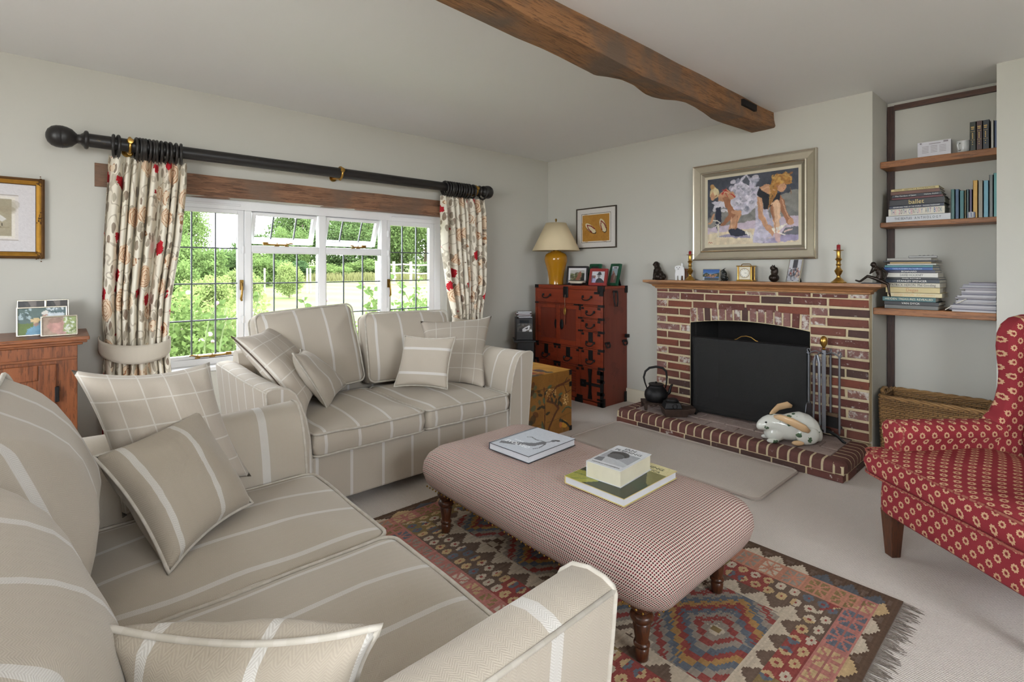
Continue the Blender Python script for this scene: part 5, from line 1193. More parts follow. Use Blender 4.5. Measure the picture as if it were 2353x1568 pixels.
def ballet():
    p = Paint(290, 210, (72, 76, 88)); N_ = (62, 66, 78)
    p.blotch((0, 0, 1, .5), 90, .06, [(66, 70, 82), (78, 82, 94), (58, 62, 74)], .5)
    p.poly([(0, .62), (.2, .5), (.55, .45), (.75, .38), (1, .28), (1, .70), (.6, .72), (.2, .75), (0, .78)], (132, 130, 126)); p.blotch((.0, .5, 1, .7), 50, .05, [(126, 124, 122), (140, 138, 134), (118, 118, 118)], .5)
    p.poly([(0, .74), (.3, .70), (.6, .66), (1, .64), (1, 1), (0, 1)], (196, 180, 196)); p.poly([(0, .84), (.35, .78), (.55, .78), (.62, .92), (1, .95), (1, 1), (0, 1)], (214, 198, 170)); p.blotch((.05, .84, .6, 1), 40, .05, [(220, 206, 178), (206, 188, 162)], .5)
    p.poly([(.10, .87), (.35, .83), (.54, .88), (.5, .91), (.2, .89)], (150, 142, 166)); p.poly([(.55, .98), (.75, .92), (1, .86), (1, .97), (.7, 1)], (160, 150, 180)); p.poly([(.8, .9), (.88, .8), (1, .78), (1, .9)], (104, 104, 112))
    SK, SKd, SKl = (196, 148, 116), (160, 108, 80), (222, 182, 150)
    # tutu
    p.poly([(.05, .36), (.2, .33), (.32, .30), (.36, .16), (.40, .04), (.45, .0), (.52, .10), (.50, .2), (.60, .19), (.585, .46), (.5, .55), (.42, .58), (.30, .50), (.22, .45), (.16, .46), (.12, .42)], (198, 194, 208))
    p.blotch((.3, .05, .58, .52), 160, .03, [(226, 220, 232), (206, 198, 216), (180, 178, 196), (120, 124, 140)], .6); p.poly([(.41, .10), (.45, .02), (.50, .10), (.48, .17)], (84, 88, 100))
    p.blotch((.08, .34, .3, .5), 40, .025, [(230, 226, 234), (198, 196, 210)], .7)
    # kneeling dancer
    p.poly([(.10, .44), (.17, .44), (.165, .70), (.13, .80), (.10, .72)], (44, 48, 66)); p.line([(.135, .72), (.13, .84), (.14, .88)], .02, (214, 206, 190)); p.line([(.05, .62), (.12, .63), (.15, .66)], .008, (232, 226, 214)); p.line([(.105, .68), (.15, .72)], .008, (232, 226, 214)); p.line([(.15, .67), (.105, .73)], .008, (232, 226, 214))
    p.poly([(.30, .55), (.39, .50), (.41, .56), (.36, .68), (.345, .80), (.25, .82), (.27, .68)], SK); p.poly([(.25, .78), (.34, .76), (.46, .82), (.47, .86), (.36, .88), (.27, .86)], (46, 50, 68)); p.line([(.45, .83), (.49, .85), (.53, .91)], .025, (216, 208, 194)); p.line([(.46, .80), (.48, .88)], .008, (240, 236, 226))
    p.poly([(.12, .27), (.22, .17), (.30, .22), (.34, .30), (.30, .33), (.20, .36), (.13, .34)], SK); p.poly([(.18, .30), (.25, .28), (.29, .42), (.345, .52), (.33, .58), (.21, .70), (.17, .72), (.15, .70), (.26, .56), (.22, .44)], SKd); p.line([(.08, .54), (.05, .64), (.02, .67)], .022, SK); p.line([(.30, .52), (.37, .55)], .04, SK)
    p.line([(.17, .24), (.21, .20), (.24, .28)], .008, (176, 40, 44)); p.line([(.19, .17), (.30, .27), (.33, .31)], .01, (176, 40, 44)); p.line([(.23, .17), (.18, .25)], .009, (176, 40, 44))
    p.ell(.085, .22, .055, .085, (206, 184, 140)); p.ell(.07, .27, .03, .06, SK); p.ell(.06, .12, .028, .04, (176, 136, 88)); p.ell(.10, .2, .03, .05, (224, 208, 168))
    # seated dancer
    p.poly([(.56, .50), (.66, .48), (.70, .62), (.72, .90), (.62, .99), (.53, .99), (.55, .8)], (192, 186, 206)); p.blotch((.55, .52, .7, .97), 50, .025, [(206, 200, 218), (172, 168, 190), (214, 208, 222)], .6); p.poly([(.72, .6), (.82, .55), (.83, .8), (.72, .85)], (176, 172, 190))
    p.poly([(.57, .30), (.60, .22), (.66, .25), (.78, .32), (.83, .30), (.80, .44), (.72, .50), (.64, .52), (.635, .40)], (38, 38, 46)); p.poly([(.60, .21), (.68, .17), (.76, .22), (.79, .30), (.70, .32), (.62, .25)], SK)
    p.poly([(.57, .32), (.63, .36), (.64, .60), (.70, .74), (.77, .82), (.74, .90), (.66, .80), (.59, .62)], SK); p.poly([(.82, .34), (.86, .42), (.88, .56), (.935, .68), (.93, .76), (.89, .76), (.83, .58), (.80, .44)], SKd)
    p.poly([(.72, .44), (.79, .40), (.82, .48), (.82, .66), (.81, .88), (.76, .88), (.74, .66)], SKl); p.poly([(.715, .5), (.74, .45), (.755, .7), (.73, .64)], SKd); p.poly([(.76, .86), (.815, .86), (.82, .98), (.80, 1.0), (.77, .94)], (206, 172, 170))
    p.poly([(.73, .80), (.88, .74), (.885, .76), (.76, .86)], (228, 222, 212)); p.line([(.77, .84), (.86, .90)], .012, (226, 220, 212)); p.line([(.86, .86), (.93, .82)], .016, (206, 180, 172)); p.ell(.92, .72, .03, .05, SK)
    p.ell(.83, .20, .055, .10, SK); p.poly([(.71, .20), (.74, .10), (.80, .05), (.88, .06), (.935, .12), (.94, .2), (.90, .22), (.84, .17), (.80, .22), (.78, .34), (.72, .46), (.69, .50), (.74, .34)], (174, 122, 62)); p.blotch((.74, .06, .93, .18), 40, .02, [(196, 148, 78), (150, 100, 52), (206, 166, 96)], .7); p.line([(.76, .32), (.72, .44), (.69, .52)], .014, (150, 104, 64)); p.line([(.92, .26), (.93, .34)], .004, (150, 104, 64))
    # light and shade on the figures
    for q in ([(.60, .36), (.625, .55), (.69, .73)], [(.84, .42), (.865, .55), (.91, .66)]): p.line(q, .008, SKl, .7)
    p.line([(.745, .50), (.76, .70), (.775, .86)], .012, (176, 122, 92), .8); p.line([(.79, .46), (.80, .66), (.795, .86)], .010, (234, 198, 168), .8); p.line([(.62, .24), (.70, .22), (.77, .27)], .008, SKl, .7)
    p.line([(.285, .60), (.29, .76)], .012, SKl, .7); p.line([(.36, .58), (.33, .78)], .012, SKd, .8); p.line([(.20, .22), (.27, .24)], .01, SKl, .8)
    p.line([(.846, .190), (.862, .196)], .004, (96, 66, 50)); p.line([(.872, .200), (.880, .204)], .004, (96, 66, 50)); p.line([(.864, .215), (.870, .235)], .004, (168, 112, 84)); p.line([(.850, .262), (.866, .264)], .005, (160, 80, 76)); p.ell(.795, .215, .008, .018, SKd)
    p.line([(.055, .265), (.066, .27)], .003, (96, 66, 50)); p.line([(.06, .30), (.072, .302)], .003, (160, 80, 76)); p.ell(.105, .255, .007, .014, SKd)
    for i in range(22): f_ = i/21; p.line([(.80+.02*math.sin(i*3), .06+.01*f_), (.75-.03*f_+.05*math.sin(i*1.7)*.3, .16+.10*f_), (.735-.03*f_, .30+.15*f_)], .0035, [(206, 160, 90), (128, 84, 44), (186, 138, 72)][i % 3], .7)
    for i in range(12): f_ = i/11; p.line([(.80+.04*f_, .06), (.90+.03*f_, .09+.04*f_), (.93, .16+.03*f_)], .0035, [(206, 160, 90), (140, 92, 48), (220, 180, 110)][i % 3], .7)
    for i in range(30): x0 = .33+.25*((i*37) % 30)/30; y0 = .08+.38*((i*17) % 30)/30; p.line([(x0, y0), (x0+.03*math.sin(i), y0+.05)], .004, (236, 232, 240), .8)
    p.smear(1.5, 9)
    p.line([(.01, .965), (.025, .95), (.035, .97), (.05, .955), (.06, .97)], .005, (170, 60, 50))
    return p.grain(.05)
m_pew = plain('pewter_frame', S(168, 158, 140), .42, .35, .06, 30); m_pews = plain('silver_bead', S(226, 220, 204), .2, .9, .05); m_liner = plain('linen_liner', S(208, 198, 176), .8); m_pewd = plain('pewter_dark', S(132, 122, 106), .5, .3, .06)
pr_ = [(0, 0), (.0, .034), (.006, .040), (.014, .034), (.022, .030), (.066, .022), (.070, .028), (.078, .031), (.084, .024), (.104, .016), (.108, .014), (.1295, .012)]
picture('oil painting of two ballet dancers tying shoes in a broad pewter frame', (-.002, -2.288, 1.788), -PI/2, .975, .820, pr_, [m_pew, m_pews, m_pews, m_pew, m_pew, m_pewd, m_pews, m_pews, m_pewd, m_pew, m_liner], ballet(), .718, .563, .0121, 'painting')
def geta():
    p = Paint(110, 86, (214, 210, 206)); p.rect(.12, .13, .88, .87, (60, 52, 46)); p.rect(.13, .14, .87, .86, (226, 220, 208)); p.rect(.15, .16, .85, .84, (178, 128, 54)); p.blotch((.17, .18, .83, .82), 40, .06, [(186, 138, 62), (168, 118, 48)], .5)
    for cx, cy, an in ((.36, .50, .75), (.68, .45, 1.25)):
        p.ell(cx+.01, cy+.02, .18, .075, (66, 48, 34), 1, an); p.ell(cx, cy, .175, .07, (214, 200, 168), 1, an); ca, sa = math.cos(an), math.sin(an)
        f = lambda a, b: (cx+a*ca-b*sa, cy+a*sa+b*ca)
        p.line([f(-.12, 0), f(-.02, -.05), f(.10, -.055)], .022, (134, 36, 38)); p.line([f(-.12, 0), f(-.02, .05), f(.10, .055)], .022, (134, 36, 38))
    p.blotch((.2, .87, .8, .89), 8, .005, [(150, 140, 130)]); return p.grain(.02)
m_bamb = plain('dark_thin_frame', S(58, 46, 34), .4, .2, .3, 40)
picture('print of two thonged sandals on gold in a thin dark frame', (-.002, -.705, 1.733), -PI/2, .525, .428, [(0, 0), (0, .016), (.003, .018), (.010, .016), (.012, .010)], [m_bamb]*4, geta(), .503, .406, .009)
def bull():
    p = Paint(120, 96, (208, 204, 206)); p.rect(.13, .17, .87, .83, (150, 140, 130)); p.rect(.134, .175, .866, .825, (214, 208, 204)); p.rect(.155, .20, .845, .80, (120, 112, 104)); p.rect(.157, .203, .843, .797, (222, 216, 206)); p.rect(.18, .225, .82, .775, (162, 152, 128)); p.blotch((.2, .24, .8, .76), 40, .08, [(156, 146, 122), (170, 160, 136), (150, 136, 112)], .4)
    p.poly([(.2, .45), (.45, .40), (.62, .42), (.66, .5), (.6, .62), (.45, .68), (.2, .66)], (104, 60, 42)); p.blotch((.3, .42, .62, .62), 20, .03, [(206, 204, 206), (90, 50, 36)], .7); p.poly([(.62, .43), (.70, .43), (.78, .52), (.75, .56), (.66, .53)], (206, 204, 200)); p.ell(.705, .465, .012, .014, (30, 26, 26)); p.line([(.63, .43), (.68, .42), (.72, .38), (.715, .31)], .014, (120, 104, 84)); p.line([(.6, .41), (.585, .36), (.56, .31)], .012, (120, 104, 84)); p.line([(.66, .56), (.7, .63), (.74, .64), (.75, .58)], .006, (60, 50, 44)); p.rect(.2, .64, .8, .66, (140, 130, 104), .5); return p.grain(.03)
m_gilt = plain('worn_gilt', S(176, 130, 54), .38, .75, .3, 30, .3, 60); m_giltd = plain('gilt_wear', S(104, 72, 38), .6, .4, .4, 24, .3, 60)
gp = picture('cattle sketch in a wide cream mount and worn gilt frame', (-4.555, -.002, 1.593), 0, .625, .463, [(0, 0), (0, .026), (.008, .034), (.015, .028), (.022, .030), (.036, .022), (.040, .014)], [m_giltd, m_giltd, m_giltd, m_gilt, m_gilt, m_giltd], bull(), .546, .384, .012)
m = MB(); rr_ = random.Random(4)
for cx, cz in ((.3125, .2315), (.3125, -.2315), (.3125, 0)):
    for i in range(26): m.ball((cx-.016-abs(rr_.gauss(0, .012))+.004, -.031, (cz if abs(cz) < .1 else math.copysign(abs(cz)-.016, cz))+rr_.gauss(0, .018)*(1 if abs(cz) < .1 else .7)), (.0035, .003, .0035), 6, 4)
obj('gilt_ornament', m, m_giltd, gp, smooth=180)['kind'] = 'stuff'
# ------------------------------------------------------------------ fire screen
fs_ = thing('fire_screen', 'wide black mesh fire screen with a brass handle', 'fire screen', (0, 0, 0))
def gz(x, y): return (1400+x/2.7515, 560+y/2.7515)
sA, sB = Vector((-.30, -1.895, 0)), Vector((-.205, -2.735, 0))
bl, br = onz(*gz(528, 1048), HT+.022), onz(*gz(1255, 1185), HT+.022)
d_ = (br-bl); d_.z = 0; Ls = d_.length; d_.normalize(); nf = Vector((d_.y, -d_.x, 0))
if nf.x > 0: nf = -nf
fs_.matrix_basis = frame3(((bl+br)/2).to_tuple()[:2]+(HT,), d_, -nf, (0, 0, 1))
hS = .605
def meshmat():
    t = NT('fine_black_mesh'); tr = t.n('ShaderNodeBsdfTransparent'); mx = t.n('ShaderNodeMixShader'); mx.inputs[0].default_value = .80
    v = t.coord('Object'); n = t.noise(v, 7, 4); t.col(t.mix(n, S(12, 12, 12), S(30, 29, 28))); t.fin(.6, .2)
    t.l(tr.outputs[0], mx.inputs[1]); t.l(t.b.outputs[0], mx.inputs[2]); t.l(mx.outputs[0], t.out.inputs[0]); return t.m
obj('mesh_panel', MB().box(-Ls/2+.006, Ls/2-.006, -.002, .002, .024, .018+hS), meshmat(), fs_)
m = MB(); m.tube([(-Ls/2, 0, .02), (Ls/2, 0, .02), (Ls/2, 0, .02+hS), (-Ls/2, 0, .02+hS)], .007, 8, True); obj('rim', m, m_iron, fs_, smooth=50)
for x in (-Ls/2+.05, Ls/2-.05): obj('foot', MB().tube([(x, -.07, .010), (x, -.03, .018), (x, .03, .018), (x, .08, .010)], .009, 8), m_iron, fs_, smooth=50)
m = MB(); m.tube([(-.085, 0, .026+hS), (-.07, 0, .030+hS), (-.035, 0, .054+hS), (.0, 0, .060+hS), (.035, 0, .054+hS), (.07, 0, .030+hS), (.085, 0, .026+hS)], .0035, 8); obj('handle', m, m_brass, fs_, smooth=50)
# ------------------------------------------------------------------ companion set
st = onz(*gz(1356, 1236), HT); cs = thing('fire_tool_stand', 'grey steel fire tool stand with gilt knob and splayed feet', 'tool stand', (st.x, st.y, HT), d2(20))
m_steel = plain('blackened_steel', S(120, 122, 128), .38, .8, .15, 30); sH = .62
obj('post', MB().box(-.0125, .0125, -.0125, .0125, .045, sH), m_steel, cs, bevel=.002)
obj('knob', MB().lathe([(.006, sH), (.014, sH+.006), (.007, sH+.014), (.010, sH+.022), (.021, sH+.042), (.024, sH+.062), (.019, sH+.084), (.008, sH+.096), (0, sH+.098)], (0, 0, 0), 20), m_brass, cs, smooth=60)
for k in range(4):
    a = PI/4+k*PI/2+.3; c, s_ = math.cos(a), math.sin(a)
    obj('foot', MB().tube([(0, 0, .055), (.04*c, .04*s_, .06), (.09*c, .09*s_, .042), (.125*c, .125*s_, .012), (.14*c, .14*s_, .010)], [.012, .012, .011, .010, .008], 8, flat=.5), m_iron, cs, smooth=60)
    obj('hook', MB().tube([(0, 0, sH-.03), (.05*c, .05*s_, sH-.012), (.085*c, .085*s_, sH-.025), (.10*c, .10*s_, sH-.045), (.112*c, .112*s_, sH-.03)], .0045, 8), m_steel, cs, smooth=60)
wz = Matrix.Translation((st.x, st.y, HT)) @ RZ(d2(20))
def tool(name, label, k, build):
    a = PI/4+k*PI/2+.3; p = wz @ Vector((.100*math.cos(a), .100*math.sin(a), 0)); r = thing(name, label, 'fire tool', (p.x, p.y, HT+.07), d2(20)+a, 'tools hanging on the fire tool stand'); build(r); return r
topz = sH-.115
def shaft(r, z0, z1=topz):
    obj('shaft', MB().tube([(0, 0, z0), (0, 0, z1)], .0075, 8), m_steel, r, smooth=50)
    obj('loop', MB().tube([(0, 0, z1), (.004, 0, z1+.018), (.010, 0, z1+.03), (.006, 0, z1+.042), (-.006, 0, z1+.042), (-.010, 0, z1+.03)], .0045, 8), m_steel, r, smooth=50)
def _brush(r): shaft(r, .09); obj('brush_head', MB().box(-.018, .018, -.05, .05, .075, .10), wood('brush_wood', S(70, 52, 38), S(100, 80, 60), 'y'), r, bevel=.004); obj('bristles', MB().taper((0, 0), (.022, .055), (.016, .047), 0.0, .076), plain('black_bristle', S(22, 20, 20), .9, 0, .4, 120, .8, 300), r)
def _shovel(r): shaft(r, .16); obj('blade', MB().prism([(-.045, .0), (.045, .0), (.048, .10), (.036, .155), (.01, .175), (-.01, .175), (-.036, .155), (-.048, .10)], 'x', -.002, .002), m_steel, r, bevel=.0015)
def _poker(r): shaft(r, .0); obj('tip', MB().tube([(0, 0, .0), (.0, .0, -.012), (0, .0, .05), (0, .03, .03), (0, .045, .012)], [.006, .004, .006, .005, .002], 8), m_steel, r, smooth=50)
def _tongs(r):
    for s in (-1, 1): obj('tong_arm', MB().tube([(0, s*.004, topz+.02), (0, s*.016, topz-.03), (0, s*.018, .2), (0, s*.022, .06), (0, s*.006, .0)], [.008, .011, .0075, .007, .008], 8), m_steel, r, smooth=50)
tool('hearth_brush', 'hearth brush with black bristles hanging on the steel stand', 3, _brush); tool('ash_shovel', 'flat steel ash shovel hanging on the steel stand', 0, _shovel); tool('poker', 'hooked steel poker hanging on the steel stand', 2, _poker); tool('fire_tongs', 'long steel fire tongs hanging on the steel stand', 1, _tongs)
# ------------------------------------------------------------------ ceramic rabbit
rb = onz(*gz(1128, 1250), HT); RB = thing('ceramic_rabbit', 'crouching white china rabbit painted with green sprigs', 'ornament', (rb.x, rb.y, HT), d2(-46))
def rabbit_mat():
    t = NT('painted_china'); v = t.coord('Object'); d1 = t.vor(v, 27); cv = t.n('ShaderNodeTexVoronoi'); cv.inputs['Scale'].default_value = 27; t.l(v, cv.inputs['Vector']); sx = t.n('ShaderNodeSeparateXYZ'); t.l(cv.outputs['Color'], sx.inputs[0])
    n = t.noise(v, 90, 1); leaf = t.math('MULTIPLY', t.math('LESS_THAN', t.math('ADD', d1, t.math('MULTIPLY', n, .6)), .64), t.math('GREATER_THAN', sx.outputs[0], .42)); c = t.mix(t.noise(v, 5, 2), S(202, 204, 196), S(218, 218, 212)); c = t.mix(leaf, c, t.mix(t.noise(v, 60, 1), S(50, 70, 56), S(96, 120, 90))); t.col(c); return t.fin(.1)
m_rab = rabbit_mat(); m_rear = plain('rabbit_ear_tan', S(206, 172, 132), .15)
# body along +x (head at -x), a run of cross-sections
sec = [(-.150, .070, .004, .004), (-.146, .072, .016, .014), (-.135, .078, .027, .024), (-.115, .086, .034, .033), (-.090, .090, .040, .040), (-.065, .086, .044, .048), (-.045, .076, .048, .058), (-.015, .070, .054, .062), (.02, .074, .060, .068), (.06, .076, .064, .072), (.10, .070, .062, .066), (.13, .058, .052, .055), (.15, .042, .036, .04), (.158, .036, .01, .012)]
m = MB(); n = 22
def rsec(i, k): x, zc_, ry, rz_ = sec[i]; a = 2*PI*k/n; z = zc_+rz_*math.sin(a); return (x, ry*math.cos(a), max(z, .001))
m.add([rsec(i, k) for i in range(len(sec)) for k in range(n)], [(i*n+k, i*n+(k+1) % n, (i+1)*n+(k+1) % n, (i+1)*n+k) for i in range(len(sec)-1) for k in range(n)]+[tuple(range(n)), tuple(range((len(sec)-1)*n, len(sec)*n))])
m.ball((-.062, 0, .042), (.052, .046, .043), 14, 10)
RB.scale = (1.38, 1.38, 1.38)
o = obj('body', m, m_rab, RB, smooth=180, recalc=False); q = o.modifiers.new('fuse', 'REMESH'); q.mode = 'VOXEL'; q.voxel_size = .0045; q.use_smooth_shade = True; o.modifiers.new('soft', 'SMOOTH').iterations = 4
for s in (1, -1):
    e = MB(); P = [(-.075, s*.022, .126), (-.055, s*.042, .130), (-.015, s*.070, .118 if s < 0 else .15), (.035, s*.086, .092 if s < 0 else .158), (.06, s*.088, .076 if s < 0 else .150)]; e.tube(P, [.008, .015, .019, .019, .009], 10, flat=.45); oo = obj('ear', e, m_rear, RB, smooth=180); oo['label'] = 'tan ear lying back'
    obj('eye', MB().ball((-.116, s*.029, .100), (.006, .004, .005), 8, 6), plain('eye_black', S(20, 18, 18), .1), RB, smooth=180)
    obj('paw', MB().ball((-.085, s*.034, .012), (.03, .014, .012), 12, 8), m_rab, RB, smooth=180); obj('haunch', MB().ball((.07, s*.052, .048), (.058, .022, .047), 14, 10), m_rab, RB, smooth=180); obj('hind_paw', MB().ball((.02, s*.062, .012), (.03, .014, .012), 12, 8), m_rear, RB, smooth=180)
# ------------------------------------------------------------------ cast iron kettle, trivet, charcoal box
m_rust = plain('rusty_iron', S(62, 46, 38), .75, .3, .45, 40, .5, 120)
kb = onz(*gz(287, 1046), HT); kp = Vector((kb.x+.03, kb.y+.005, HT))
tr_ = thing('iron_trivet', 'low pierced rusty iron trivet under the kettle', 'trivet', tuple(kp), d2(-45))
m = MB(); m.box(-.115, .115, -.085, .085, .050, .062); obj('plate', m, m_rust, tr_, bevel=.004)
m = MB()
for i in range(6): x = -.10+.2*i/5; m.prism([(x-.02, .050), (x, .036), (x+.02, .050)], 'y', -.084, -.080)
obj('apron', m, m_rust, tr_)
for x in (-.10, .10):
    for y in (-.07, .07): obj('leg', MB().taper((x, y), (.010, .010), (.014, .014), 0, .051), m_rust, tr_, bevel=.002)
kt = thing('iron_kettle', 'squat cast iron kettle with tall hoop handle on the trivet', 'kettle', (kp.x, kp.y, HT+.0625), d2(-45))
obj('body', MB().lathe([(.066, 0), (.082, .006), (.094, .028), (.097, .052), (.093, .078), (.080, .102), (.066, .116), (.060, .122), (.058, .134), (.063, .140), (.063, .146), (.054, .146), (.052, .138), (.02, .137)], (0, 0, 0), 32), m_iron, kt, smooth=50)
obj('lid', MB().lathe([(.050, .138), (.052, .142), (.03, .148), (.008, .150), (.008, .157), (.011, .162), (0, .166)], (0, 0, 0), 24), m_iron, kt, smooth=50)
obj('spout', MB().tube([(.085, 0, .055), (.112, 0, .075), (.118, 0, .11), (.128, 0, .135), (.14, 0, .138)], [.016, .014, .011, .009, .008], 10), m_iron, kt, smooth=180)
obj('hoop_handle', MB().tube([(-.076, 0, .105), (-.094, 0, .155), (-.104, 0, .20), (-.09, 0, .25), (-.055, 0, .280), (0, 0, .290), (.055, 0, .280), (.085, 0, .25), (.090, 0, .20), (.086, 0, .15), (.078, 0, .108)], [.005, .006, .008, .009, .010, .010, .010, .009, .008, .006, .005], 10, flat=.55), m_iron, kt, smooth=180)
ib = onz(*gz(412, 1085), HT); IB = thing('charcoal_iron_box', 'rusty iron charcoal box with round lid beside the trivet', 'iron box', (ib.x, ib.y, HT), d2(-45))
obj('tray', MB().taper((0, 0), (.085, .065), (.100, .078), 0, .062), m_rust, IB, bevel=.004); obj('tray_spout', MB().taper((.115, .01), (.03, .04), (.045, .05), .012, .064), m_rust, IB, bevel=.004)
obj('firebox', MB().taper((-.02, 0), (.07, .062), (.055, .05), .063, .112), m_iron, IB, bevel=.006); obj('lid', MB().lathe([(.052, .112), (.054, .118), (.045, .124), (.043, .132), (.03, .135), (0, .135)], (-.02, 0, 0), 24), m_iron, IB, smooth=50)
obj('ring_pull', MB().tube([(-.01+.018*math.sin(a), -.066, .086+.018*math.cos(a)) for a in np.linspace(0, 2*PI, 15)[:-1]], .003, 6, True), m_iron, IB, smooth=180)

# ------------------------------------------------------------------ things on the mantel shelf
MZ = 1.2035
def my(px, X): return onx(px, 640, X).y
def mg(x): return 1470+x/8.715
def mg2(x): return 1720+x/6.9206
m_bronze = plain('dark_bronze', S(46, 36, 30), .35, .6, .3, 40, .2, 80)
def candlestick(label, px, X, hs, cl, group):
    r = thing('candlestick', label, 'candlestick', (X, my(px, X), MZ), d2(8), group)
    obj('foot', MB().lathe([(.046, 0), (.048, .003), (.046, .008), (.036, .014), (.030, .022), (.018, .034), (.012, .042)], (0, 0, 0), 8), m_brass, r, smooth=30)
    P = [(.012, .040), (.011, .052), (.016, .060), (.024, .078), (.026, .086), (.018, .096), (.012, .108), (.011, .118), (.016, .122), (.017, .130), (.012, .134), (.012, .150), (.016, .158), (.023, .164), (.016, .170), (.013, .176), (.013, .215), (.014, .220), (.030, .224), (.031, .227), (.014, .228)]
    obj('stem', MB().lathe([(a, .04+(b-.04)*hs) for a, b in P], (0, 0, 0), 24), m_brass, r, smooth=50)
    zt = .04+(.228-.04)*hs
    c = thing('candle', 'short red candle in the brass stick ' + ('beside the white cat' if px < 1700 else 'near the bronze figure'), 'candle', (X, my(px, X), MZ+zt-.006), 0, 'red candles')
    obj('wax', MB().lathe([(.0115, 0), (.0115, cl), (.008, cl+.003), (0, cl+.003)], (0, 0, 0), 16), plain('red_wax', S(140, 22, 30), .35), c, smooth=50); obj('wick', MB().tube([(0, 0, cl+.002), (.001, 0, cl+.014)], .001, 5), m_iron, c)
candlestick('turned brass candlestick beside the white cat ornament', mg(1008), -.105, .98, .032, 'brass candlesticks'); candlestick('turned brass candlestick between leaning photo and bronze figure', mg2(1432), -.110, 1.02, .040, 'brass candlesticks')
# seated dog
dg = thing('dog_figurine', 'seated dark bronze dog figurine at the end of the mantel', 'figurine', (-.10, my(mg(372), -.10), MZ), d2(-105))
m = MB(); sp_ = [((.012, 0, .012), (.040, .036, .024)), ((.008, 0, .035), (.034, .031, .036)), ((-.004, 0, .062), (.026, .027, .036)), ((-.012, 0, .09), (.020, .021, .026)), ((-.020, 0, .110), (.020, .019, .018)), ((-.038, 0, .106), (.014, .011, .010))]
for c, r_ in sp_: m.ball(c, r_, 14, 10)
for s in (1, -1):
    m.tube([(-.014, s*.014, .07), (-.022, s*.016, .035), (-.026, s*.016, .006), (-.036, s*.017, .005)], [.012, .009, .008, .006], 8); m.ball((.016, s*.028, .022), (.026, .014, .024), 12, 8); m.tube([(-.014, s*.017, .118), (-.016, s*.024, .108), (-.018, s*.023, .094)], [.006, .008, .004], 8, flat=.5)
o = obj('body', m, m_bronze, dg, smooth=180); rmsh = o.modifiers.new('fuse', 'REMESH'); rmsh.mode = 'VOXEL'; rmsh.voxel_size = .0028; rmsh.use_smooth_shade = True
dg.scale = (1.32, 1.32, 1.32)
# white cut-out cat
ct = thing('cat_ornament', 'flat white wooden cat ornament with raised tail', 'ornament', (-.12, my(mg(800), -.12), MZ), faceW+.1)
ol = [(-.03, 0), (-.018, 0), (-.015, .03), (-.008, .03), (-.004, 0), (.010, 0), (.012, .03), (.024, .03), (.026, .0), (.034, 0), (.034, .062), (.030, .086), (.024, .092), (.024, .112), (.018, .118), (.012, .112), (.012, .096), (.002, .1), (-.022, .098), (-.032, .092), (-.034, .078), (-.028, .066), (-.032, .04)]
obj('body', MB().prism(ol, 'y', -.006, .006), plain('white_enamel', S(222, 222, 224), .4), ct, bevel=.002); m = MB()
for x, z in ((-.018, .086), (.002, .086), (-.008, .076)): m.ball((x, -.0062, z), (.003, .001, .003), 8, 5)
obj('face', m, plain('grey_dots', S(90, 90, 96), .6), ct); ct.scale = (1.3, 1.3, 1.3)
tag(obj('wood_block', MB().box(-.012, .012, -.03, .03, 0, .102), wood('block_wood', S(96, 58, 34), S(140, 88, 52), 'z'), None, bevel=.002, M=T(-.072, my(mg(893), -.072), MZ) @ RZ(.1)), 'upright brown wooden block behind the white cat', 'block')
# small photo
def ph_village():
    p = Paint(50, 32, (62, 104, 164)); p.rect(0, 0, 1, .2, (52, 92, 156)); p.rect(0, .35, 1, .5, (150, 160, 160), .4); p.poly([(0, .5), (.2, .3), (.45, .5), (.7, .4), (1, .3), (1, .7), (0, .7)], (54, 66, 52)); p.blotch((.15, .45, .85, .75), 30, .05, [(166, 120, 90), (190, 140, 110), (120, 90, 76)]); p.rect(0, .78, 1, 1, (70, 76, 80)); p.rect(0, .7, .12, 1, (170, 174, 180)); return p.grain(.03)
photo_frame('photo_frame', 'small unframed look blue sky photo of houses on the mantel'.replace('unframed look ', ''), (-.115, my(mg(1418), -.115), MZ), faceW+.02, .148, .098, .004, .006, m_silver, ph_village(), d2(10))
# dark bird
bd_ = thing('bird_figurine', 'small glossy black bird figurine beside the blue photo', 'figurine', (-.12, my(mg(1685), -.12), MZ), d2(-100)); m = MB(); m_jet = plain('black_glaze', S(28, 30, 30), .15, 0, .4, 60, .6, 90)
for c, r_ in (((0, 0, .03), (.026, .024, .03)), ((.004, 0, .058), (.022, .021, .026)), ((-.006, 0, .080), (.016, .015, .016)), ((.012, .012, .02), (.02, .014, .02))): m.ball(c, r_, 12, 9)
m.tube([(-.018, 0, .082), (-.036, 0, .078)], [.005, .001], 8); m.tube([(-.004, 0, .094), (.006, .008, .104), (.016, .016, .106)], [.004, .003, .001], 6); m.tube([(-.01, .012, .008), (-.016, .012, .001)], .004, 6); m.tube([(-.01, -.012, .008), (-.016, -.012, .001)], .004, 6)
o = obj('body', m, m_jet, bd_, smooth=180); q = o.modifiers.new('fuse', 'REMESH'); q.mode = 'VOXEL'; q.voxel_size = .0026; q.use_smooth_shade = True
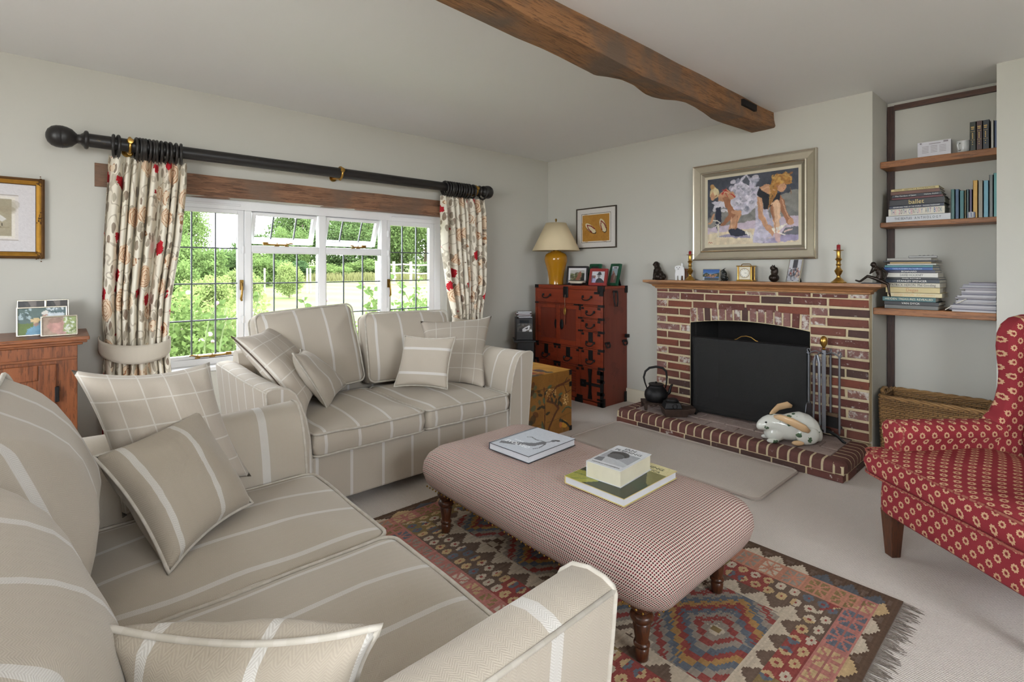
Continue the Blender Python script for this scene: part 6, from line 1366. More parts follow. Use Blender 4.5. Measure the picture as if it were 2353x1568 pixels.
# carriage clock
ck = thing('carriage_clock', 'square brass carriage clock with white dial on the mantel', 'clock', (-.105, my(mg(2133), -.105), MZ), faceW+.02)
m_cream = plain('clock_plate', S(214, 204, 180), .4)
obj('base', MB().box(-.058, .058, -.036, .036, 0, .012), m_brass, ck, bevel=.003); obj('cap', MB().box(-.058, .058, -.036, .036, .106, .114), m_brass, ck, bevel=.003); obj('case', MB().box(-.048, .048, -.028, .028, .012, .106), m_oldbrass, ck, bevel=.002); obj('dial_plate', MB().box(-.039, .039, -.0295, -.028, .014, .105), m_cream, ck)
for x in (-.047, .047):
    for y in (-.029, .029): obj('pillar', MB().lathe([(.005, .012), (.004, .03), (.004, .09), (.005, .106)], (x, y, 0), 10), m_brass, ck, smooth=50)
obj('dial', MB().lathe([(.0, -.0312), (.032, -.0312), (.032, -.0295)], (0, 0, .060), 32, 'y'), plain('dial_white', S(232, 228, 216), .4), ck); obj('bezel', MB().tube([(.033*math.cos(a), -.031, .060+.033*math.sin(a)) for a in np.linspace(0, 2*PI, 41)[:-1]], .0016, 6, True), m_oldbrass, ck, smooth=180)
m_ink = plain('ink_black', S(24, 24, 26), .6)
for k, tx in enumerate(('XII', 'I', 'II', 'III', 'IIII', 'V', 'VI', 'VII', 'VIII', 'IX', 'X', 'XI')):
    a = PI/2-k*PI/6; lettering(ck, tx, .0095, T(.0255*math.cos(a), -.0314, .060+.0255*math.sin(a)) @ RX(PI/2) @ RZ(a-PI/2), m_ink, 'numeral')
for nm, a, L1 in (('hour_hand', PI/2-2*PI*(14.75/12), .014), ('minute_hand', PI/2-2*PI*(15/60), .022)): obj(nm, MB().bar((0, -.0325, .060), (L1*math.cos(a), -.0325, .060+L1*math.sin(a)), .0014, .001), m_ink, ck)
obj('carry_handle', MB().tube([(-.034, 0, .114), (-.032, 0, .122), (-.02, 0, .126), (.02, 0, .126), (.032, 0, .122), (.034, 0, .114)], .003, 8), m_oldbrass, ck, smooth=180)
ck.scale = (1.1, 1.1, 1.1)
# bronze cat on a ball
sc_ = thing('cat_figurine', 'small bronze cat curled on top of a ball', 'figurine', (-.115, my(mg2(405), -.115), MZ), d2(-95)); m = MB()
for c, r_ in (((0, 0, .024), (.029, .029, .025)), ((.002, 0, .058), (.020, .019, .024)), ((-.006, 0, .082), (.017, .016, .015)), ((.014, 0, .064), (.010, .014, .024))): m.ball(c, r_, 14, 10)
for s in (1, -1): m.tube([(-.004, s*.010, .092), (-.004, s*.012, .104)], [.006, .001], 6)
o = obj('body', m, m_bronze, sc_, smooth=180); q = o.modifiers.new('fuse', 'REMESH'); q.mode = 'VOXEL'; q.voxel_size = .0026; q.use_smooth_shade = True
sc_.scale = (1.28, 1.28, 1.28)
# leaning photo
def ph_group():
    p = Paint(36, 56, (176, 176, 184)); p.rect(0, 0, .3, .5, (200, 200, 206)); p.rect(.3, .02, .68, .4, (70, 70, 76)); p.rect(.72, 0, 1, .6, (190, 190, 198)); p.blotch((.1, .4, .95, .8), 60, .06, [(60, 58, 64), (150, 84, 76), (206, 170, 150), (110, 110, 120), (40, 40, 48)]); p.blotch((0, .78, 1, 1), 30, .05, [(130, 130, 136), (90, 90, 96), (176, 176, 180)]); return p.grain(.04)
photo_frame('photo_frame', 'tall narrow group photo tilted in a slim frame on the mantel', (-.10, my(mg2(700), -.10), MZ), faceW-.35, .112, .176, .004, .01, m_silver, ph_group(), d2(14))
# bronze figure sitting on the shelf end
pf_ = thing('thinking_figure', 'bronze figure sitting on the mantel end, chin on hand, leg dangling', 'figurine', (-.105, my(mg2(2060), -.105), MZ), faceW)
m = MB()
J = dict(hip=(.006, 0, .034), chest=(.006, -.004, .085), neck=(-.006, -.006, .108), head=(-.024, -.008, .128), kneeL=(-.055, -.02, .050), footL=(-.098, -.02, .012), toeL=(-.125, -.02, .022), kneeR=(.058, -.016, -.002), ankR=(.066, -.022, -.062), toeR=(.074, -.034, -.084), shL=(-.006, -.022, .100), elL=(-.040, -.02, .068), haL=(-.026, -.010, .110), shR=(.020, .016, .098), elR=(.048, .010, .070), haR=(.036, .006, .030))
V = {k: Vector(v) for k, v in J.items()}
m.tube([V['hip'], (V['hip']+V['chest'])/2+Vector((.006, 0, 0)), V['chest'], V['neck']], [.021, .019, .021, .010], 12); m.ball(V['head'], (.017, .014, .018), 14, 10); m.ball(V['head']+Vector((-.016, 0, -.004)), (.004, .004, .004), 6, 5); m.ball(V['hip'], (.024, .022, .02), 12, 8)
m.tube([V['neck'], V['head']], .009, 8)
m.tube([V['hip']+Vector((0, -.01, -.006)), V['kneeL'], V['footL']], [.014, .010, .007], 10); m.tube([V['footL'], V['toeL']], [.007, .005], 8)
m.tube([V['hip']+Vector((.006, -.012, -.01)), V['kneeR'], V['ankR']], [.014, .010, .006], 10); m.tube([V['ankR'], V['toeR']], [.007, .004], 8)
m.tube([V['shL'], V['elL'], V['haL']], [.009, .007, .006], 8); m.ball(V['haL'], (.008, .006, .008), 8, 6); m.tube([V['shR'], V['elR'], V['haR']], [.009, .007, .005], 8); m.ball(V['shL'], .011, 8, 6); m.ball(V['shR'], .011, 8, 6)
for i in range(4): m.tube([V['haR']+Vector((0, -.004+.003*i, 0)), V['haR']+Vector((.004, -.006+.004*i, -.014))], [.002, .0015], 5)
o = obj('body', m, m_bronze, pf_, smooth=180); q = o.modifiers.new('fuse', 'REMESH'); q.mode = 'VOXEL'; q.voxel_size = .0024; q.use_smooth_shade = True
obj('slate_base', MB().box(-.085, .024, -.045, .03, .0, .006), plain('slate', S(44, 44, 52), .5), pf_, bevel=.001); V = None

# ------------------------------------------------------------------ books
m_page = (lambda t: (t.col(t.mix(t.noise(t.coord('Object', (3, 3, 400)), 1.2, 2), S(196, 188, 170), S(224, 218, 204))), t.fin(.85))[1])(NT('page_block'))
_bc = {}
def cover(c):
    if c not in _bc: _bc[c] = plain('cover_%d_%d_%d' % c, S(*c), .4, 0, .06, 12)
    return _bc[c]
def book(label, M, w_, h_, t_, col, group=None, cat='book', page=None, spine=None, spine_col=(226, 222, 212), spine_size=.5, spine_w=None, soft=False):
    """cover lies in local XY (w across, spine on -x; h along y), thickness z up from 0"""
    r = thing('book', label, cat, group=group, M=M); c = .0022 if not soft else .001
    m = MB(); m.box(-w_/2, w_/2, -h_/2, h_/2, 0, c); m.box(-w_/2, w_/2, -h_/2, h_/2, t_-c, t_); m.box(-w_/2, -w_/2+c, -h_/2, h_/2, 0, t_); obj('cover', m, cover(col), r, weld=False)
    q = .004 if not soft else .0; obj('pages', MB().box(-w_/2+c, w_/2-q, -h_/2+q, h_/2-q, c, t_-c), page or m_page, r)
    if spine:
        if spine_col == 'multi':
            cs_ = [(60, 110, 130), (70, 66, 72), (176, 90, 130), (52, 90, 150), (206, 150, 150), (96, 60, 120)]; LN = len(spine)
            for i, ch in enumerate(spine):
                if ch != ' ': lettering(r, ch, t_*.95, T(-w_/2-.0004, h_*.46-h_*.92*(i+.5)/LN, t_/2) @ frame3((0, 0, 0), (0, -1, 0), (0, 0, 1), (-1, 0, 0)), cover(cs_[(i*5) % 6]), width=h_*.92/LN*.8)
        else: lettering(r, spine, t_*spine_size, T(-w_/2-.0004, 0, t_/2) @ frame3((0, 0, 0), (0, -1, 0), (0, 0, 1), (-1, 0, 0)), cover(spine_col), width=spine_w)
    return r
# lying book: spine must face -X (towards the room) with its length along Y, reading towards -Y
def lie(y_left, length, x0, z, width, yaw=0.0): return T(x0+width/2, y_left-length/2, z) @ RZ(yaw)
def stack(items, z, xf, zmul, group, depth=.24):
    for (px0, px1, t_, col, txt, tcol, ts, lab, tw) in items:
        y0, y1 = onx(px0, 500, xf).y, onx(px1, 500, xf).y; L1 = y0-y1; t_ *= 1.46
        book(lab, lie(y0, L1, xf+RND.uniform(0, .008), z, depth, RND.uniform(-.012, .012)), depth, L1, t_, col, group, spine=txt, spine_col=tcol, spine_size=ts, spine_w=tw*L1 if tw else None); z += t_+.0006
    return z
def sh(x): return 1960+x/2.6134
W_, K_ = (226, 224, 218), (30, 30, 36)
gA = 'art books stacked on the middle shelf'
def zt(y, X): return onx(2100, 180+y/2.6134, X).z
za = stack([
    (sh(198), sh(585), .0290, (190, 192, 196), 'THE BEATLES   A N T H O L O G Y', K_, .55, 'silver grey book lettered Beatles Anthology, lowest of its stack', .72),
    (sh(213), sh(550), .0335, (206, 200, 186), 'THE 20TH CENTURY ART BOOK', 'multi', .8, 'cream book with multicoloured capitals on the Beatles book', .92),
    (sh(217), sh(545), .0140, (36, 42, 66), 'REMARKABLE TREES OF THE WORLD   THOMAS PAKENHAM', W_, .6, 'thin navy book under the one lettered ballet', .85),
    (sh(220), sh(550), .0280, (32, 30, 34), 'ballet', (214, 190, 120), 1.05, 'black book lettered ballet in gold', .28),
    (sh(235), sh(540), .0095, (96, 36, 40), None, W_, .6, 'thin maroon book lying on the ballet book', None),
    (sh(235), sh(530), .0135, (26, 28, 40), 'The Gardens of Japan           Helena Attlee', W_, .62, 'black book lettered The Gardens of Japan', .88),
    (sh(226), sh(520), .0160, (104, 62, 44), None, W_, .6, 'brown patterned book, second from the top of the art stack', None),
    (sh(228), sh(515), .0120, (196, 178, 120), 'EGYPT   HISTORY & CIVILISATION', K_, .75, 'pale gold book lettered Egypt, topmost of the art stack', .85)], S2+.0005, SX+.005, 1, gA, .205)
gB = 'books stacked on the deep shelf'
BX = .03
zb = stack([
    (sh(190), sh(510), .0175, (96, 96, 92), None, W_, .6, 'mottled grey pictorial book, lowest of the tall stack', None),
    (sh(188), sh(515), .0160, (22, 22, 26), 'VAN DYCK', W_, .8, 'black book lettered Van Dyck in the tall stack', .34),
    (sh(176), sh(495), .0205, (26, 84, 88), 'HIDDEN TREASURES REVEALED', (206, 206, 180), .62, 'teal book lettered Hidden Treasures Revealed', .9),
    (sh(205), sh(532), .0190, (206, 192, 150), "Georgia O'Keeffe   Art and Letters", (200, 150, 90), .55, 'cream book lettered Art and Letters in the tall stack', .75),
    (sh(195), sh(520), .0245, (198, 180, 126), 'Degas', (176, 112, 60), .85, 'straw coloured book lettered Degas', .22),
    (sh(200), sh(522), .0200, (196, 190, 172), 'PATRICK HERON  Mel Gooding', K_, .8, 'off-white book lettered Patrick Heron', .85),
    (sh(195), sh(520), .0150, (30, 42, 56), 'STANLEY SPENCER', W_, .8, 'dark blue book lettered Stanley Spencer', .55),
    (sh(195), sh(515), .0090, (24, 24, 28), 'MARK ROTHKO', W_, .7, 'thin black book under the David Hockney book', .35),
    (sh(198), sh(508), .0205, (204, 202, 194), 'DAVID HOCKNEY', K_, .72, 'white book lettered David Hockney', .45),
    (sh(186), sh(490), .0115, (40, 40, 66), 'BONNARD', W_, .85, 'dark violet book lettered Bonnard', .3),
    (sh(180), sh(480), .0125, (40, 82, 150), 'TATE MODERN the handbook', (190, 210, 236), .6, 'bright blue book lying on the Bonnard book', .6),
    (sh(190), sh(478), .0100, (46, 120, 130), None, W_, .6, 'thin turquoise and white book near the top of the tall stack', None),
    (sh(205), sh(500), .0060, (200, 198, 190), None, W_, .6, 'slim white booklet near the top of the tall stack', None),
    (sh(222), sh(470), .0075, (176, 146, 90), None, W_, .6, 'slim tan booklet under the black folder', None),
    (sh(180), sh(492), .0060, (28, 28, 32), None, W_, .6, 'thin black folder on the tall stack', None),
    (sh(205), sh(470), .0110, (150, 146, 140), None, W_, .6, 'grey pamphlet pile topping the tall stack', None)], S3+.0005, BX, 1, gB, .25)
rc_ = thing('remote_control', 'small silver grey remote control on top of the tall stack', 'remote control', (BX+.06, onx(sh(420), 500, BX+.06).y, zb), .08)
obj('body', MB().box(-.022, .022, -.075, .075, 0, .016), plain('grey_plastic', S(150, 148, 146), .4), rc_, bevel=.005); m = MB()
for i in range(4):
    for j in range(2): m.cbox((-.008+.016*j, -.05+.022*i, .0165), (.008, .01, .003))
obj('keys', m, m_ink, rc_)['kind'] = 'stuff'
# upright books on the middle shelf
def upright(label, px0, px1, zb_, ytop, x0, d_, col, group, txt=None, tcol=W_, ts=.5, tw=None, lean=0.0):
    y0, y1 = onx(px0, 450, x0).y, onx(px1, 450, x0).y; t_ = y0-y1; h_ = onx((px0+px1)/2, 180+ytop/2.6134, x0).z-zb_
    M = T(x0+d_/2, y0, zb_+h_/2+.0004) @ frame3((0, 0, 0), (1, 0, 0), (0, 0, 1), (0, -1, 0))     # local z (thickness) -> -Y, local y -> up
    return book(label, M, d_, h_, t_-.0008, col, group, spine=txt, spine_col=tcol, spine_size=ts, spine_w=tw*h_ if tw else None)
gC = 'upright books on the middle shelf'
for (a, b, yt, col, txt, lab, tc) in ((588, 612, 667, (36, 92, 88), 'VALE', 'green paperback beside the art book stack', W_), (614, 638, 667, (40, 76, 110), 'LIVES', 'blue paperback, second from the art book stack', W_), (641, 668, 675, (24, 104, 108), 'CRIME', 'wide teal paperback in the upright row', W_), (670, 680, 672, (170, 160, 120), None, 'thin buff paperback in the upright row', W_), (681, 698, 668, (22, 70, 70), 'NILE', 'dark green paperback in the upright row', W_), (699, 717, 668, (62, 44, 96), 'NIGHT', 'purple paperback beside the tall yellow book', W_), (720, 750, 613, (206, 158, 40), 'GOLDEN LADIES', 'tall yellow book in the upright row', K_), (752, 781, 614, (150, 144, 128), 'ESSAYS', 'tall grey brown book beside the yellow one', W_), (784, 815, 614, (104, 168, 190), 'LETTERS', 'tall sky blue book in the upright row', K_), (818, 842, 580, (110, 116, 116), 'POEMS', 'tall grey book beside the sky blue one', W_), (844, 890, 568, (90, 160, 160), 'ART', 'tall pale teal book at the end of the upright row', W_)):
    upright(lab, sh(a), sh(b), S2, yt, SX+.02, .13, col, gC, None, tc)
gD = 'upright books on the top shelf'
for (a, b, yt, col, txt, lab) in ((702, 740, 262, (40, 46, 34), 'COMPLETE WORKS', 'dark green gilt lettered classic on the top shelf'), (741, 778, 256, (78, 50, 44), 'COMPLETE WORKS', 'brown gilt lettered classic on the top shelf'), (779, 820, 250, (42, 46, 52), 'COMPLETE WORKS', 'slate gilt lettered classic on the top shelf'), (827, 847, 252, (186, 182, 176), 'DICTIONARY', 'slim white book beside the gilt lettered classics'), (849, 885, 252, (70, 84, 120), None, 'slim blue book at the end of the top shelf')):
    bkk = upright(lab, sh(a), sh(b), S1, yt, SX+.02, .14, col, gD)
    if txt == 'COMPLETE WORKS':
        gm = MB(); hh_ = .15; th_ = .020
        for (q0, q1, f_) in ((.055, .062, .7), (.044, .050, .6), (.030, .0315, .95), (.016, .022, .25), (.006, .012, .3), (-.004, .002, .25), (-.014, -.008, .28), (-.024, -.0225, .95), (-.040, -.034, .2), (-.055, -.050, .2)): gm.box(-.0706, -.0701, q0, q1, th_/2-.011*f_+.003, th_/2+.011*f_+.003)
        obj('gilt_marks', gm, cover((200, 166, 90)), bkk)['kind'] = 'stuff'
pk = thing('paper_packet', 'flat white printed box standing on the top shelf', 'box', (SX+.04, (onx(sh(388), 350, SX+.04).y+onx(sh(588), 350, SX+.04).y)/2, S1+.0005), faceW+.03)
wpk = abs(onx(sh(388), 350, SX+.04).y-onx(sh(588), 350, SX+.04).y); obj('box', MB().box(-wpk/2, wpk/2, -.0, .06, 0, .104), plain('white_card', S(206, 204, 210), .6), pk, bevel=.001)
m = MB()
for c in range(3):
    for r in range(5): m.box(-wpk*.36+c*wpk*.26, -wpk*.36+c*wpk*.26+wpk*.2, -.0006, -.0001, .03+r*.010, .0325+r*.010)
m.box(-wpk*.15, wpk*.2, -.0006, -.0001, .086, .090); m.box(wpk*.28, wpk*.42, -.0006, -.0001, .09, .1); m.lathe([(.006, -.0006), (.006, -.0001)], (-wpk*.4, 0, .095), 12, 'y'); obj('print_lines', m, plain('grey_ink', S(140, 132, 138), .7), pk)['kind'] = 'stuff'
mgp = onx(sh(662), 340, SX+.05); mu = thing('mug', 'white china mug standing beside the gilt lettered classics', 'mug', (SX+.06, mgp.y, S1+.0005), d2(155)); m_chn = plain('white_china', S(206, 208, 208), .15)
obj('cup', MB().lathe([(.026, 0), (.030, .003), (.033, .03), (.034, .078), (.0325, .079), (.031, .075), (.030, .008), (0, .006)], (0, 0, 0), 28), m_chn, mu, smooth=50); obj('handle', MB().tube([(.033, 0, .062), (.05, 0, .062), (.055, 0, .045), (.048, 0, .022), (.032, 0, .016)], .005, 8), m_chn, mu, smooth=180); obj('red_filling', MB().ball((0, 0, .072), (.024, .024, .014), 12, 8), plain('red_sweet', S(140, 40, 36), .5), mu, smooth=180)
jr = thing('battery_pack', 'small blue and white striped battery pack before the purple paperback', 'battery pack', (SX+.012, onx(sh(712), 450, SX+.012).y, S2+.0005)); obj('can', MB().lathe([(.016, 0), (.017, .002), (.017, .036), (.016, .038), (0, .038)], (0, 0, 0), 20), plain('battery_white', S(206, 208, 214), .3), jr, smooth=50)  # battery pack, modelled as a striped can
for k in range(6): a = k*PI/3; obj('stripe', MB().tube([(.0172*math.cos(a), .0172*math.sin(a), .004), (.0172*math.cos(a), .0172*math.sin(a), .034)], .003, 5), plain('battery_blue', S(40, 60, 120), .3), jr)
# magazines on the deep shelf
gE = 'magazines piled on the deep shelf'; m_mpage = [plain('magazine_page_%s' % 'abc'[k], S(*c), .7, 0, .2, 30) for k, c in enumerate(((176, 174, 178), (112, 110, 120), (146, 142, 146)))]
z = S3+.0005; mcs = [(214, 212, 210), (120, 116, 124), (206, 204, 206), (180, 176, 178), (70, 68, 80), (200, 196, 190), (160, 156, 160), (214, 212, 212), (96, 90, 96), (188, 184, 186), (206, 204, 204), (84, 84, 110), (176, 172, 176), (206, 200, 200), (130, 124, 130), (66, 66, 90), (196, 194, 196), (110, 104, 130)]
ord_ = ('lowest', 'second', 'third', 'fourth', 'fifth', 'sixth', 'seventh', 'eighth', 'ninth', 'tenth', 'eleventh', 'twelfth', 'thirteenth', 'fourteenth', 'fifteenth', 'sixteenth', 'seventeenth', 'topmost')
for i, c in enumerate(mcs):
    y0 = onx(sh(575+6*i+RND.uniform(-18, 26)), 650, .05).y; L1 = min(.30, y0-AY1-.004); w_ = .21
    t_ = .0098
    r = thing('magazine', '%s glossy magazine of the pile, counted up from the deep shelf' % ord_[i] if i < 17 else 'topmost glossy magazine of the pile on the deep shelf', 'magazine', M=lie(y0, L1, .03+RND.uniform(0, .02), z, w_, RND.uniform(-.01, .01)), group=gE)
    obj('cover', MB().box(-w_/2, w_/2, -L1/2, L1/2, 0, t_*.25), cover(c), r); obj('pages', MB().box(-w_/2+.0005, w_/2-.001, -L1/2+.001, L1/2-.001, t_*.25, t_*.85), m_mpage[i % 3], r); obj('back_cover', MB().box(-w_/2, w_/2, -L1/2, L1/2, t_*.85, t_), cover((c[0]-20, c[1]-20, c[2]-16)), r); z += t_+.0003
for i in range(4):
    M = T(.15, onx(sh(520+14*i), 690, .05).y-.03, S3+.004+.007*i) @ RX(d2(-38)) @ RZ(.02*i); r = thing('magazine', ('dark magazine slumped against the glossy pile', 'grey magazine slumped against the glossy pile', 'pale magazine slumped against the glossy pile', 'black magazine leaning nearest the glossy pile')[i], 'magazine', M=M, group='magazines slumped beside the pile'); obj('cover', MB().box(-.11, .10, -.085, .0, 0, .0014), cover(((60, 60, 66), (120, 116, 112), (170, 166, 160), (36, 36, 40))[i]), r); obj('pages', MB().box(-.109, .099, -.084, -.001, .0014, .006), m_page, r)

# ------------------------------------------------------------------ log basket
m_wk = wood('willow', S(96, 68, 40), S(160, 122, 76), 'y', 1.5, .6, .3); m_wkd = wood('willow_dark', S(70, 48, 28), S(122, 90, 56), 'x', 1.5, .6, .3)
bk_ = thing('wicker_basket', 'large rectangular willow log basket in the alcove', 'basket', (.195, -3.42, 0)); bw, bdp, bh = .52, .34, .425      # along Y, along X
nst = 22
def wav(side, z, ph):
    out = []
    n = nst if side in (0, 2) else 14
    L1 = bw if side in (0, 2) else bdp
    for i in range(n*2+1):
        s = -L1/2+L1*i/(n*2); q = .006*math.sin(PI*i/1.0+ph+PI/2)
        fl = 1+.05*z/bh
        out.append({0: (-(bdp/2*fl+q), s*fl, z), 2: (bdp/2*fl+q, s*fl, z), 1: (s*fl, bw/2*fl+q, z), 3: (s*fl, -(bw/2*fl+q), z)}[side])
    return out
for side in range(4):
    m = MB(); z = .012; k = 0
    while z < bh-.01: m.tube(wav(side, z, PI*(k % 2)), .0062, 5); z += .0125; k += 1
    obj('woven_side', m, m_wk if side % 2 == 0 else m_wkd, bk_, smooth=180)['kind'] = 'stuff'
m = MB()
for i in range(nst):
    for sx_ in (-1, 1): s = -bw/2+bw*(i+.5)/nst; m.tube([(sx_*bdp/2, s, .0), (sx_*bdp/2*1.05, s*1.05, bh)], .004, 5)
obj('stakes', m, m_wkd, bk_)['kind'] = 'stuff'
m = MB(); pts = [(x*1.055, y*1.055, bh+.004) for x, y in rrect(bdp, bw, .03, 5, .03)]
for k in range(3): m.tube([(p[0]+.008*math.cos(i*.9+k*2.1), p[1]+.008*math.cos(i*.9+k*2.1), p[2]+.008*math.sin(i*.9+k*2.1)) for i, p in enumerate(pts)], .0075, 6, True)
obj('braided_rim', m, m_wk, bk_, smooth=180)['kind'] = 'stuff'
for s in (-1, 1): obj('handle', MB().tube([(-.07, s*bw/2*1.06, bh), (-.06, s*bw/2*1.09, bh+.022), (0, s*bw/2*1.10, bh+.032), (.06, s*bw/2*1.09, bh+.022), (.07, s*bw/2*1.06, bh)], .012, 8), m_wk, bk_, smooth=180)
obj('base', MB().box(-bdp/2+.004, bdp/2-.004, -bw/2+.004, bw/2-.004, .002, .012), m_wkd, bk_)

# ------------------------------------------------------------------ books on the footstool
OZ = Z_+.2205
def flat_book(label, near, yaw, w_, h_, t_, z, col, paint, page=None, title=()):
    """near = the corner at (-X, -Y); cover top points to +X, text runs towards -Y"""
    M = T(near[0], near[1], z) @ RZ(yaw-PI/2) @ T(-w_/2, h_/2, 0)
    r = book(label, M, w_, h_, t_, col, 'books on the footstool', page=page)
    link('cover_print', paint.mesh('cover_print', w_-.001, h_-.001, m_gloss), r, T(0, 0, t_+.0006))
    for tx, x, y, sz_, tc, wd in title: lettering(r, tx, sz_, T(x, y, t_+.0009), cover(tc), width=wd)
    return r
m_gloss = attr_mat('glossy_print', .25, 0, 100, .5)
p = Paint(70, 80, (196, 202, 212)); p.rect(0, 0, .06, 1, (120, 124, 132)); p.poly([(.1, .82), (.35, .70), (.55, .60), (.62, .55), (.66, .45), (.74, .40), (.80, .48), (.74, .56), (.72, .66), (.60, .72), (.42, .80), (.14, .90)], (112, 114, 120)); p.line([(.70, .42), (.52, .44), (.36, .40), (.30, .44)], .025, (120, 122, 128)); p.line([(.80, .50), (.84, .66), (.80, .74)], .025, (104, 106, 112)); p.ell(.79, .30, .045, .05, (110, 112, 118)); p.ell(.84, .26, .05, .03, (84, 86, 92)); p.line([(.76, .40), (.78, .33)], .03, (118, 120, 126)); p.grain(.02)
pg_w = plain('white_pages', S(206, 208, 214), .6)
flat_book('large grey photography book lettered Evolved on the footstool', (-2.625, -2.428), d2(3), .262, .335, .032, OZ, (44, 48, 56), p, pg_w, [('EVOLVED', -.02, -.085, .038, (232, 234, 238), .15), ('PARIS', -.045, -.048, .016, (226, 228, 234), .06)])
p = Paint(70, 90, (120, 116, 70)); p.rect(0, 0, 1, .22, (206, 196, 150)); p.poly([(0, .3), (.2, .2), (.55, .22), (.75, .30), (.9, .5), (1, .6), (1, 1), (0, 1)], (52, 58, 44)); p.blotch((0, .55, 1, .95), 30, .08, [(44, 66, 50), (58, 56, 40), (36, 50, 40)], .6); p.poly([(0, .75), (.3, .7), (.45, .85), (.3, 1), (0, 1)], (150, 150, 70)); p.line([(0, .85), (.4, .8), (.1, 1)], .02, (110, 120, 60)); p.ell(.4, .36, .22, .09, (40, 44, 36)); p.grain(.04)
fish_z = OZ
flat_book('wide green pictorial book lettered Fishing in Africa', (-2.650, -2.955), d2(1), .285, .375, .030, OZ, (206, 186, 120), p, pg_w, [('FISHING', .045, .150, .030, (60, 70, 40), .115), ('IN AFRICA', .05, .118, .026, (60, 70, 40), .11)])
p = Paint(60, 84, (200, 202, 206)); p.rect(.06, .30, .94, .84, (150, 152, 158)); p.ell(.42, .40, .26, .15, (54, 54, 58)); p.ell(.40, .50, .22, .13, (84, 84, 88)); p.poly([(.06, .84), (.06, .66), (.3, .60), (.6, .62), (.94, .72), (.94, .84)], (176, 178, 184)); p.poly([(.06, .84), (.06, .70), (.22, .64), (.30, .84)], (110, 112, 118)); p.grain(.03)
flat_book('thick white hardback lettered Ian Fleming on the fishing book', (-2.585, -2.893), d2(5), .158, .242, .064, OZ+.0312, (206, 206, 208), p, plain('cream_pages', S(206, 200, 178), .85), [('IAN', -.005, .098, .026, (24, 26, 30), .050), ('FLEMING', 0, .072, .026, (24, 26, 30), .120), ('NICHOLAS SHAKESPEARE', 0, -.104, .010, (40, 42, 46), .125)])
# ------------------------------------------------------------------ garden beyond the window
RS = np.random.RandomState(11)
def leaf_mat(name, c1, c2, trans=.35):
    t = NT(name); v = t.coord('Object'); n = t.noise(v, 1.1, 3); n2 = t.noise(v, 9, 2); info = t.n('ShaderNodeObjectInfo')
    c = t.mix(n, c1, c2); c = t.mix(t.math('MULTIPLY', n2, .5), c, shade(c1, .7)); c = t.mix(t.math('MULTIPLY', info.outputs['Random'], .35), c, S(112, 128, 72))
    df = t.n('ShaderNodeBsdfDiffuse'); tl = t.n('ShaderNodeBsdfTranslucent'); mx = t.n('ShaderNodeMixShader'); mx.inputs[0].default_value = trans
    t.l(c, df.inputs[0]); t.l(c, tl.inputs[0]); t.l(df.outputs[0], mx.inputs[1]); t.l(tl.outputs[0], mx.inputs[2]); t.l(mx.outputs[0], t.out.inputs[0]); return t.m
m_lf1 = leaf_mat('tree_leaf', S(56, 76, 44), S(87, 106, 64)); m_lf2 = leaf_mat('shrub_leaf', S(60, 83, 47), S(99, 115, 67)); m_lf3 = leaf_mat('pale_leaf', S(86, 103, 60), S(126, 135, 87)); m_lf4 = leaf_mat('dark_leaf', S(40, 60, 38), S(64, 84, 53)); m_rose = leaf_mat('rose_leaf', S(66, 92, 53), S(105, 122, 70))
m_bark = wood('bark', S(70, 60, 50), S(110, 98, 84), 'z', 1, .9, .5); m_stem = plain('green_stem', S(96, 112, 66), .7)
def quads_mesh(name, V, mat):
    n = len(V)//4; me = bpy.data.meshes.new(name); me.vertices.add(len(V)); me.vertices.foreach_set('co', V.astype(np.float32).ravel()); me.loops.add(n*4); me.loops.foreach_set('vertex_index', np.arange(n*4, dtype=np.int32)); me.polygons.add(n); me.polygons.foreach_set('loop_start', np.arange(0, n*4, 4, dtype=np.int32)); me.update(calc_edges=True); me.materials.append(mat); return me
def leaf_quads(P, size, asp=.55, up=.4):
    n = len(P); d = RS.normal(size=(n, 3)); d /= np.linalg.norm(d, axis=1)[:, None]; nn = RS.normal(size=(n, 3))+np.array([0, 0, up]); s = np.cross(d, nn); s /= np.linalg.norm(s, axis=1)[:, None]+1e-9
    L = (size*RS.uniform(.6, 1.3, n))[:, None]; V = np.stack([P, P+d*L*.5+s*L*asp*.5, P+d*L, P+d*L*.5-s*L*asp*.5], 1); return V.reshape(-1, 3)
def crown_points(n, rx, rz, clumps, cr):
    c = RS.normal(size=(clumps, 3)); c /= np.linalg.norm(c, axis=1)[:, None]; c *= (RS.uniform(.35, 1, clumps)**.5)[:, None]; c *= np.array([rx, rx, rz])*(1-cr*.5)
    k = RS.randint(clumps, size=n); o = RS.normal(size=(n, 3)); o /= np.linalg.norm(o, axis=1)[:, None]; o *= (RS.uniform(0, 1, n)**.4)[:, None]*np.array([rx, rx, rz])*cr
    return c[k]+o
def ground_z(x, y): return -.38+.040*max(0, y-.3)+.0006*max(0, y-12)**1.3
t_l = NT('mown_grass'); v_ = t_l.coord('Object'); n_ = t_l.noise(v_, .5, 4); n2_ = t_l.noise(v_, 14, 4)
wv = t_l.n('ShaderNodeTexWave', bands_direction='DIAGONAL'); wv.inputs['Scale'].default_value = .18; wv.inputs['Distortion'].default_value = .8; t_l.l(v_, wv.inputs['Vector'])
c_ = t_l.mix(wv.outputs[1], S(70, 89, 43), S(89, 103, 56)); c_ = t_l.mix(t_l.math('MULTIPLY', n2_, .5), c_, S(63, 80, 38)); c_ = t_l.mix(t_l.math('MULTIPLY', n_, .4), c_, S(97, 105, 60)); t_l.col(c_); m_lawn = t_l.fin(.95, 0, .1)
m = MB()
